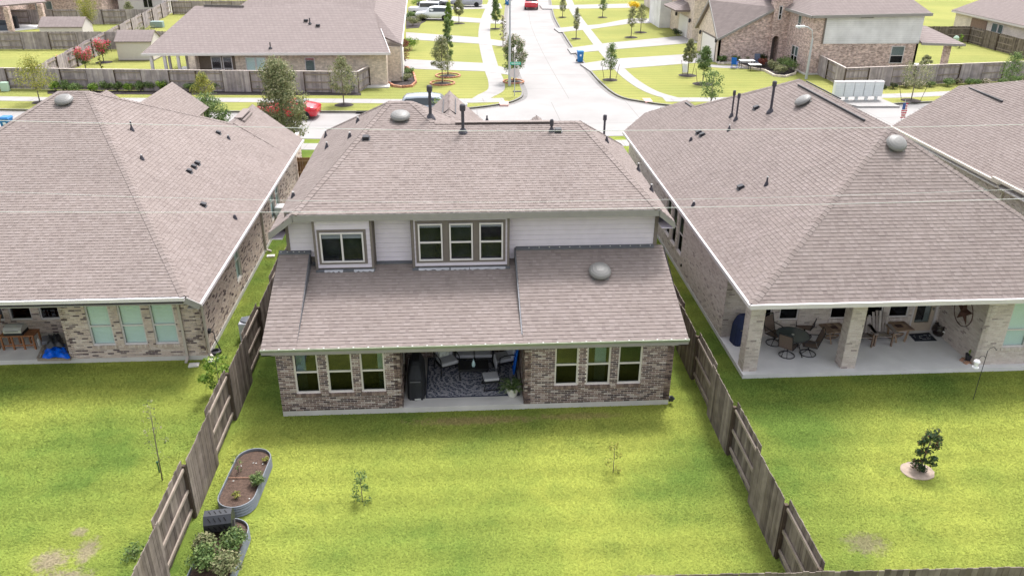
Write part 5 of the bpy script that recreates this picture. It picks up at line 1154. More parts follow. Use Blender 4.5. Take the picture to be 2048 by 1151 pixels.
def cloth(label,name,q,z0,mat_,hh,n=16,seed=3,cat='tarp'):
    V=[];F=[];r=random.Random(seed)
    for i in range(n+1):
        for j in range(n+1):
            u,v=i/n,j/n; p=(q[0]*(1-u)+q[1]*u)*(1-v)+(q[3]*(1-u)+q[2]*u)*v; e=min(u,1-u,v,1-v)*6; z=z0+hh*min(1,e)*(.55+.45*v)+.035*math.sin(u*19+v*5)*min(1,e+.3)+.03*math.sin(v*17-u*9); V.append((p[0]+.02*math.sin(v*20),p[1],z))
    for i in range(n):
        for j in range(n): a=i*(n+1)+j; F.append((a,a+n+1,a+n+2,a+1))
    m=MB(); m.v=V; m.f=F; m.r=[.5]*len(F); o=m.build(name,mat_,smooth=True); tag(o,label,cat); return o
tq=[G(84,715,.33),G(140,715,.33),G(130,689,.33),G(95,689,.33)]; tq=[np.array(p) for p in tq]
cloth('bright blue tarpaulin crumpled over the pallet on the left patio','tarpaulin',tq,.33,tm,.14)
bq=[G(93,700,.4),G(130,696,.4),G(126,680,.4),G(98,682,.4)]; cloth('black crumpled bag piled on top of the blue tarpaulin','refuse_bag',[np.array(p) for p in bq],.48,M('bag_black',(.02,.02,.025),.4,.1,5,spec=.5),.26,12,5,'bag')
g=G(80,690,.17); m=MB(); m.lathe((g[0],g[1],.17),[(.05,0),(.055,.22),(.02,.27),(.02,.3),(0,.3)],10); o=m.build('white_bottle',rivet_m); tag(o,'white plastic bottle standing left of the blue tarpaulin','bottle')
g=G(97,688,.17); m=MB(); m.cbox((g[0],g[1],.30),(.34,.5,.26),.4); o=m.build('storage_bin',M('bin_grey',(.16,.16,.18),.6,.05)); bev(o,.03); tag(o,'grey lidded bin behind the blue tarpaulin on the left patio','bin')
# right patio
zr0=.15
mesh_b=M('brown_sling',(.16,.12,.10),.9,.08,20); tc_=G(1586,668,.87)
t=thing('glass_patio_table','round smoked glass dining table on the right patio','table',(tc_[0],tc_[1],zr0),0.); 
gt=M('smoked_glass',(.09,.11,.11),.12,.1,4,spec=.6)
m=MB(); m.lathe((tc_[0],tc_[1],zr0+.7),[(0,0),(.56,0),(.56,.01),(0,.012)],32); m.build('table_top',gt,t)
m=MB(); m.tube([(tc_[0]+.57*math.cos(a),tc_[1]+.57*math.sin(a),zr0+.7) for a in np.linspace(0,2*math.pi,32,endpoint=False)],.02,6,close=True); m.build('rim',blk,t)
for k in range(4): a=.6+k*math.pi/2; m=MB(); m.tube([(tc_[0]+.48*math.cos(a),tc_[1]+.48*math.sin(a),zr0+.7),(tc_[0]+.3*math.cos(a),tc_[1]+.3*math.sin(a),zr0+.4),(tc_[0]+.5*math.cos(a),tc_[1]+.5*math.sin(a),zr0)],.018,6); m.build('leg',blk,t)
m=MB(); m.lathe((tc_[0],tc_[1],zr0+.712),[(.05,0),(.05,.008),(0,.01)],12); m.build('umbrella_plug',rivet_m,t)
def swivel(label,px,py,face=None):
    g=G(px,py,zr0); th=math.atan2(tc_[1]-g[1],tc_[0]-g[0])+math.pi/2 if face is None else face   # local -y faces table
    t=thing('swivel_patio_chair',label,'chair',(g[0],g[1],zr0),th,group='brown sling swivel chairs round the glass table',local=True)
    m=MB(); m.tube([(.27*math.cos(a),.27*math.sin(a),.02) for a in np.linspace(0,2*math.pi,22,endpoint=False)],.016,6,close=True); m.build('base_ring',blk,t)
    for k in range(4): a=k*math.pi/2+.4; m=MB(); m.tube([(0,0,.2),(.27*math.cos(a),.27*math.sin(a),.03)],.012,5); m.build('spoke',blk,t)
    m=MB(); m.tube([(0,0,.18),(0,0,.4)],.03,8); m.build('pedestal',blk,t)
    m=MB(); m.hexa([(-.25,-.25,.40),(.25,-.25,.40),(.25,.24,.37),(-.25,.24,.37),(-.25,-.25,.42),(.25,-.25,.42),(.25,.24,.39),(-.25,.24,.39)]); m.build('seat',mesh_b,t)
    m=MB(); m.hexa([(-.24,.24,.42),(.24,.24,.42),(.24,.26,.42),(-.24,.26,.42),(-.23,.40,.95),(.23,.40,.95),(.23,.42,.95),(-.23,.42,.95)]); m.build('backrest',mesh_b,t)
    for sx in(-1,1):
        m=MB(); m.tube([(sx*.26,-.26,.41),(sx*.26,.24,.38),(sx*.25,.33,.7),(sx*.245,.42,1.0)],.017,6); m.build('side_rail',blk,t)
        m=MB(); m.tube([(sx*.26,-.22,.41),(sx*.30,-.2,.6),(sx*.30,.1,.63),(sx*.27,.33,.66)],.016,6); m.build('arm',blk,t)
    m=MB(); m.tube([(-.245,.42,1.0),(0,.44,1.03),(.245,.42,1.0)],.017,6); m.build('top_rail',blk,t)
    return t
swivel('brown sling swivel chair at the left side of the glass table',1547,686)
swivel('brown sling swivel chair nearest the lawn, its back to the camera',1573,710)
swivel('brown sling swivel chair at the right front, pulled back from the glass table',1615,707)
swivel('brown sling swivel chair against the house wall, behind the glass table',1607,671)
rw=M('rustic_wood',(.27,.19,.14),.8,.2,5,.2,[(0,(.3,.21,.15)),(.5,(.22,.155,.12)),(.8,(.35,.26,.19))])
def rustic(label,px,py,ang):
    g=G(px,py,zr0+.52); t=thing('rustic_side_table',label,'table',(g[0],g[1],zr0),ang,group='rustic wooden side tables',local=True)
    for i in range(6): m=MB(); m.box(-.42+i*.14,-.285+i*.14,-.33,.33,.49,.53,random.random()); m.build('board',rw,t)
    m=MB(); m.box(-.12,.12,-.1,.1,.53,.545); m.build('inlay',M('inlay_dark',(.07,.04,.035),.7,0),t)
    for sx in(-1,1):
        for sy in (-1,1): m=MB(); m.bar((sx*.28,sy*.2,.49),(sx*.16,sy*.26,0),.06,.05,.3); m.build('leg',rw,t)
    m=MB(); m.box(-.25,.25,-.03,.03,.18,.22,.2); m.build('stretcher',rw,t)
    m=MB(); m.tube([(.30*math.cos(a),.05,.2+.16*math.sin(a)) for a in np.linspace(3.4,6.0,8)],.025,6); m.build('curved_brace',rw,t)
rustic('rustic wooden side table between the glass table and the second pillar',1668,655,.1)
rustic('rustic wooden side table between the slatted chair and the back door',1798,652,.1)
def adiron(label,px,py,ang):
    g=G(px,py,zr0+.3); aw=M('grey_brown_wood',(.33,.29,.28),.85,.15,6,.1,[(0,(.36,.32,.31)),(.5,(.28,.24,.23)),(.8,(.42,.38,.37))])
    t=thing('adirondack_chair',label,'chair',(g[0],g[1],zr0),ang,group='slatted garden chairs',local=True)
    for i in range(5): m=MB(); f=i/4; m.cbox((0,-.3+f*.5,.38-f*.12),(.52,.11,.022),0,random.random(),tilt=[('X',-.2)]); m.build('seat_slat',aw,t)
    hs_=[.62,.74,.80,.80,.74,.62]
    for i in range(6):
        x=-.25+i*.1; hgt=hs_[i]; m=MB(); fan=(x)*.35
        m.hexa([(x-.04,.22,.28),(x+.04,.22,.28),(x+.04,.24,.28),(x-.04,.24,.28),(x+fan-.045,.22+hgt*.38,.28+hgt*.9),(x+fan+.045,.22+hgt*.38,.28+hgt*.9),(x+fan+.045,.24+hgt*.38,.28+hgt*.9),(x+fan-.045,.24+hgt*.38,.28+hgt*.9)],random.random()); m.build('back_slat',aw,t)
    for sx in(-1,1):
        m=MB(); m.box(sx*.36-.07,sx*.36+.07,-.42,.32,.55,.575); m.build('arm',aw,t); m=MB(); m.box(sx*.3-.02,sx*.3+.02,-.38,-.28,0,.55); m.build('leg',rw,t)
        m=MB(); m.bar((sx*.28,-.33,.33),(sx*.28,.5,.04),.03,.1); m.build('side_rail',rw,t)
adiron('fan-backed slatted garden chair left of the second rustic table',1761,668,-.1)
adiron('slatted garden chair half hidden behind the second pillar',1722,670,-.1)
mat_dark=M('doormat_dark',(.02,.025,.04),.95,.5,26)
q=[G(*p,.152) for p in ((1817,668),(1830,682),(1874,681),(1858,665))]; m=MB(); m.prism([tuple(p[:2]) for p in q],.15,.168); o=m.build('doormat',mat_dark); tag(o,'dark scroll-patterned doormat in front of the back door','doormat')
m=MB()
cq=sum(q)/4
for k in range(14): a=k*.449; r=.2+.1*math.sin(3*a); m.tube([(cq[0]+r*1.5*math.cos(a+j*.12),cq[1]+.6*r*math.sin(a+j*.12),.17) for j in range(4)],.008,4)
m.build('scroll',M('scroll_grey',(.45,.45,.47),.9,0),o,kind='stuff')
g=G(1876,670,zr0); t=thing('glazed_pot','dark glazed round pot on the patio beside the back door','pot',(g[0],g[1],zr0)); m=MB(); m.lathe((g[0],g[1],zr0),[(.13,0),(.2,.06),(.26,.2),(.25,.32),(.2,.42),(.21,.45),(.18,.45),(.17,.36),(0,.34)],20); m.build('pot',M('glaze_dark',(.02,.013,.013),.25,.1,4,spec=.6),t,smooth=True)
g=G(1891,677,zr0); t=thing('garden_statue','small white garden statue at the foot of the side wall','statue',(g[0],g[1],zr0)); m=MB(); m.lathe((g[0],g[1],zr0),[(.08,0),(.09,.03),(.05,.06),(.07,.14),(.1,.2),(.05,.28),(.06,.33),(.045,.4),(0,.42)],10); m.tube([(g[0]-.16,g[1],zr0+.3),(g[0],g[1],zr0+.22),(g[0]+.15,g[1],zr0+.3)],.03,6); m.build('figure',M('statue_white',(.75,.73,.70),.7,.05),t)
# star in ring on the side wall
t=thing('metal_star','rusty metal barn star in a ring on the patio side wall','wall decoration',(23.26,2.74,1.66)); rust=M('rust_brown',(.10,.05,.04),.6,.3,5,metal=.3)
cy_,cz_=2.74,1.66; m=MB(); P5=[]
for k in range(10): a=math.pi/2+k*math.pi/5; r=.50 if k%2==0 else .2; P5.append((23.27,cy_+r*math.cos(a),cz_+r*math.sin(a)))
for k in range(10): m.poly([(23.16,cy_,cz_),P5[k],P5[(k+1)%10]],.5)
m.build('star',rust,t); m=MB(); m.tube([(23.25,cy_+.53*math.cos(a),cz_+.53*math.sin(a)) for a in np.linspace(0,2*math.pi,36,endpoint=False)],.014,6,close=True); m.build('ring',rust,t)
g=G(1936,722,zr0); g2=g
t=thing('potted_plant','small plant in a black pot on red bricks at the patio corner','potted plant',(g[0],g[1],zr0)); m=MB(); m.lathe((g[0],g[1],zr0+.06),[(.1,0),(.14,.2),(.145,.22),(.12,.22),(0,.2)],16); m.build('pot',black_m,t)
m=MB(); m.tube([(g[0],g[1],zr0+.25),(g[0]-.03,g[1],zr0+.4),(g[0]+.06,g[1],zr0+.58)],.014,6); m.build('stem',LB_,t)
V,F,r=leaves(np.array([(g[0]-.03,g[1],zr0+.42),(g[0]+.07,g[1],zr0+.58)]),np.array([.05,.07]),5,.12); np_mesh('leaf',V,F,r,LB_,t)
for i,(dx,dy,a) in enumerate(((-.12,-.12,.5),(.1,-.14,0),(-.16,.08,.7),(.13,.1,.1))):
    m=MB(); m.cbox((g[0]+dx,g[1]+dy,zr0+.03),(.22,.12,.06),a,.5); o=m.build('loose_brick',M('red_brick_loose',(.42,.24,.17),.9,.15,12)); tag(o,['loose red brick under the small potted plant, front left','loose red brick under the small potted plant, front right','loose red brick behind the small potted plant, wall side left','loose red brick behind the small potted plant, wall side right'][i],'brick','loose bricks under the pot')
# utility boxes
g=G(492,676); t=thing('air_conditioner','grey air conditioner unit behind the fence beside the left house','air conditioner',(-2.15,g[1],0)); m=MB(); m.box(-2.45,-1.9,g[1]-.3,g[1]+.3,0,.75); o=m.build('casing',M('ac_grey',(.42,.43,.47),.5,.05),t); bev(o,.05); m=MB(); m.lathe((-2.17,g[1],.75),[(.25,0),(.24,.05),(.1,.08),(0,.08)],16); m.build('fan_guard',M('ac_dark',(.12,.13,.15),.5,0),t)
# ============================================================ OVERHEAD CABLES
cabm=M('cable_grey',(.72,.72,.74),.5,0)
for lb,Y_,pts in (('upper overhead cable crossing just above the roof vents',-9.5,[(-300,234),(0,241),(300,249),(600,256),(900,261.5),(1200,261.5),(1500,259),(1800,254.5),(2048,249),(2400,239)]),('faint middle overhead cable crossing above the middle house eave',-9.5,[(-300,372),(0,383),(250,393),(500,399),(750,404),(1000,404.5),(1200,401),(1500,396),(1800,387),(2048,378),(2400,362)]),('lower overhead cable crossing along the middle house eave',-9.5,[(-300,421),(0,423.5),(300,424.5),(600,424),(900,421),(1200,417.5),(1500,412),(1800,404.5),(2048,397),(2400,385)])):
    P3=[onY(x,y,Y_) for x,y in pts]; m=MB(); m.tube(P3,.003 if 'faint' in lb else .0045,5); o=m.build('overhead_cable',cabm); tag(o,lb,'cable','overhead cables')
# ============================================================ FAR HOUSES
fb_tan=brick_mat('far_tan_brick',(.68,.57,.48),(.50,.41,.34),(.66,.58,.5),.1,.24,.08,nv=.2,ns=4.5)
fb_rose=brick_mat('far_rose_brick',(.62,.47,.43),(.30,.20,.18),(.62,.52,.48),.0,.24,.08,nv=.38,ns=4.5)
fb_pale=brick_mat('far_pale_brick',(.66,.60,.54),(.55,.48,.43),(.66,.6,.55),.1)
lapw=brick_mat('far_lap_siding',(.70,.69,.72),(.69,.68,.71),(.5,.49,.52),0,6.,.17,1.,.6,.008)
gar=M('garage_door',(.72,.69,.66),.6,.03); 
def fwall(h,pts,mat,name='wall',th=.2):
    """vertical wall polygon (convex) given as 3D points, thickened behind"""
    P=[np.array(p,float) for p in pts]; n=np.cross(P[1]-P[0],P[2]-P[0]); n/=np.linalg.norm(n); 
    if n@(CAM-P[0])<0: n=-n
    m=MB(); m.poly(P); m.poly([p-n*th for p in P][::-1])
    for i in range(len(P)): m.poly([P[i],P[i]-n*th,P[(i+1)%len(P)]-n*th,P[(i+1)%len(P)]])
    return m.build(name,mat,h)
def froof(h,polys,th=.18,mat=None,name='roof'):
    m=MB()
    for pts in polys:
        P=[np.array(p,float) for p in pts]; m.poly(P); m.poly([p-np.array([0,0,th]) for p in P][::-1])
        for i in range(len(P)): m.poly([P[i],P[i]-np.array([0,0,th]),P[(i+1)%len(P)]-np.array([0,0,th]),P[(i+1)%len(P)]])
    return m.build(name,mat or farshingle,h)
def fbox(h,x0,x1,y0,y1,z0,z1,mat,name='wall'): m=MB(); m.box(x0,x1,y0,y1,z0,z1); return m.build(name,mat,h)
def fwin(h,F,u0,u1,z0,z1,blind=.6,style='hung',split=.4): return window(h,F,u0,u1,z0,z1,style,blind=blind,fmat=white_t,dep=.0,fw=.07,room=0,split=split)
def fwin2(h,F,u0,u1,z0,z1,blind=.6,style='hung',split=.4):
    w=fwin(h,F,u0,u1,z0,z1,blind,style,split); q=MB(); q.fb(F,u0+.02,u1-.02,z0+.02,z1-.02,-.01,.012); 
    for c in list(w.children):
        if c.name.startswith('blind'): bpy.data.objects.remove(c)
    q.build('pane_backing',room_m if blind<.1 else blind_m,w) 
    return w
# --- left far house (tan brick, side towards the camera)
HL=thing('brick_house','tan brick single storey house with white porch posts behind the left grey fence','house',(0,0,0))
y0=49.9
fbox(HL,-16.6,-.4,y0,y0+9,0,2.8,fb_tan); fbox(HL,-16.6,-13.1,y0+2.3,y0+2.5,0,2.8,fb_tan) 
for c in [o for o in HL.children]: pass
m=MB(); m.box(-16.5,-13.15,y0-.01,y0+.0,0.2,2.6)
fr=((0,y0,0),(1,0),(0,-1))
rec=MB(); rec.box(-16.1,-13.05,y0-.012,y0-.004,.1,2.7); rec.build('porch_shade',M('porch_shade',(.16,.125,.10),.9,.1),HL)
fwin2(HL,fr,-15.1,-14.25,.9,2.55,.9); fwin2(HL,fr,-14.15,-13.35,.9,2.55,.9); fwin2(HL,fr,-12.25,-11.4,.5,2.5,.95); fwin2(HL,fr,-11.4,-10.55,.5,2.5,.95); fwin2(HL,fr,-7.3,-6.45,.6,2.45,.6,split=.3)
fbox(HL,-16.7,-16.15,y0-.9,y0-.5,0,2.75,fb_tan,'brick_pillar'); fbox(HL,-13.1,-12.75,y0-.06,y0,0,2.75,fb_tan,'brick_pillar')
for x in (-19.8,-18.7,-17.6): 
    m=MB(); m.box(x-.11,x+.11,y0-.7,y0-.48,0,2.8); m.build('porch_post',white_t,HL)
for x in (-19.4,-17.9): m=MB(); m.box(x-.1,x+.1,y0+2.5,y0+2.7,0,2.8); m.build('porch_post',white_t,HL)
slab(HL,[(-20.4,y0-.9),(-.2,y0-.9),(-.2,y0),(-.35,y0+9),(-20.4,y0+9)],.12)
RH=(2.98-.42*49.1,0,.42)
A=pl(RH,-20.4,49.1);B=pl(RH,0.0,49.1); c1=tuple(onP(757,57,RH)); c2=tuple(onP(748,20,RH)); c3=tuple(onP(640,1,RH)); c4=tuple(onP(530,15,RH)); c5=tuple(onP(390,12,RH))
froof(HL,[[A,B,c1,c4,c5],[c1,c2,c3,c4]]); 
m=MB(); m.poly([c5,c4,(c4[0],c4[1]+5,c4[2]-2.5),(-20.4,c4[1]+5,2.9)]); m.poly([A,c5,(-20.6,62,2.9)]); m.build('back_slope',farshingle,HL)
strip(HL,'fascia',white_t,[((-20.45,49.05,2.86),(0.05,49.05,2.86),.08,.2),((0.02,49.1,2.86),(c1[0]+.2,c1[1],c1[2]-.1),.06,.2)])
strip(HL,'ridge_vent',M('vent_dark',(.1,.09,.09),.8,0),[(tuple(onP(408,13,RH)+np.array([0,0,.1])),tuple(onP(488,15,RH)+np.array([0,0,.1])),.12,.1)])
# street side wing
g1=onP(757,57,RH)
RW=(c1[2]-.42*c1[1]+.02,0,.42)
wx=.9
froof(HL,[[(c1[0],c1[1],c1[2]-.5),(wx,c1[1]-1.0,c1[2]-1.2),(wx,66,c1[2]+2.2),(c2[0],66,c2[2]+2.4),(c2[0],c2[1],c2[2]-.1)]],.15)
fbox(HL,-.4,wx-.2,c1[1]-.8,c1[1]+3.2,0,3.0,fb_tan); 
m=MB(); m.box(wx-.21,wx-.12,c1[1]+.3,c1[1]+2.7,0,2.4); m.build('garage_door',gar,HL)
strip(HL,'rake_board',white_t,[((wx,c1[1]-1.0,c1[2]-1.3),(wx,66,c1[2]+2.1),.08,.25),((wx-.1,c1[1]-.8,0),(wx-.1,c1[1]-.8,3.2),.15,.15)])
for p in ((541,97),(612,43),(620,48),(636,53)):
    b=onP(*p,RH); m=MB(); m.lathe((b[0],b[1],b[2]),[(.18,0),(.05,.15),(.05,.5)],8) if p[0]in(541,620) else m.cbox((b[0],b[1],b[2]+.1),(.35,.3,.14)); m.build('roof_vent',black_m,HL)
# porch furniture (rocking chair, table)
def simplechair(label,x,y,z,rot,mat1,mat2,cat='chair',s=1.,grp=None):
    t=thing('porch_chair',label,cat,(x,y,z),rot,local=True,group=grp); m=MB(); m.box(-.28*s,.28*s,-.28*s,.28*s,.4*s,.46*s); m.build('seat',mat1,t)
    m=MB(); m.hexa([(-.28*s,.25*s,.4*s),(.28*s,.25*s,.4*s),(.28*s,.31*s,.4*s),(-.28*s,.31*s,.4*s),(-.28*s,.45*s,1.15*s),(.28*s,.45*s,1.15*s),(.28*s,.5*s,1.15*s),(-.28*s,.5*s,1.15*s)]); m.build('backrest',mat1,t)
    for sx in(-1,1):
        for sy in(-1,1): m=MB(); m.tube([(sx*.26*s,sy*.25*s,.42*s),(sx*.28*s,sy*.27*s,0)],.025*s,5); m.build('leg',mat2,t)
        m=MB(); m.box(sx*.3*s-.03,sx*.3*s+.03,-.28*s,.3*s,.62*s,.66*s); m.build('arm',mat2,t)
    return t
simplechair('brown rocking chair on the porch behind the left grey fence',-17.35,y0+.4,.12,.3,M('chair_brown',(.14,.06,.05),.8,.1),black_m)
simplechair('dark lounge chair low between the white porch posts',-18.2,y0-.2,.12,-.9,black_m,black_m)
m=MB(); m.box(-15.8,-14.6,y0-.45,y0-.1,1.1,1.5); m.lathe((-14,y0-.4,.9),[(.3,0),(.35,.3),(.1,.5)],12); o=m.build('porch_table',black_m,kind='stuff'); tag(o,'row of black patio furniture backs under the left far house porch','furniture')
# --- second house north of it
def genhouse(label,x0,x1,y0,y1,hw,hr,wm,axis='x',eave=.4,name='brick_house'):
    t=thing(name,label,'house',(0,0,0)); fbox(t,x0,x1,y0,y1,0,hw,wm); e=eave
    xm,ym=(x0+x1)/2,(y0+y1)/2
    if axis=='x': a,b=(x0+(y1-y0)*.35,ym),(x1-(y1-y0)*.35,ym)
    else: a,b=(xm,y0+(x1-x0)*.4),(xm,y1-(x1-x0)*.4)
    c=[(x0-e,y0-e,hw-.05),(x1+e,y0-e,hw-.05),(x1+e,y1+e,hw-.05),(x0-e,y1+e,hw-.05)]; A=(*a,hr);B=(*b,hr)
    if axis=='x': ps=[[c[0],c[1],B,A],[c[1],c[2],B],[c[2],c[3],A,B],[c[3],c[0],A]]
    else: ps=[[c[0],c[1],A],[c[1],c[2],B,A],[c[2],c[3],B],[c[3],c[0],A,B]]
    froof(t,ps); strip(t,'fascia',white_t,[((c[0][0],c[0][1],hw-.2),(c[1][0],c[1][1],hw-.2),.05,.2),((c[1][0],c[1][1],hw-.2),(c[2][0],c[2][1],hw-.2),.05,.2),((c[0][0],c[0][1],hw-.2),(c[3][0],c[3][1],hw-.2),.05,.2)])
    return t
N2=genhouse('tan house with white garage corner beyond the left far house, along the side street',-19,-.9,69,83,2.9,6.6,fb_tan,'x')
m=MB(); m.box(-.9,-.82,76,80.6,0,2.4); m.build('garage_door',gar,N2)
m=MB(); m.box(-.88,-.80,70.5,72,0,2.4); m.build('garage_door',M('dark_opening',(.1,.1,.12),.8,0),N2)
N3=genhouse('brick house at the top left of the side street behind the parked white cars',-19,-2.2,92,106,3.1,7,fb_tan,'x')
genhouse('house at the top edge between the yards and the side street',-20,-3,115,128,3,7,fb_pale,'x')
W1=genhouse('pale walled house with a dark window near the top, right of the yellow tree',-40,-34.2,97,104,3,6,white_t,'x'); fwin2(W1,((0,97,0),(1,0),(0,-1)),-36.7,-35.4,1.1,2.4,.05,'slider')
B2=genhouse('rose brick house at the top edge behind the yellow tree',-60,-41,94,110,3.1,7,fb_rose,'x')
for a,b in ((-49.5,-48.6),(-48.2,-47.3)): fwin2(B2,((0,94,0),(1,0),(0,-1)),a,b,.5,2.3,.8)
# house at the very top left with covered patio
BL=thing('brick_house','house at the top left corner with a covered patio on two brick pillars','house',(0,0,0))
fbox(BL,-62,-50.2,80,96,0,2.9,fb_rose)
pc=[(-50.5,78.3,2.9),(-44.5,86.5,2.9),(-50.5,88,2.9)]
a=onX(-40,32,-50); rp=[tuple(onY(-80,38,77.0)),tuple(onY(0,26,79.5)),tuple(onY(75,6,86.5)),(-52,92,5.0),(-70,88,6)]
froof(BL,[[(-66,76.5,3.0),(-50.6,79.6,3.0),(-44.6,86.8,3.0),(-52,93,5.4),(-68,90,6.2)]])
for x,y in ((-47.6,82.9),(-45.1,86.0)): m=MB(); m.box(x-.28,x+.28,y-.28,y+.28,0,2.85); m.build('pillar',fb_rose,BL)
slab(BL,[(-51,79),(-48,82.3),(-44.7,86.3),(-47,88),(-52,90)],.1,patio_c)
fwin2(BL,((0,80,0),(1,0),(0,-1)),-51.6,-50.6,.8,2.4,.8)
g=G(30,58); m=MB(); m.box(g[0]-.6,g[0]+.5,g[1]-.3,g[1]+.3,.1,1.5); o=m.build('grill_cover',black_m); bev(o,.1); tag(o,'black covered grill under the top left covered patio','grill cover')
g=G(12,62); m=MB(); m.box(g[0]-.9,g[0]+.7,g[1]-.5,g[1]+.4,.1,.7); m.box(g[0]-.9,g[0]+.7,g[1]+.3,g[1]+.45,.7,1.2); o=m.build('patio_sofa',M('sofa_blue_grey',(.1,.12,.15),.8,.1)); bev(o,.06); tag(o,'dark patio sofa at the left edge of the top left covered patio','sofa')
# --- corner house on the right (rose brick, two storeys)
HR=thing('brick_house','two storey rose brick corner house with white upper siding and an arched entry','house',(0,0,0))
S1=60.3; gx0=31.8; pk=(gx0,64.1,5.45)
fwall(HR,[(gx0,S1,0),(37.0,S1,0),(37.0,S1,5.2),(gx0,S1,2.4)],fb_rose); 
fwall(HR,[(gx0,S1,0),(gx0,S1,2.4),pk,(gx0,67.8,2.5),(gx0,67.8,0)],fb_tan)
m=MB(); m.box(gx0-.05,gx0+.0,61.3,66.1,0,2.15); m.build('garage_door',gar,HR)
m=MB(); m.box(gx0-.035,gx0+.0,61.1,61.3,0,2.3); m.box(gx0-.035,gx0+.0,66.1,66.3,0,2.3); m.box(gx0-.035,gx0+.0,61.3,66.1,2.15,2.3); m.build('door_surround',trim_d,HR)
for y in (60.9,66.7): m=MB(); m.lathe((gx0-.15,y,1.85),[(.05,0),(.12,.1),(.12,.35),(.04,.45)],6); m.build('wall_lantern',black_m,HR)
rA=(gx0-.3,S1-.3,2.35);rB=(37.1,S1-.3,5.3); rC=(gx0-.3,64.1,5.6)
froof(HR,[[rA,rB,(37.4,64.1,8.2),rC] if False else [rA,rB,rC],[rB,(38.5,64.1,6.9),rC],[rC,(38.5,64.1,6.9),(38.5,68.5,3.6),(gx0-.3,68.2,2.4)]])
strip(HR,'fascia',fascia_m,[((rA[0],rA[1]-.03,rA[2]-.08),(rB[0],rB[1]-.03,rB[2]-.08),.07,.22),((rA[0]-.03,rA[1],rA[2]-.05),(rC[0]-.03,rC[1],rC[2]-.05),.07,.2),((rC[0]-.03,rC[1],rC[2]-.05),(gx0-.33,68.2,2.35),.07,.2)])
# entry tower with arch
ty=59.8; tx0,tx1=36.85,38.52
m=MB(); ax0,ax1=37.0,37.72; am=(ax0+ax1)/2; ar=(ax1-ax0)/2; zsp=2.3
m.box(tx0,ax0,ty,ty+1.2,0,7.2); m.box(ax1,tx1,ty,ty+1.2,0,7.2); m.box(ax0,ax1,ty,ty+1.2,zsp+ar+.02,7.2)
for i in range(10):
    a0=math.pi*i/10;a1=math.pi*(i+1)/10; xa_,za_=am+ar*math.cos(a0),zsp+ar*math.sin(a0); xb_,zb_=am+ar*math.cos(a1),zsp+ar*math.sin(a1)
    m.poly([(xa_,ty,za_),(xa_,ty,zsp+ar+.02),(xb_,ty,zsp+ar+.02),(xb_,ty,zb_)]); m.poly([(xa_,ty,za_),(xb_,ty,zb_),(xb_,ty+1.2,zb_),(xa_,ty+1.2,za_)])
m.box(ax0,ax1,ty+1.15,ty+1.19,0,3); m.build('entry_tower',fb_rose,HR)
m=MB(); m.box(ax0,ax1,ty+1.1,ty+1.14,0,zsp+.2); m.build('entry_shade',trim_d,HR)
fwin2(HR,((0,ty,0),(1,0),(0,-1)),37.25,37.6,4.2,5.5,.05)
froof(HR,[[(36.6,ty-.3,6.6),(37.5,ty-.3,7.6),(37.5,ty+6,7.6),(36.6,ty+6,6.6)],[(37.5,ty-.3,7.6),(38.6,ty-.3,6.5),(38.6,ty+6,6.5),(37.5,ty+6,7.6)]])
# two storey block
fwall(HR,[(38.4,ty,0),(38.5,54.1,0),(38.5,54.1,5.25),(38.4,ty,5.25)],fb_rose)
fwall(HR,[(38.5,54.1,0),(48.9,54.1,0),(48.9,54.1,2.82),(38.5,54.1,2.82)],fb_rose)
fwall(HR,[(38.5,54.1,2.82),(39.55,54.1,2.82),(39.55,54.1,5.3),(38.5,54.1,5.3)],fb_rose)
fwall(HR,[(39.62,54.05,2.78),(48.9,54.05,2.78),(48.9,54.05,5.5),(39.62,54.05,5.5)],lapw,'siding')
m=MB(); m.box(39.5,39.64,54.0,54.08,2.8,5.4); m.build('corner_trim',trim_d,HR); fbox(HR,48.7,48.9,54.1,62,0,5.4,lapw)
fwin2(HR,((0,54.1,0),(1,0),(0,-1)),46.35,47.65,.96,2.57,.6,split=.45); fwin2(HR,((0,54.05,0),(1,0),(0,-1)),42.75,44.1,5.02,5.32,.02,'pic')
FW2=((38.45,60,0),(0,-1),(-1,0)); fwin2(HR,FW2,1.95,2.75,.6,2.1,.3); fwin2(HR,FW2,2.75,3.5,.6,2.1,.3); fwin2(HR,FW2,2.45,3.2,3.7,4.95,.3)
e0=onY(1568,20,60.0); froof(HR,[[(38.1,53.7,5.3),(49.4,53.7,5.5),(47,58.5,7.9),(41.5,58.5,7.9)],[(38.1,53.7,5.3),(41.5,58.5,7.9),(41,64,7.9),(37.9,60.2,5.3)],[(49.4,53.7,5.5),(49.4,66,5.5),(47,62,7.9),(47,58.5,7.9)]],.16)
strip(HR,'fascia',fascia_m,[((38.1,53.65,5.22),(49.4,53.65,5.42),.08,.26),((38.05,53.7,5.2),(37.85,60.2,5.2),.08,.24)])
froof(HR,[[(48.9,53.6,2.95),(53.3,53.8,2.75),(51.2,57.5,3.9),(48.9,57.5,4.2)]],.16); strip(HR,'porch_fascia',fascia_m,[((48.9,53.55,2.82),(53.3,53.75,2.66),.08,.2)])
m=MB(); m.box(52.0,52.5,54.6,55.1,0,2.7); m.build('pillar',fb_rose,HR); slab(HR,[(48.9,54.1),(53,54.1),(53,59),(48.9,59)],.1,patio_c)
slab(HR,[(31.7,S1),(37,S1),(38.3,59.8),(38.4,54.0),(48.9,54.0),(48.9,53.8),(38.2,53.8),(38.1,59.5),(37,59.6),(31.7,60.1)],.12)
flat('entry_path',Gp((1405,128),(1440,131),(1500,133),(1530,128),(1530,132),(1495,138),(1440,136),(1415,134)),.02,walk_m)
g=G(1560,128); 
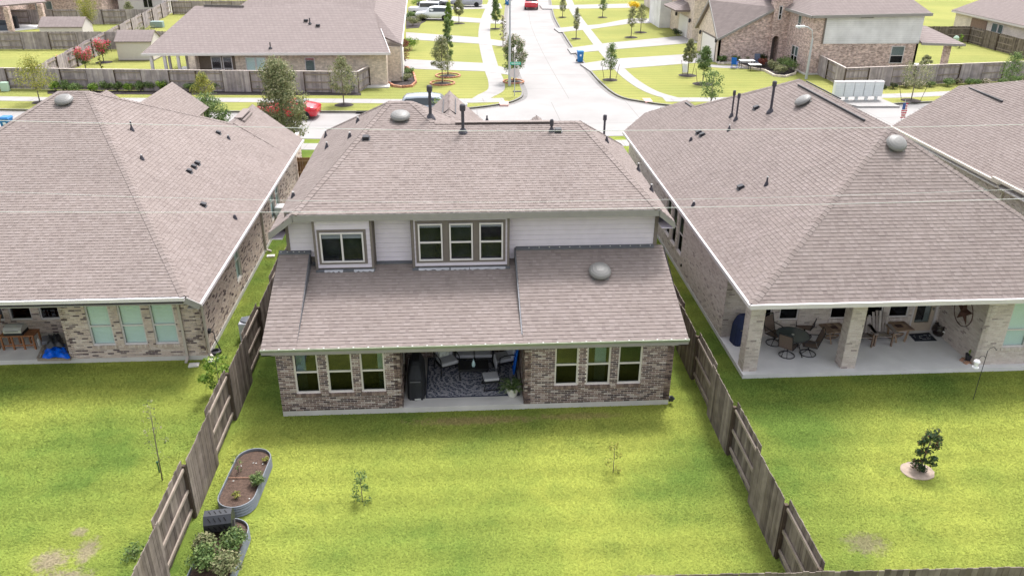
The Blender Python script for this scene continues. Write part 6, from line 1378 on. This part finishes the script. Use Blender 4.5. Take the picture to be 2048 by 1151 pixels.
# houses further up on the right
HR2=genhouse('tan and white two storey house on the right side of the street, near the top',33.0,48,74.5,88,5.4,8.5,fb_tan,'x')
m=MB(); m.box(32.92,33.0,76.5,80.5,0,2.3); m.build('garage_door',gar,HR2); m=MB(); m.box(31.6,36.5,85,91,0,5); m.build('white_wing',lapw,HR2)
m=MB(); m.poly([(31.2,76,3.2),(31.2,82,3.2),(33.2,80.5,4.0),(33.2,77.5,4.0)]); m.poly([(31.2,76,3.2),(33.2,77.5,4.0),(33.2,76,3.2)]);m.box(31.3,33,76.1,81.9,3.0,3.2); m.build('garage_canopy',farshingle,HR2)
fwin2(HR2,((33.0,88,0),(0,-1),(-1,0)),8.2,8.9,3.6,5.0,.05)
m=MB(); m.lathe((32.8,75.3,1.9),[(.05,0),(.14,.1),(.14,.4),(.04,.5)],6); m.lathe((32.8,81.6,1.9),[(.05,0),(.14,.1),(.14,.4),(.04,.5)],6); m.build('wall_lantern',black_m,HR2,kind='stuff')
genhouse('white sided house at the top, right of the second side street driveway',35,50,96,110,3.1,7,fb_pale,'x')
genhouse('tan house at the top edge, far up the right side of the street',36,50,118,132,3.1,7,fb_tan,'x')
TR=genhouse('long pale brick house at the top right edge with mint-blind windows',66.5,80,50,78,3.0,7.5,fb_pale,'y')
F_=((66.5,78,0),(0,-1),(-1,0))
for a,b in ((7.5,8.6),(8.7,9.6),(16.2,17.2)): fwin2(TR,F_,a,b,.9,2.5,.8)
m=MB(); m.box(66.42,66.5,71.5,74.5,0,2.5); m.build('brown_recess',M('recess_brown',(.22,.15,.12),.9,.1),TR); m=MB(); m.box(66.4,66.5,62.3,62.4,0,2.8); m.build('downspout',trim_d,TR)
# ============================================================ FAR FENCES, SHEDS
fp1=[(-60,53.0),(-31.9,49.5),(-16,48.1),(-2.6,47.1)]
for i,lb in enumerate(('grey wooden street fence at the far left behind the yellow-green tree','long grey wooden street fence behind the hedge, left half','grey wooden street fence behind the hedge, ending at the far house')):
    a,b=fp1[i],fp1[i+1]; fence(lb,a,b,1.72,False,2.4,0,woodfar,.15,'far wooden fences',cap=True)
for o in []: pass
fence('short grey return fence from the street fence corner to the far house wall',(-2.6,47.1),(-1.9,49.7),1.72,False,2.4,0,woodfar,.15,'far wooden fences',cap=True)
fence('grey street fence behind the mailboxes, running to the right edge',(39.2,47.6),(62,51.2),1.72,False,2.4,0,woodfar,.15,'far wooden fences',cap=True)
fence('short return fence from the mailboxes back to the rose brick house',(39.2,47.6),(39.6,54),1.72,False,2.2,0,woodfar,.15,'far wooden fences',cap=True)
fence('diagonal-looking yard fence running away behind the pink flowering trees',(-29.5,49.6),(-34.2,100),1.8,False,2.5,1,woodfar,.15,'yard fences')
fence('yard fence crossing in front of the small shed at the upper left',(-60,70.0),(-31.6,69.6),1.8,False,2.9,0,woodfar,.15,'yard fences')
fence('yard fence behind the yellow-green tree near the top left',(-60,88.5),(-33.2,89),1.8,False,2.9,1,woodfar,.15,'yard fences')
fence('short yard fence behind the large white shed',(-31.4,69.5),(-21,70),1.8,False,2.6,1,woodfar,.15,'yard fences')
fence('yard fence at the very top left beyond the pale house',(-33.6,99),(-20,99),1.8,False,2.6,0,woodfar,.15,'yard fences')
fence('yard fence with pale rails beside the rose brick house garden',(49.5,73),(65.2,72.3),1.8,False,2.6,1,wood,.15,'yard fences')
fence('yard fence running towards the right edge below the pale brick house',(65.2,72.3),(65.2,51),1.8,False,2.6,0,wood,.15,'yard fences')
fence('distant yard fence between the right gardens at the top',(52,86),(66,85),1.8,False,2.6,0,wood,.15,'yard fences')
def shed(label,x0,x1,y0,y1,h,hr,fl=None):
    t=thing('garden_shed',label,'shed',((x0+x1)/2,(y0+y1)/2,0)); m=MB(); m.box(x0,x1,y0,y1,.05,h); m.build('wall',M('shed_cream',(.60,.56,.54),.6,.03),t); m=MB(); m.box(x0-.05,x1+.05,y0-.05,y1+.05,0,.08); m.build('base',trim_d,t)
    ym=(y0+y1)/2; q=.35*(y1-y0)
    froof(t,[[(x0-.1,y0-.15,h),(x1+.1,y0-.15,h),(x1+.1,ym-q*.45,h+(hr-h)*.75),(x0-.1,ym-q*.45,h+(hr-h)*.75)],[(x0-.1,ym-q*.45,h+(hr-h)*.75),(x1+.1,ym-q*.45,h+(hr-h)*.75),(x1+.1,ym,hr),(x0-.1,ym,hr)],[(x0-.1,ym,hr),(x1+.1,ym,hr),(x1+.1,y1+.15,h),(x0-.1,y1+.15,h)]],.08)
    m=MB(); 
    for x in (x0,x1): m.poly([(x,y0,h),(x,ym-q*.45,h+(hr-h)*.72),(x,ym,hr-.05),(x,y1,h)])
    m.build('gable',MATS['shed_cream'],t)
    return t
shed('large cream garden shed on the lawn behind the pink trees',-27.8,-24.4,62.8,65.6,1.85,2.75)
shed('small cream garden shed behind the upper left fence',-40.2,-35.6,74.2,77,1.7,2.6)
# yard trees
pt('pink crape myrtle nearest the street fence, leftmost of the three',128,142,126,118,30,LG,top=LP,group='pink crape myrtles',base=.3,name='crape_myrtle',shape='vase',n=16,den=45)
pt('pink crape myrtle in the middle of the three, above the street fence',172,139,171,101,38,LG,top=LP,group='pink crape myrtles',base=.35,name='crape_myrtle',shape='vase',n=18,den=60)
pt('pink crape myrtle with its own mulch ring beside the cream shed',208,125,205,83,36,LG,top=LP,group='pink crape myrtles',base=.45,name='crape_myrtle',shape='vase',n=16,den=60,ring=.8)
pt('yellow-green tree above the upper left yard fence',182,62,170,-4,46,LY,group='yard trees',base=.35,n=22,shape='vase')
pt('thin yellow plant between the pink myrtles',203,138,198,105,10,LY,group='yard trees',base=.1,n=8,den=30)
pt('greenish tree in front of the far fence near the top left',262,40,258,4,24,LO,group='yard trees',base=.3,n=14)
pt('pale feathery tree behind the cream shed beside the far house roof',298,108,294,52,44,LO,group='yard trees',base=.45,n=18,den=60,shape='vase')
pt('small bright shrub tree in the right garden near the fence',1918,96,1921,68,14,LB_,group='yard trees',base=.1,n=10,den=40)
pt('pale olive shrub by the porch of the rose brick house',1848,134,1848,112,28,LO,group='yard trees',base=.1,n=12,shape='round')
m=MB(); g=G(318,55); m.box(g[0]-.9,g[0]+.6,g[1]-.4,g[1]+.4,0,.75); o=m.build('air_conditioner',M('ac_green_grey',(.25,.33,.33),.6,.05)); bev(o,.06); tag(o,'small grey-green air conditioner by the yard fence above the far house roof','air conditioner')
g=G(218,105); t=thing('kettle_grill','small black kettle grill on legs at the yard fence behind the pink tree','grill',(g[0],g[1],0)); m=MB(); m.lathe((g[0],g[1],.7),[(.05,0),(.28,.15),(.3,.3),(.22,.45),(0,.52)],14); m.build('kettle',blk,t)
for k in range(3): a=k*2.1; m=MB(); m.tube([(g[0]+.15*math.cos(a),g[1]+.15*math.sin(a),.75),(g[0]+.32*math.cos(a),g[1]+.32*math.sin(a),0)],.02,5); m.build('leg',blk,t)
m=MB(); g=G(12,182); m.box(g[0]-.25,g[0]+.35,g[1]-.3,g[1]+.1,0,.75); o=m.build('utility_pedestal',M('pedestal_green',(.42,.56,.46),.6,.03)); bev(o,.04); tag(o,'pale green utility pedestal at the far left foot of the street fence','utility box')
m=MB(); g=G(1909,92); m.lathe((g[0],g[1],0),[(.3,0),(.3,.9),(.15,1.1),(0,1.1)],12); o=m.build('utility_drum',MATS['pedestal_green']); tag(o,'pale green drum by the right garden fence','drum')
# ============================================================ STREET FURNITURE
pole_m=M('pole_grey',(.46,.48,.52),.5,.04,5,metal=.3)
t=thing('street_lamp','tall grey street lamp pole at the corner pavement left of the side street','street lamp',(*G(1019,172)[:2],0)); g=G(1019,172); m=MB(); m.tube([(g[0],g[1],0),(g[0],g[1],7.6)],[.13,.07],10); m.build('pole',pole_m,t)
m=MB(); m.tube([(g[0],g[1],7.0),(g[0]+.9,g[1]+.2,7.5),(g[0]+2.1,g[1]+.3,7.75)],.04,8); m.build('arm',pole_m,t); m=MB(); m.cbox((g[0]+2.3,g[1]+.3,7.72),(.7,.28,.14)); m.build('lamp_head',pole_m,t)
t=thing('street_lamp','curved grey street lamp in front of the rose brick corner house','street lamp',(*G(1612,158)[:2],0)); g=G(1612,158); m=MB(); hp=tall(1612,158,1631,78); ht=tall(1612,158,1620,53); m.tube([(g[0],g[1],0),(g[0],g[1],hp)],[.13,.08],10); m.tube([(g[0],g[1],hp),(g[0]-.15,g[1],hp+.7),(g[0]-.6,g[1],ht-.05),(g[0]-1.1,g[1],ht+.02)],.05,8); m.build('pole',pole_m,t); m=MB(); m.cbox((g[0]-1.3,g[1],ht+.02),(.75,.32,.16)); m.build('lamp_head',M('lamp_white',(.75,.77,.8),.5,0),t)
g=G(1029,192); t=thing('stop_sign','stop sign seen from its bare grey back on a thin post at the corner','traffic sign',(g[0],g[1],0)); m=MB(); m.tube([(g[0],g[1],0),(g[0],g[1],2.75)],.035,8); m.build('post',pole_m,t)
m=MB(); m.lathe((g[0],g[1]+.05,1.85),[(.44,-.008),(.44,.008)],8,axis='y'); so_=m.build('sign_plate',M('sign_back',(.62,.56,.55),.6,.03),t)
t=thing('street_name_sign','small green street name sign above the stop sign','street sign',(g[0],g[1],2.6)); m=MB(); m.box(g[0]-.38,g[0]+.5,g[1]-.02,g[1]+.01,2.52,2.74); m.build('name_blade',M('sign_green',(.05,.42,.28),.5,0),t)
m=MB()
for i,x in enumerate((-.25,-.18,-.11,-.04,.05,.12,.19,.3,.37)): m.box(g[0]+x,g[0]+x+.035,g[1]-.026,g[1]-.021,2.585,2.585+(.09 if i%3 else .12))
m.build('lettering',M('sign_white',(.8,.8,.8),.5,0),t,kind='stuff')
m=MB(); g=G(1034,183.5); m.box(g[0]-.35,g[0]+.35,g[1]-.18,g[1]+.18,-.01,.05); o=m.build('valve_cover',M('drain_dark2',(.08,.08,.1),.8,0)); tag(o,'small dark cover plate in the corner grass near the stop sign','cover')
for px,py,lb,sc in ((1160,122,'blue wheeled bin on the kerb of the side street',1.),(1014,9,'blue wheeled bin at the top edge beside the lamp pole',1.),(18,262,'blue wheeled bin at the left edge in front of the left house',1.)):
    g=G(px,py); t=thing('wheeled_bin',lb,'bin',(g[0],g[1],-.1),group='blue wheeled bins'); x,y=g[0],g[1]; z=-.1
    bb_=M('bin_blue',(.03,.17,.42),.5,.05)
    m=MB(); m.hexa([(x-.24,y-.26,z+.05),(x+.24,y-.26,z+.05),(x+.24,y+.24,z+.05),(x-.24,y+.24,z+.05),(x-.31,y-.35,z+1.02),(x+.31,y-.35,z+1.02),(x+.31,y+.33,z+1.02),(x-.31,y+.33,z+1.02)]); o=m.build('body',bb_,t)
    m=MB(); m.hexa([(x-.34,y-.4,z+1.02),(x+.34,y-.4,z+1.02),(x+.34,y+.38,z+1.02),(x-.34,y+.38,z+1.02),(x-.28,y-.33,z+1.12),(x+.28,y-.33,z+1.12),(x+.28,y+.32,z+1.12),(x-.28,y+.32,z+1.12)]); m.build('lid',bb_,t)
    m=MB(); m.tube([(x-.3,y+.42,z+.98),(x+.3,y+.42,z+.98)],.02,6); m.build('handle',bb_,t)
    for sx in(-1,1): m=MB(); m.lathe((x+sx*.27,y+.25,z+.12),[(.12,-.03),(.12,.03)],12,axis='y'); m.build('wheel',blk,t)
    m=MB(); m.box(x-.09,x+.09,y-.345,y-.325,z+.6,z+.78); m.build('recycling_mark',M('mark_white',(.75,.8,.85),.6,0),t)
# mailbox cluster
mbw=M('mailbox_grey',(.66,.69,.70),.5,.03); g=G(1668,199)
for i in range(5):
    a=G(1675+i*19.5,203-i*.3); t=thing('mailbox_unit',['leftmost white mailbox cabinet of the row of five','second white mailbox cabinet from the left','middle white mailbox cabinet of the row of five','fourth white mailbox cabinet from the left','rightmost white mailbox cabinet of the row of five'][i],'mailbox',(a[0],a[1],0),group='row of mailbox cabinets')
    x,y=a[0],a[1]; m=MB(); m.box(x-.37,x+.37,y,y+.45,.35,1.52); m.build('cabinet',mbw,t); m=MB(); m.box(x-.385,x+.385,y-.03,y+.48,1.52,1.58); m.build('top_cap',white_t,t); m=MB(); m.box(x-.1,x+.1,y+.12,y+.32,0,.35); m.build('pedestal',mbw,t)
    for c in range(2):
        for r_ in range(6 if c else 5): m=MB(); m.box(x-.34+c*.35,x-.02+c*.35,y-.012,y+.0,.42+r_*.18,.57+r_*.18); m.build('mail_door',M('mail_door',(.60,.635,.65),.5,.03),t)
# flag
g=onY(1810,205,33.5); gb=g.copy(); t=thing('garden_flag','small red white and blue flag on a pole between the two right roofs','flag',(gb[0],gb[1],0)); m=MB(); ztop=onY(1811,203,33.5)[2]; m.tube([(g[0],33.5,0),(g[0],33.5,ztop+.1)],.02,6); m.build('pole',pole_m,t)
m=MB(); m2=MB(); m3=MB()
zf0=ztop; 
for j in range(13):
    mm=m if j%2==0 else m2; z1_=zf0-.12-j*.08
    for k in range(4):
        x=g[0]-.12+k*.09+.03*math.sin(j*.8+k); mm.box(x,x+.085,33.46+.02*math.sin(k+j),33.48+.02*math.sin(k+j),z1_-.08,z1_)
m.build('red_stripes',M('flag_red',(.55,.04,.09),.8,0),t,kind='stuff'); m2.build('white_stripes',M('flag_white',(.75,.72,.75),.8,0),t,kind='stuff'); m3.box(g[0]-.14,g[0]+.06,33.43,33.455,zf0-.55,zf0-.1); m3.build('blue_canton',M('flag_blue',(.05,.1,.3),.8,0),t)
# chairs and tables on the corner lawn
simplechair('small blue chair on the path before the rose brick wall',*G(1468,136)[:2],0.,2.6,blue,blue,s=.9)
wcl=M('white_cloth',(.8,.8,.82),.8,.02)
for px,py,lb,k in ((1492,136,'white topped folding table with black legs, left one on the corner lawn',1),(1508,141,'low white topped folding table with black legs, right one on the corner lawn',.8)):
    g=G(px,py); t=thing('folding_table',lb,'table',(g[0],g[1],0)); m=MB(); m.box(g[0]-.7*k,g[0]+.7*k,g[1]-.4,g[1]+.4,.7*k,.75*k); m.build('table_top',wcl,t)
    for sx in(-1,1):
        for sy in(-1,1): m=MB(); m.tube([(g[0]+sx*.6*k,g[1]+sy*.3,.7*k),(g[0]+sx*.6*k,g[1]+sy*.3,0)],.03,5); m.build('leg',blk,t)
simplechair('dark chair behind the white tables on the corner lawn',*G(1515,133)[:2],0.,0,M('slate',(.1,.12,.18),.8,0),blk,s=1.0)
g=G(1369,146); m=MB(); m.cbox((g[0],g[1],.45),(.5,.08,.85),.1,tilt=[('X',-.15)]); o=m.build('white_board',wcl); bev(o,.02); tag(o,'white board leaning at the pale staked tree on the corner lawn','board')
# ============================================================ CARS
def paint(name,c): 
    m=M(name,c,.25,0,spec=.6); m.node_tree.nodes['Principled BSDF'].inputs['Coat Weight'].default_value=.6; return m
tyre=M('tyre',(.02,.02,.02),.8,0); rimm=M('rim',(.45,.45,.47),.35,0,metal=.7); cglass=M('car_glass',(.03,.04,.05),.08,0,spec=.7); redl=M('tail_lens',(.45,.02,.02),.2,0); headl=M('head_lens',(.7,.7,.7),.15,0)
PROF={ # x, bottom, belt, half width, top z, top half width
'coupe':(4.8,[(-2.38,.42,.70,.70,.72,.6),(-2.3,.25,.86,.88,.90,.72),(-1.9,.22,.93,.94,1.0,.72),(-1.35,.20,.95,.95,1.12,.68),(-.8,.20,.93,.95,1.28,.62),(-.2,.20,.92,.94,1.36,.58),(.25,.20,.91,.94,1.33,.6),(.75,.20,.91,.93,1.05,.7),(1.05,.20,.9,.93,.93,.75),(1.7,.22,.85,.93,.88,.72),(2.2,.25,.74,.88,.78,.66),(2.42,.36,.60,.72,.62,.55)]),
'suv':(4.8,[(-2.4,.45,.95,.78,1.0,.6),(-2.32,.32,1.02,.92,1.45,.66),(-2.05,.28,1.05,.95,1.68,.66),(-1.2,.26,1.05,.96,1.74,.67),(-.2,.26,1.03,.96,1.75,.67),(.45,.26,1.02,.96,1.66,.66),(1.05,.26,1.02,.95,1.12,.76),(1.3,.26,1.02,.95,1.07,.78),(2.0,.28,.98,.94,1.02,.74),(2.3,.34,.85,.86,.9,.66),(2.42,.42,.7,.74,.74,.6)]),
'box':(4.5,[(-2.2,.5,1.1,.86,1.15,.8),(-2.12,.4,1.12,.92,1.8,.8),(-1.9,.4,1.12,.92,1.84,.8),(-.5,.4,1.12,.92,1.86,.8),(.45,.4,1.12,.92,1.82,.8),(.65,.4,1.12,.92,1.2,.84),(.75,.4,1.12,.92,1.16,.84),(1.8,.4,1.1,.88,1.13,.8),(2.15,.45,1.0,.84,1.05,.78)]),
'truck':(5.6,[(-2.8,.5,1.0,.92,1.02,.9),(-2.7,.4,1.06,.98,1.08,.94),(-1.2,.38,1.06,.99,1.09,.94),(-1.0,.38,1.08,.99,1.75,.76),(-.2,.38,1.08,.99,1.84,.75),(.6,.38,1.08,.99,1.78,.75),(1.2,.38,1.08,.98,1.16,.85),(1.4,.38,1.06,.98,1.12,.85),(2.4,.4,1.04,.96,1.06,.8),(2.8,.5,.9,.88,.95,.75)])}
def car(label,cat,kind,x,y,z,rot,pm,name='parked_car',stripe=None):
    L,st=PROF[kind]; t=thing(name,label,cat,(x,y,z),rot,local=True); m=MB(); secs=[]
    for (X,b,bl,w,tz,tw) in st:
        h=[(0,b),(w*.82,b),(w*.97,b+.12),(w,(b+bl)/2),(w*.98,bl-.06),(w*.93,bl),((w*.93+tw)/2+.02,(bl+tz)/2),(tw+.03,tz-.05),(tw*.9,tz),(0,tz+.02)]
        secs.append([(X,-a,c) for a,c in h]+[(X,a,c) for a,c in h[::-1][1:-1]])
    n=len(secs[0]); base=len(m.v)
    for s_ in secs: m.v.extend(s_)
    for i in range(len(secs)-1):
        for k in range(n): m.f.append((base+i*n+k,base+(i+1)*n+k,base+(i+1)*n+(k+1)%n,base+i*n+(k+1)%n)); m.r.append(.5)
    m.f.append(tuple(base+k for k in range(n))); m.r.append(.5); m.f.append(tuple(base+(len(secs)-1)*n+k for k in range(n))[::-1]); m.r.append(.5)
    o=m.build('body',pm,t,smooth=True); 
    gl=[s for s in st if s[4]-s[2]>.28]
    # side glass
    for sgn in (-1,1):
        mid=len(gl)//2; 
        for part in (gl[:mid+1],gl[mid:]):
            if len(part)<2: continue
            q=MB()
            for a,b in zip(part,part[1:]):
                def sidept(s,f): 
                    X,bb,bl,w,tz,tw=s; z=bl+.03+(tz-bl-.12)*f; ww=(w*.93)+((tw+.03)-w*.93)*(z-bl)/(tz-.05-bl)+.014; return (X,sgn*ww,z)
                q.poly([sidept(a,.08),sidept(b,.08),sidept(b,.92),sidept(a,.92)])
            q.build('side_window',cglass,t)
    # windscreen / rear screen : between roof end and hood
    idx=[i for i,s in enumerate(st) if s[4]-s[2]>.28]; 
    for (i,j,nm) in ((idx[-1],min(idx[-1]+1,len(st)-1),'windscreen'),(idx[0],max(idx[0]-1,0),'rear_window')):
        a,b=st[i],st[j]; q=MB(); dx=.02 if nm=='windscreen' else -.02
        A=lambda s,f,sg:(s[0]+dx,sg*s[5]*.9*f,s[4]+.03); q.poly([A(a,.95,-1),A(a,.95,1),A(b,1.,1),A(b,1.,-1)]); q.build(nm,cglass,t)
    xs=(st[0][0]+.85,st[-1][0]-.9)
    for X in xs:
        for sg in(-1,1):
            R=.36 if kind!='coupe' else .34; W_=st[4][3]
            q=MB(); q.lathe((X,sg*(W_-.09),R),[(R*.62,-.11),(R*.95,-.11),(R,-.08),(R,.08),(R*.95,.11),(R*.62,.11)],20,axis='y'); wv=q.build('wheel',tyre,t)
            q=MB(); q.lathe((X,sg*(W_-.09)+sg*.06,R),[(R*.62,-.03),(R*.62,.03),(R*.2,.045)],10,axis='y'); q.build('rim',rimm,wv)
    for sg in(-1,1):
        X,b,bl,w,tz,tw=st[-2]; q=MB(); q.cbox((X+.08,sg*w*.72,bl-.04),(.14,.34,.12)); q.build('headlight',headl,t)
        X,b,bl,w,tz,tw=st[1]; q=MB(); q.cbox((X-.02,sg*w*.72,bl-.1),(.1,.4,.13)); q.build('taillight',redl,t)
    if stripe:
        q=MB(); 
        for yy in (-.17,.17):
            for a,b in zip(st[1:-1],st[2:-1]): q.poly([(a[0],yy-.1,a[4]+.032),(b[0],yy-.1,b[4]+.032),(b[0],yy+.1,b[4]+.032),(a[0],yy+.1,a[4]+.032)])
        q.build('stripe',black_m,t)
    return t
red=paint('car_red',(.55,.012,.03)); wht=paint('car_white',(.72,.74,.78)); gry=paint('car_grey',(.33,.34,.38)); dk=paint('car_dark',(.05,.05,.06)); sil=paint('car_silver',(.30,.34,.40))
g=G(585,232); car('shiny red sports coupe with black roof stripe parked behind the olive tree','car','coupe',-7.05,39.5,-.12,math.pi-.08,red,stripe=None)
q=MB(); q.cbox((-5.6,39.5,1.0),(1.3,.9,.03),-.08,tilt=None); 
car('silver-blue vehicle mostly hidden behind the middle house front gable','car','suv',3.9,39.0,-.12,0.,sil)
car('white sport utility vehicle parked on the second left driveway','car','suv',2.6,93.0,0.02,math.pi-.1,wht)
car('white boxy off-road vehicle beside the white sport utility vehicle','car','box',1.2,97.5,.02,math.pi-.1,wht)
car('grey vehicle at the top edge parked on the third left driveway','car','suv',7.3,108.3,.02,math.pi-.1,gry)
car('dark vehicle at the top edge beside the grey one','car','coupe',2.2,107.0,.02,math.pi,dk)
car('red pickup truck driving up the side street at the top edge','truck','truck',17.1,107.2,-.12,math.pi/2-.1,red,'pickup_truck')
# ============================================================ GRASS
def grass(label,x0,x1,y0,y1,n,holes=()):
    X=rng.uniform(x0,x1,n);Y=rng.uniform(y0,y1,n); k=np.ones(n,bool)
    for hx0,hx1,hy0,hy1 in holes: k&=~((X>hx0)&(X<hx1)&(Y>hy0)&(Y<hy1))
    X=X[k];Y=Y[k]; n=len(X); a=rng.uniform(0,2*np.pi,n); L=rng.uniform(.04,.09,n); h=rng.uniform(.010,.035,n); w=rng.uniform(.011,.025,n)
    P0=np.stack([X-np.sin(a)*w,Y+np.cos(a)*w,np.full(n,.002)],1);P1=np.stack([X+np.sin(a)*w,Y-np.cos(a)*w,np.full(n,.002)],1);P2=np.stack([X+np.cos(a)*L,Y+np.sin(a)*L,h],1)
    V=np.stack([P0,P1,P2],1).reshape(-1,3); F=np.arange(n*3).reshape(-1,3); o=np_mesh('grass',V,F,rng.random(n),lawnB,None,'stuff'); o['label']=label; o['category']='grass'; return o
hM=[(-.1,12.3,-.03,25),(-.85,.25,-4.7,-2.0),(-1.0,.2,-8.2,-5.0),(-1.6,-1.3,-9,20)]
grass('short mown grass of the middle back yard between the two fences',-1.4,13.4,-8.8,3,260000,hM)
grass('short mown grass of the left yard beside the fence',-13,-1.6,-8.8,3.6,190000,[])
grass('short mown grass of the right yard in front of the pillar patio',13.6,27,-9.2,1.36,190000,[])
grass('strip of grass between the left house and the fence',-3.2,-1.6,3.6,20,40000,[]); grass('strip of grass between the right house and the fence',13.8,15.0,1.3,20,30000,[])
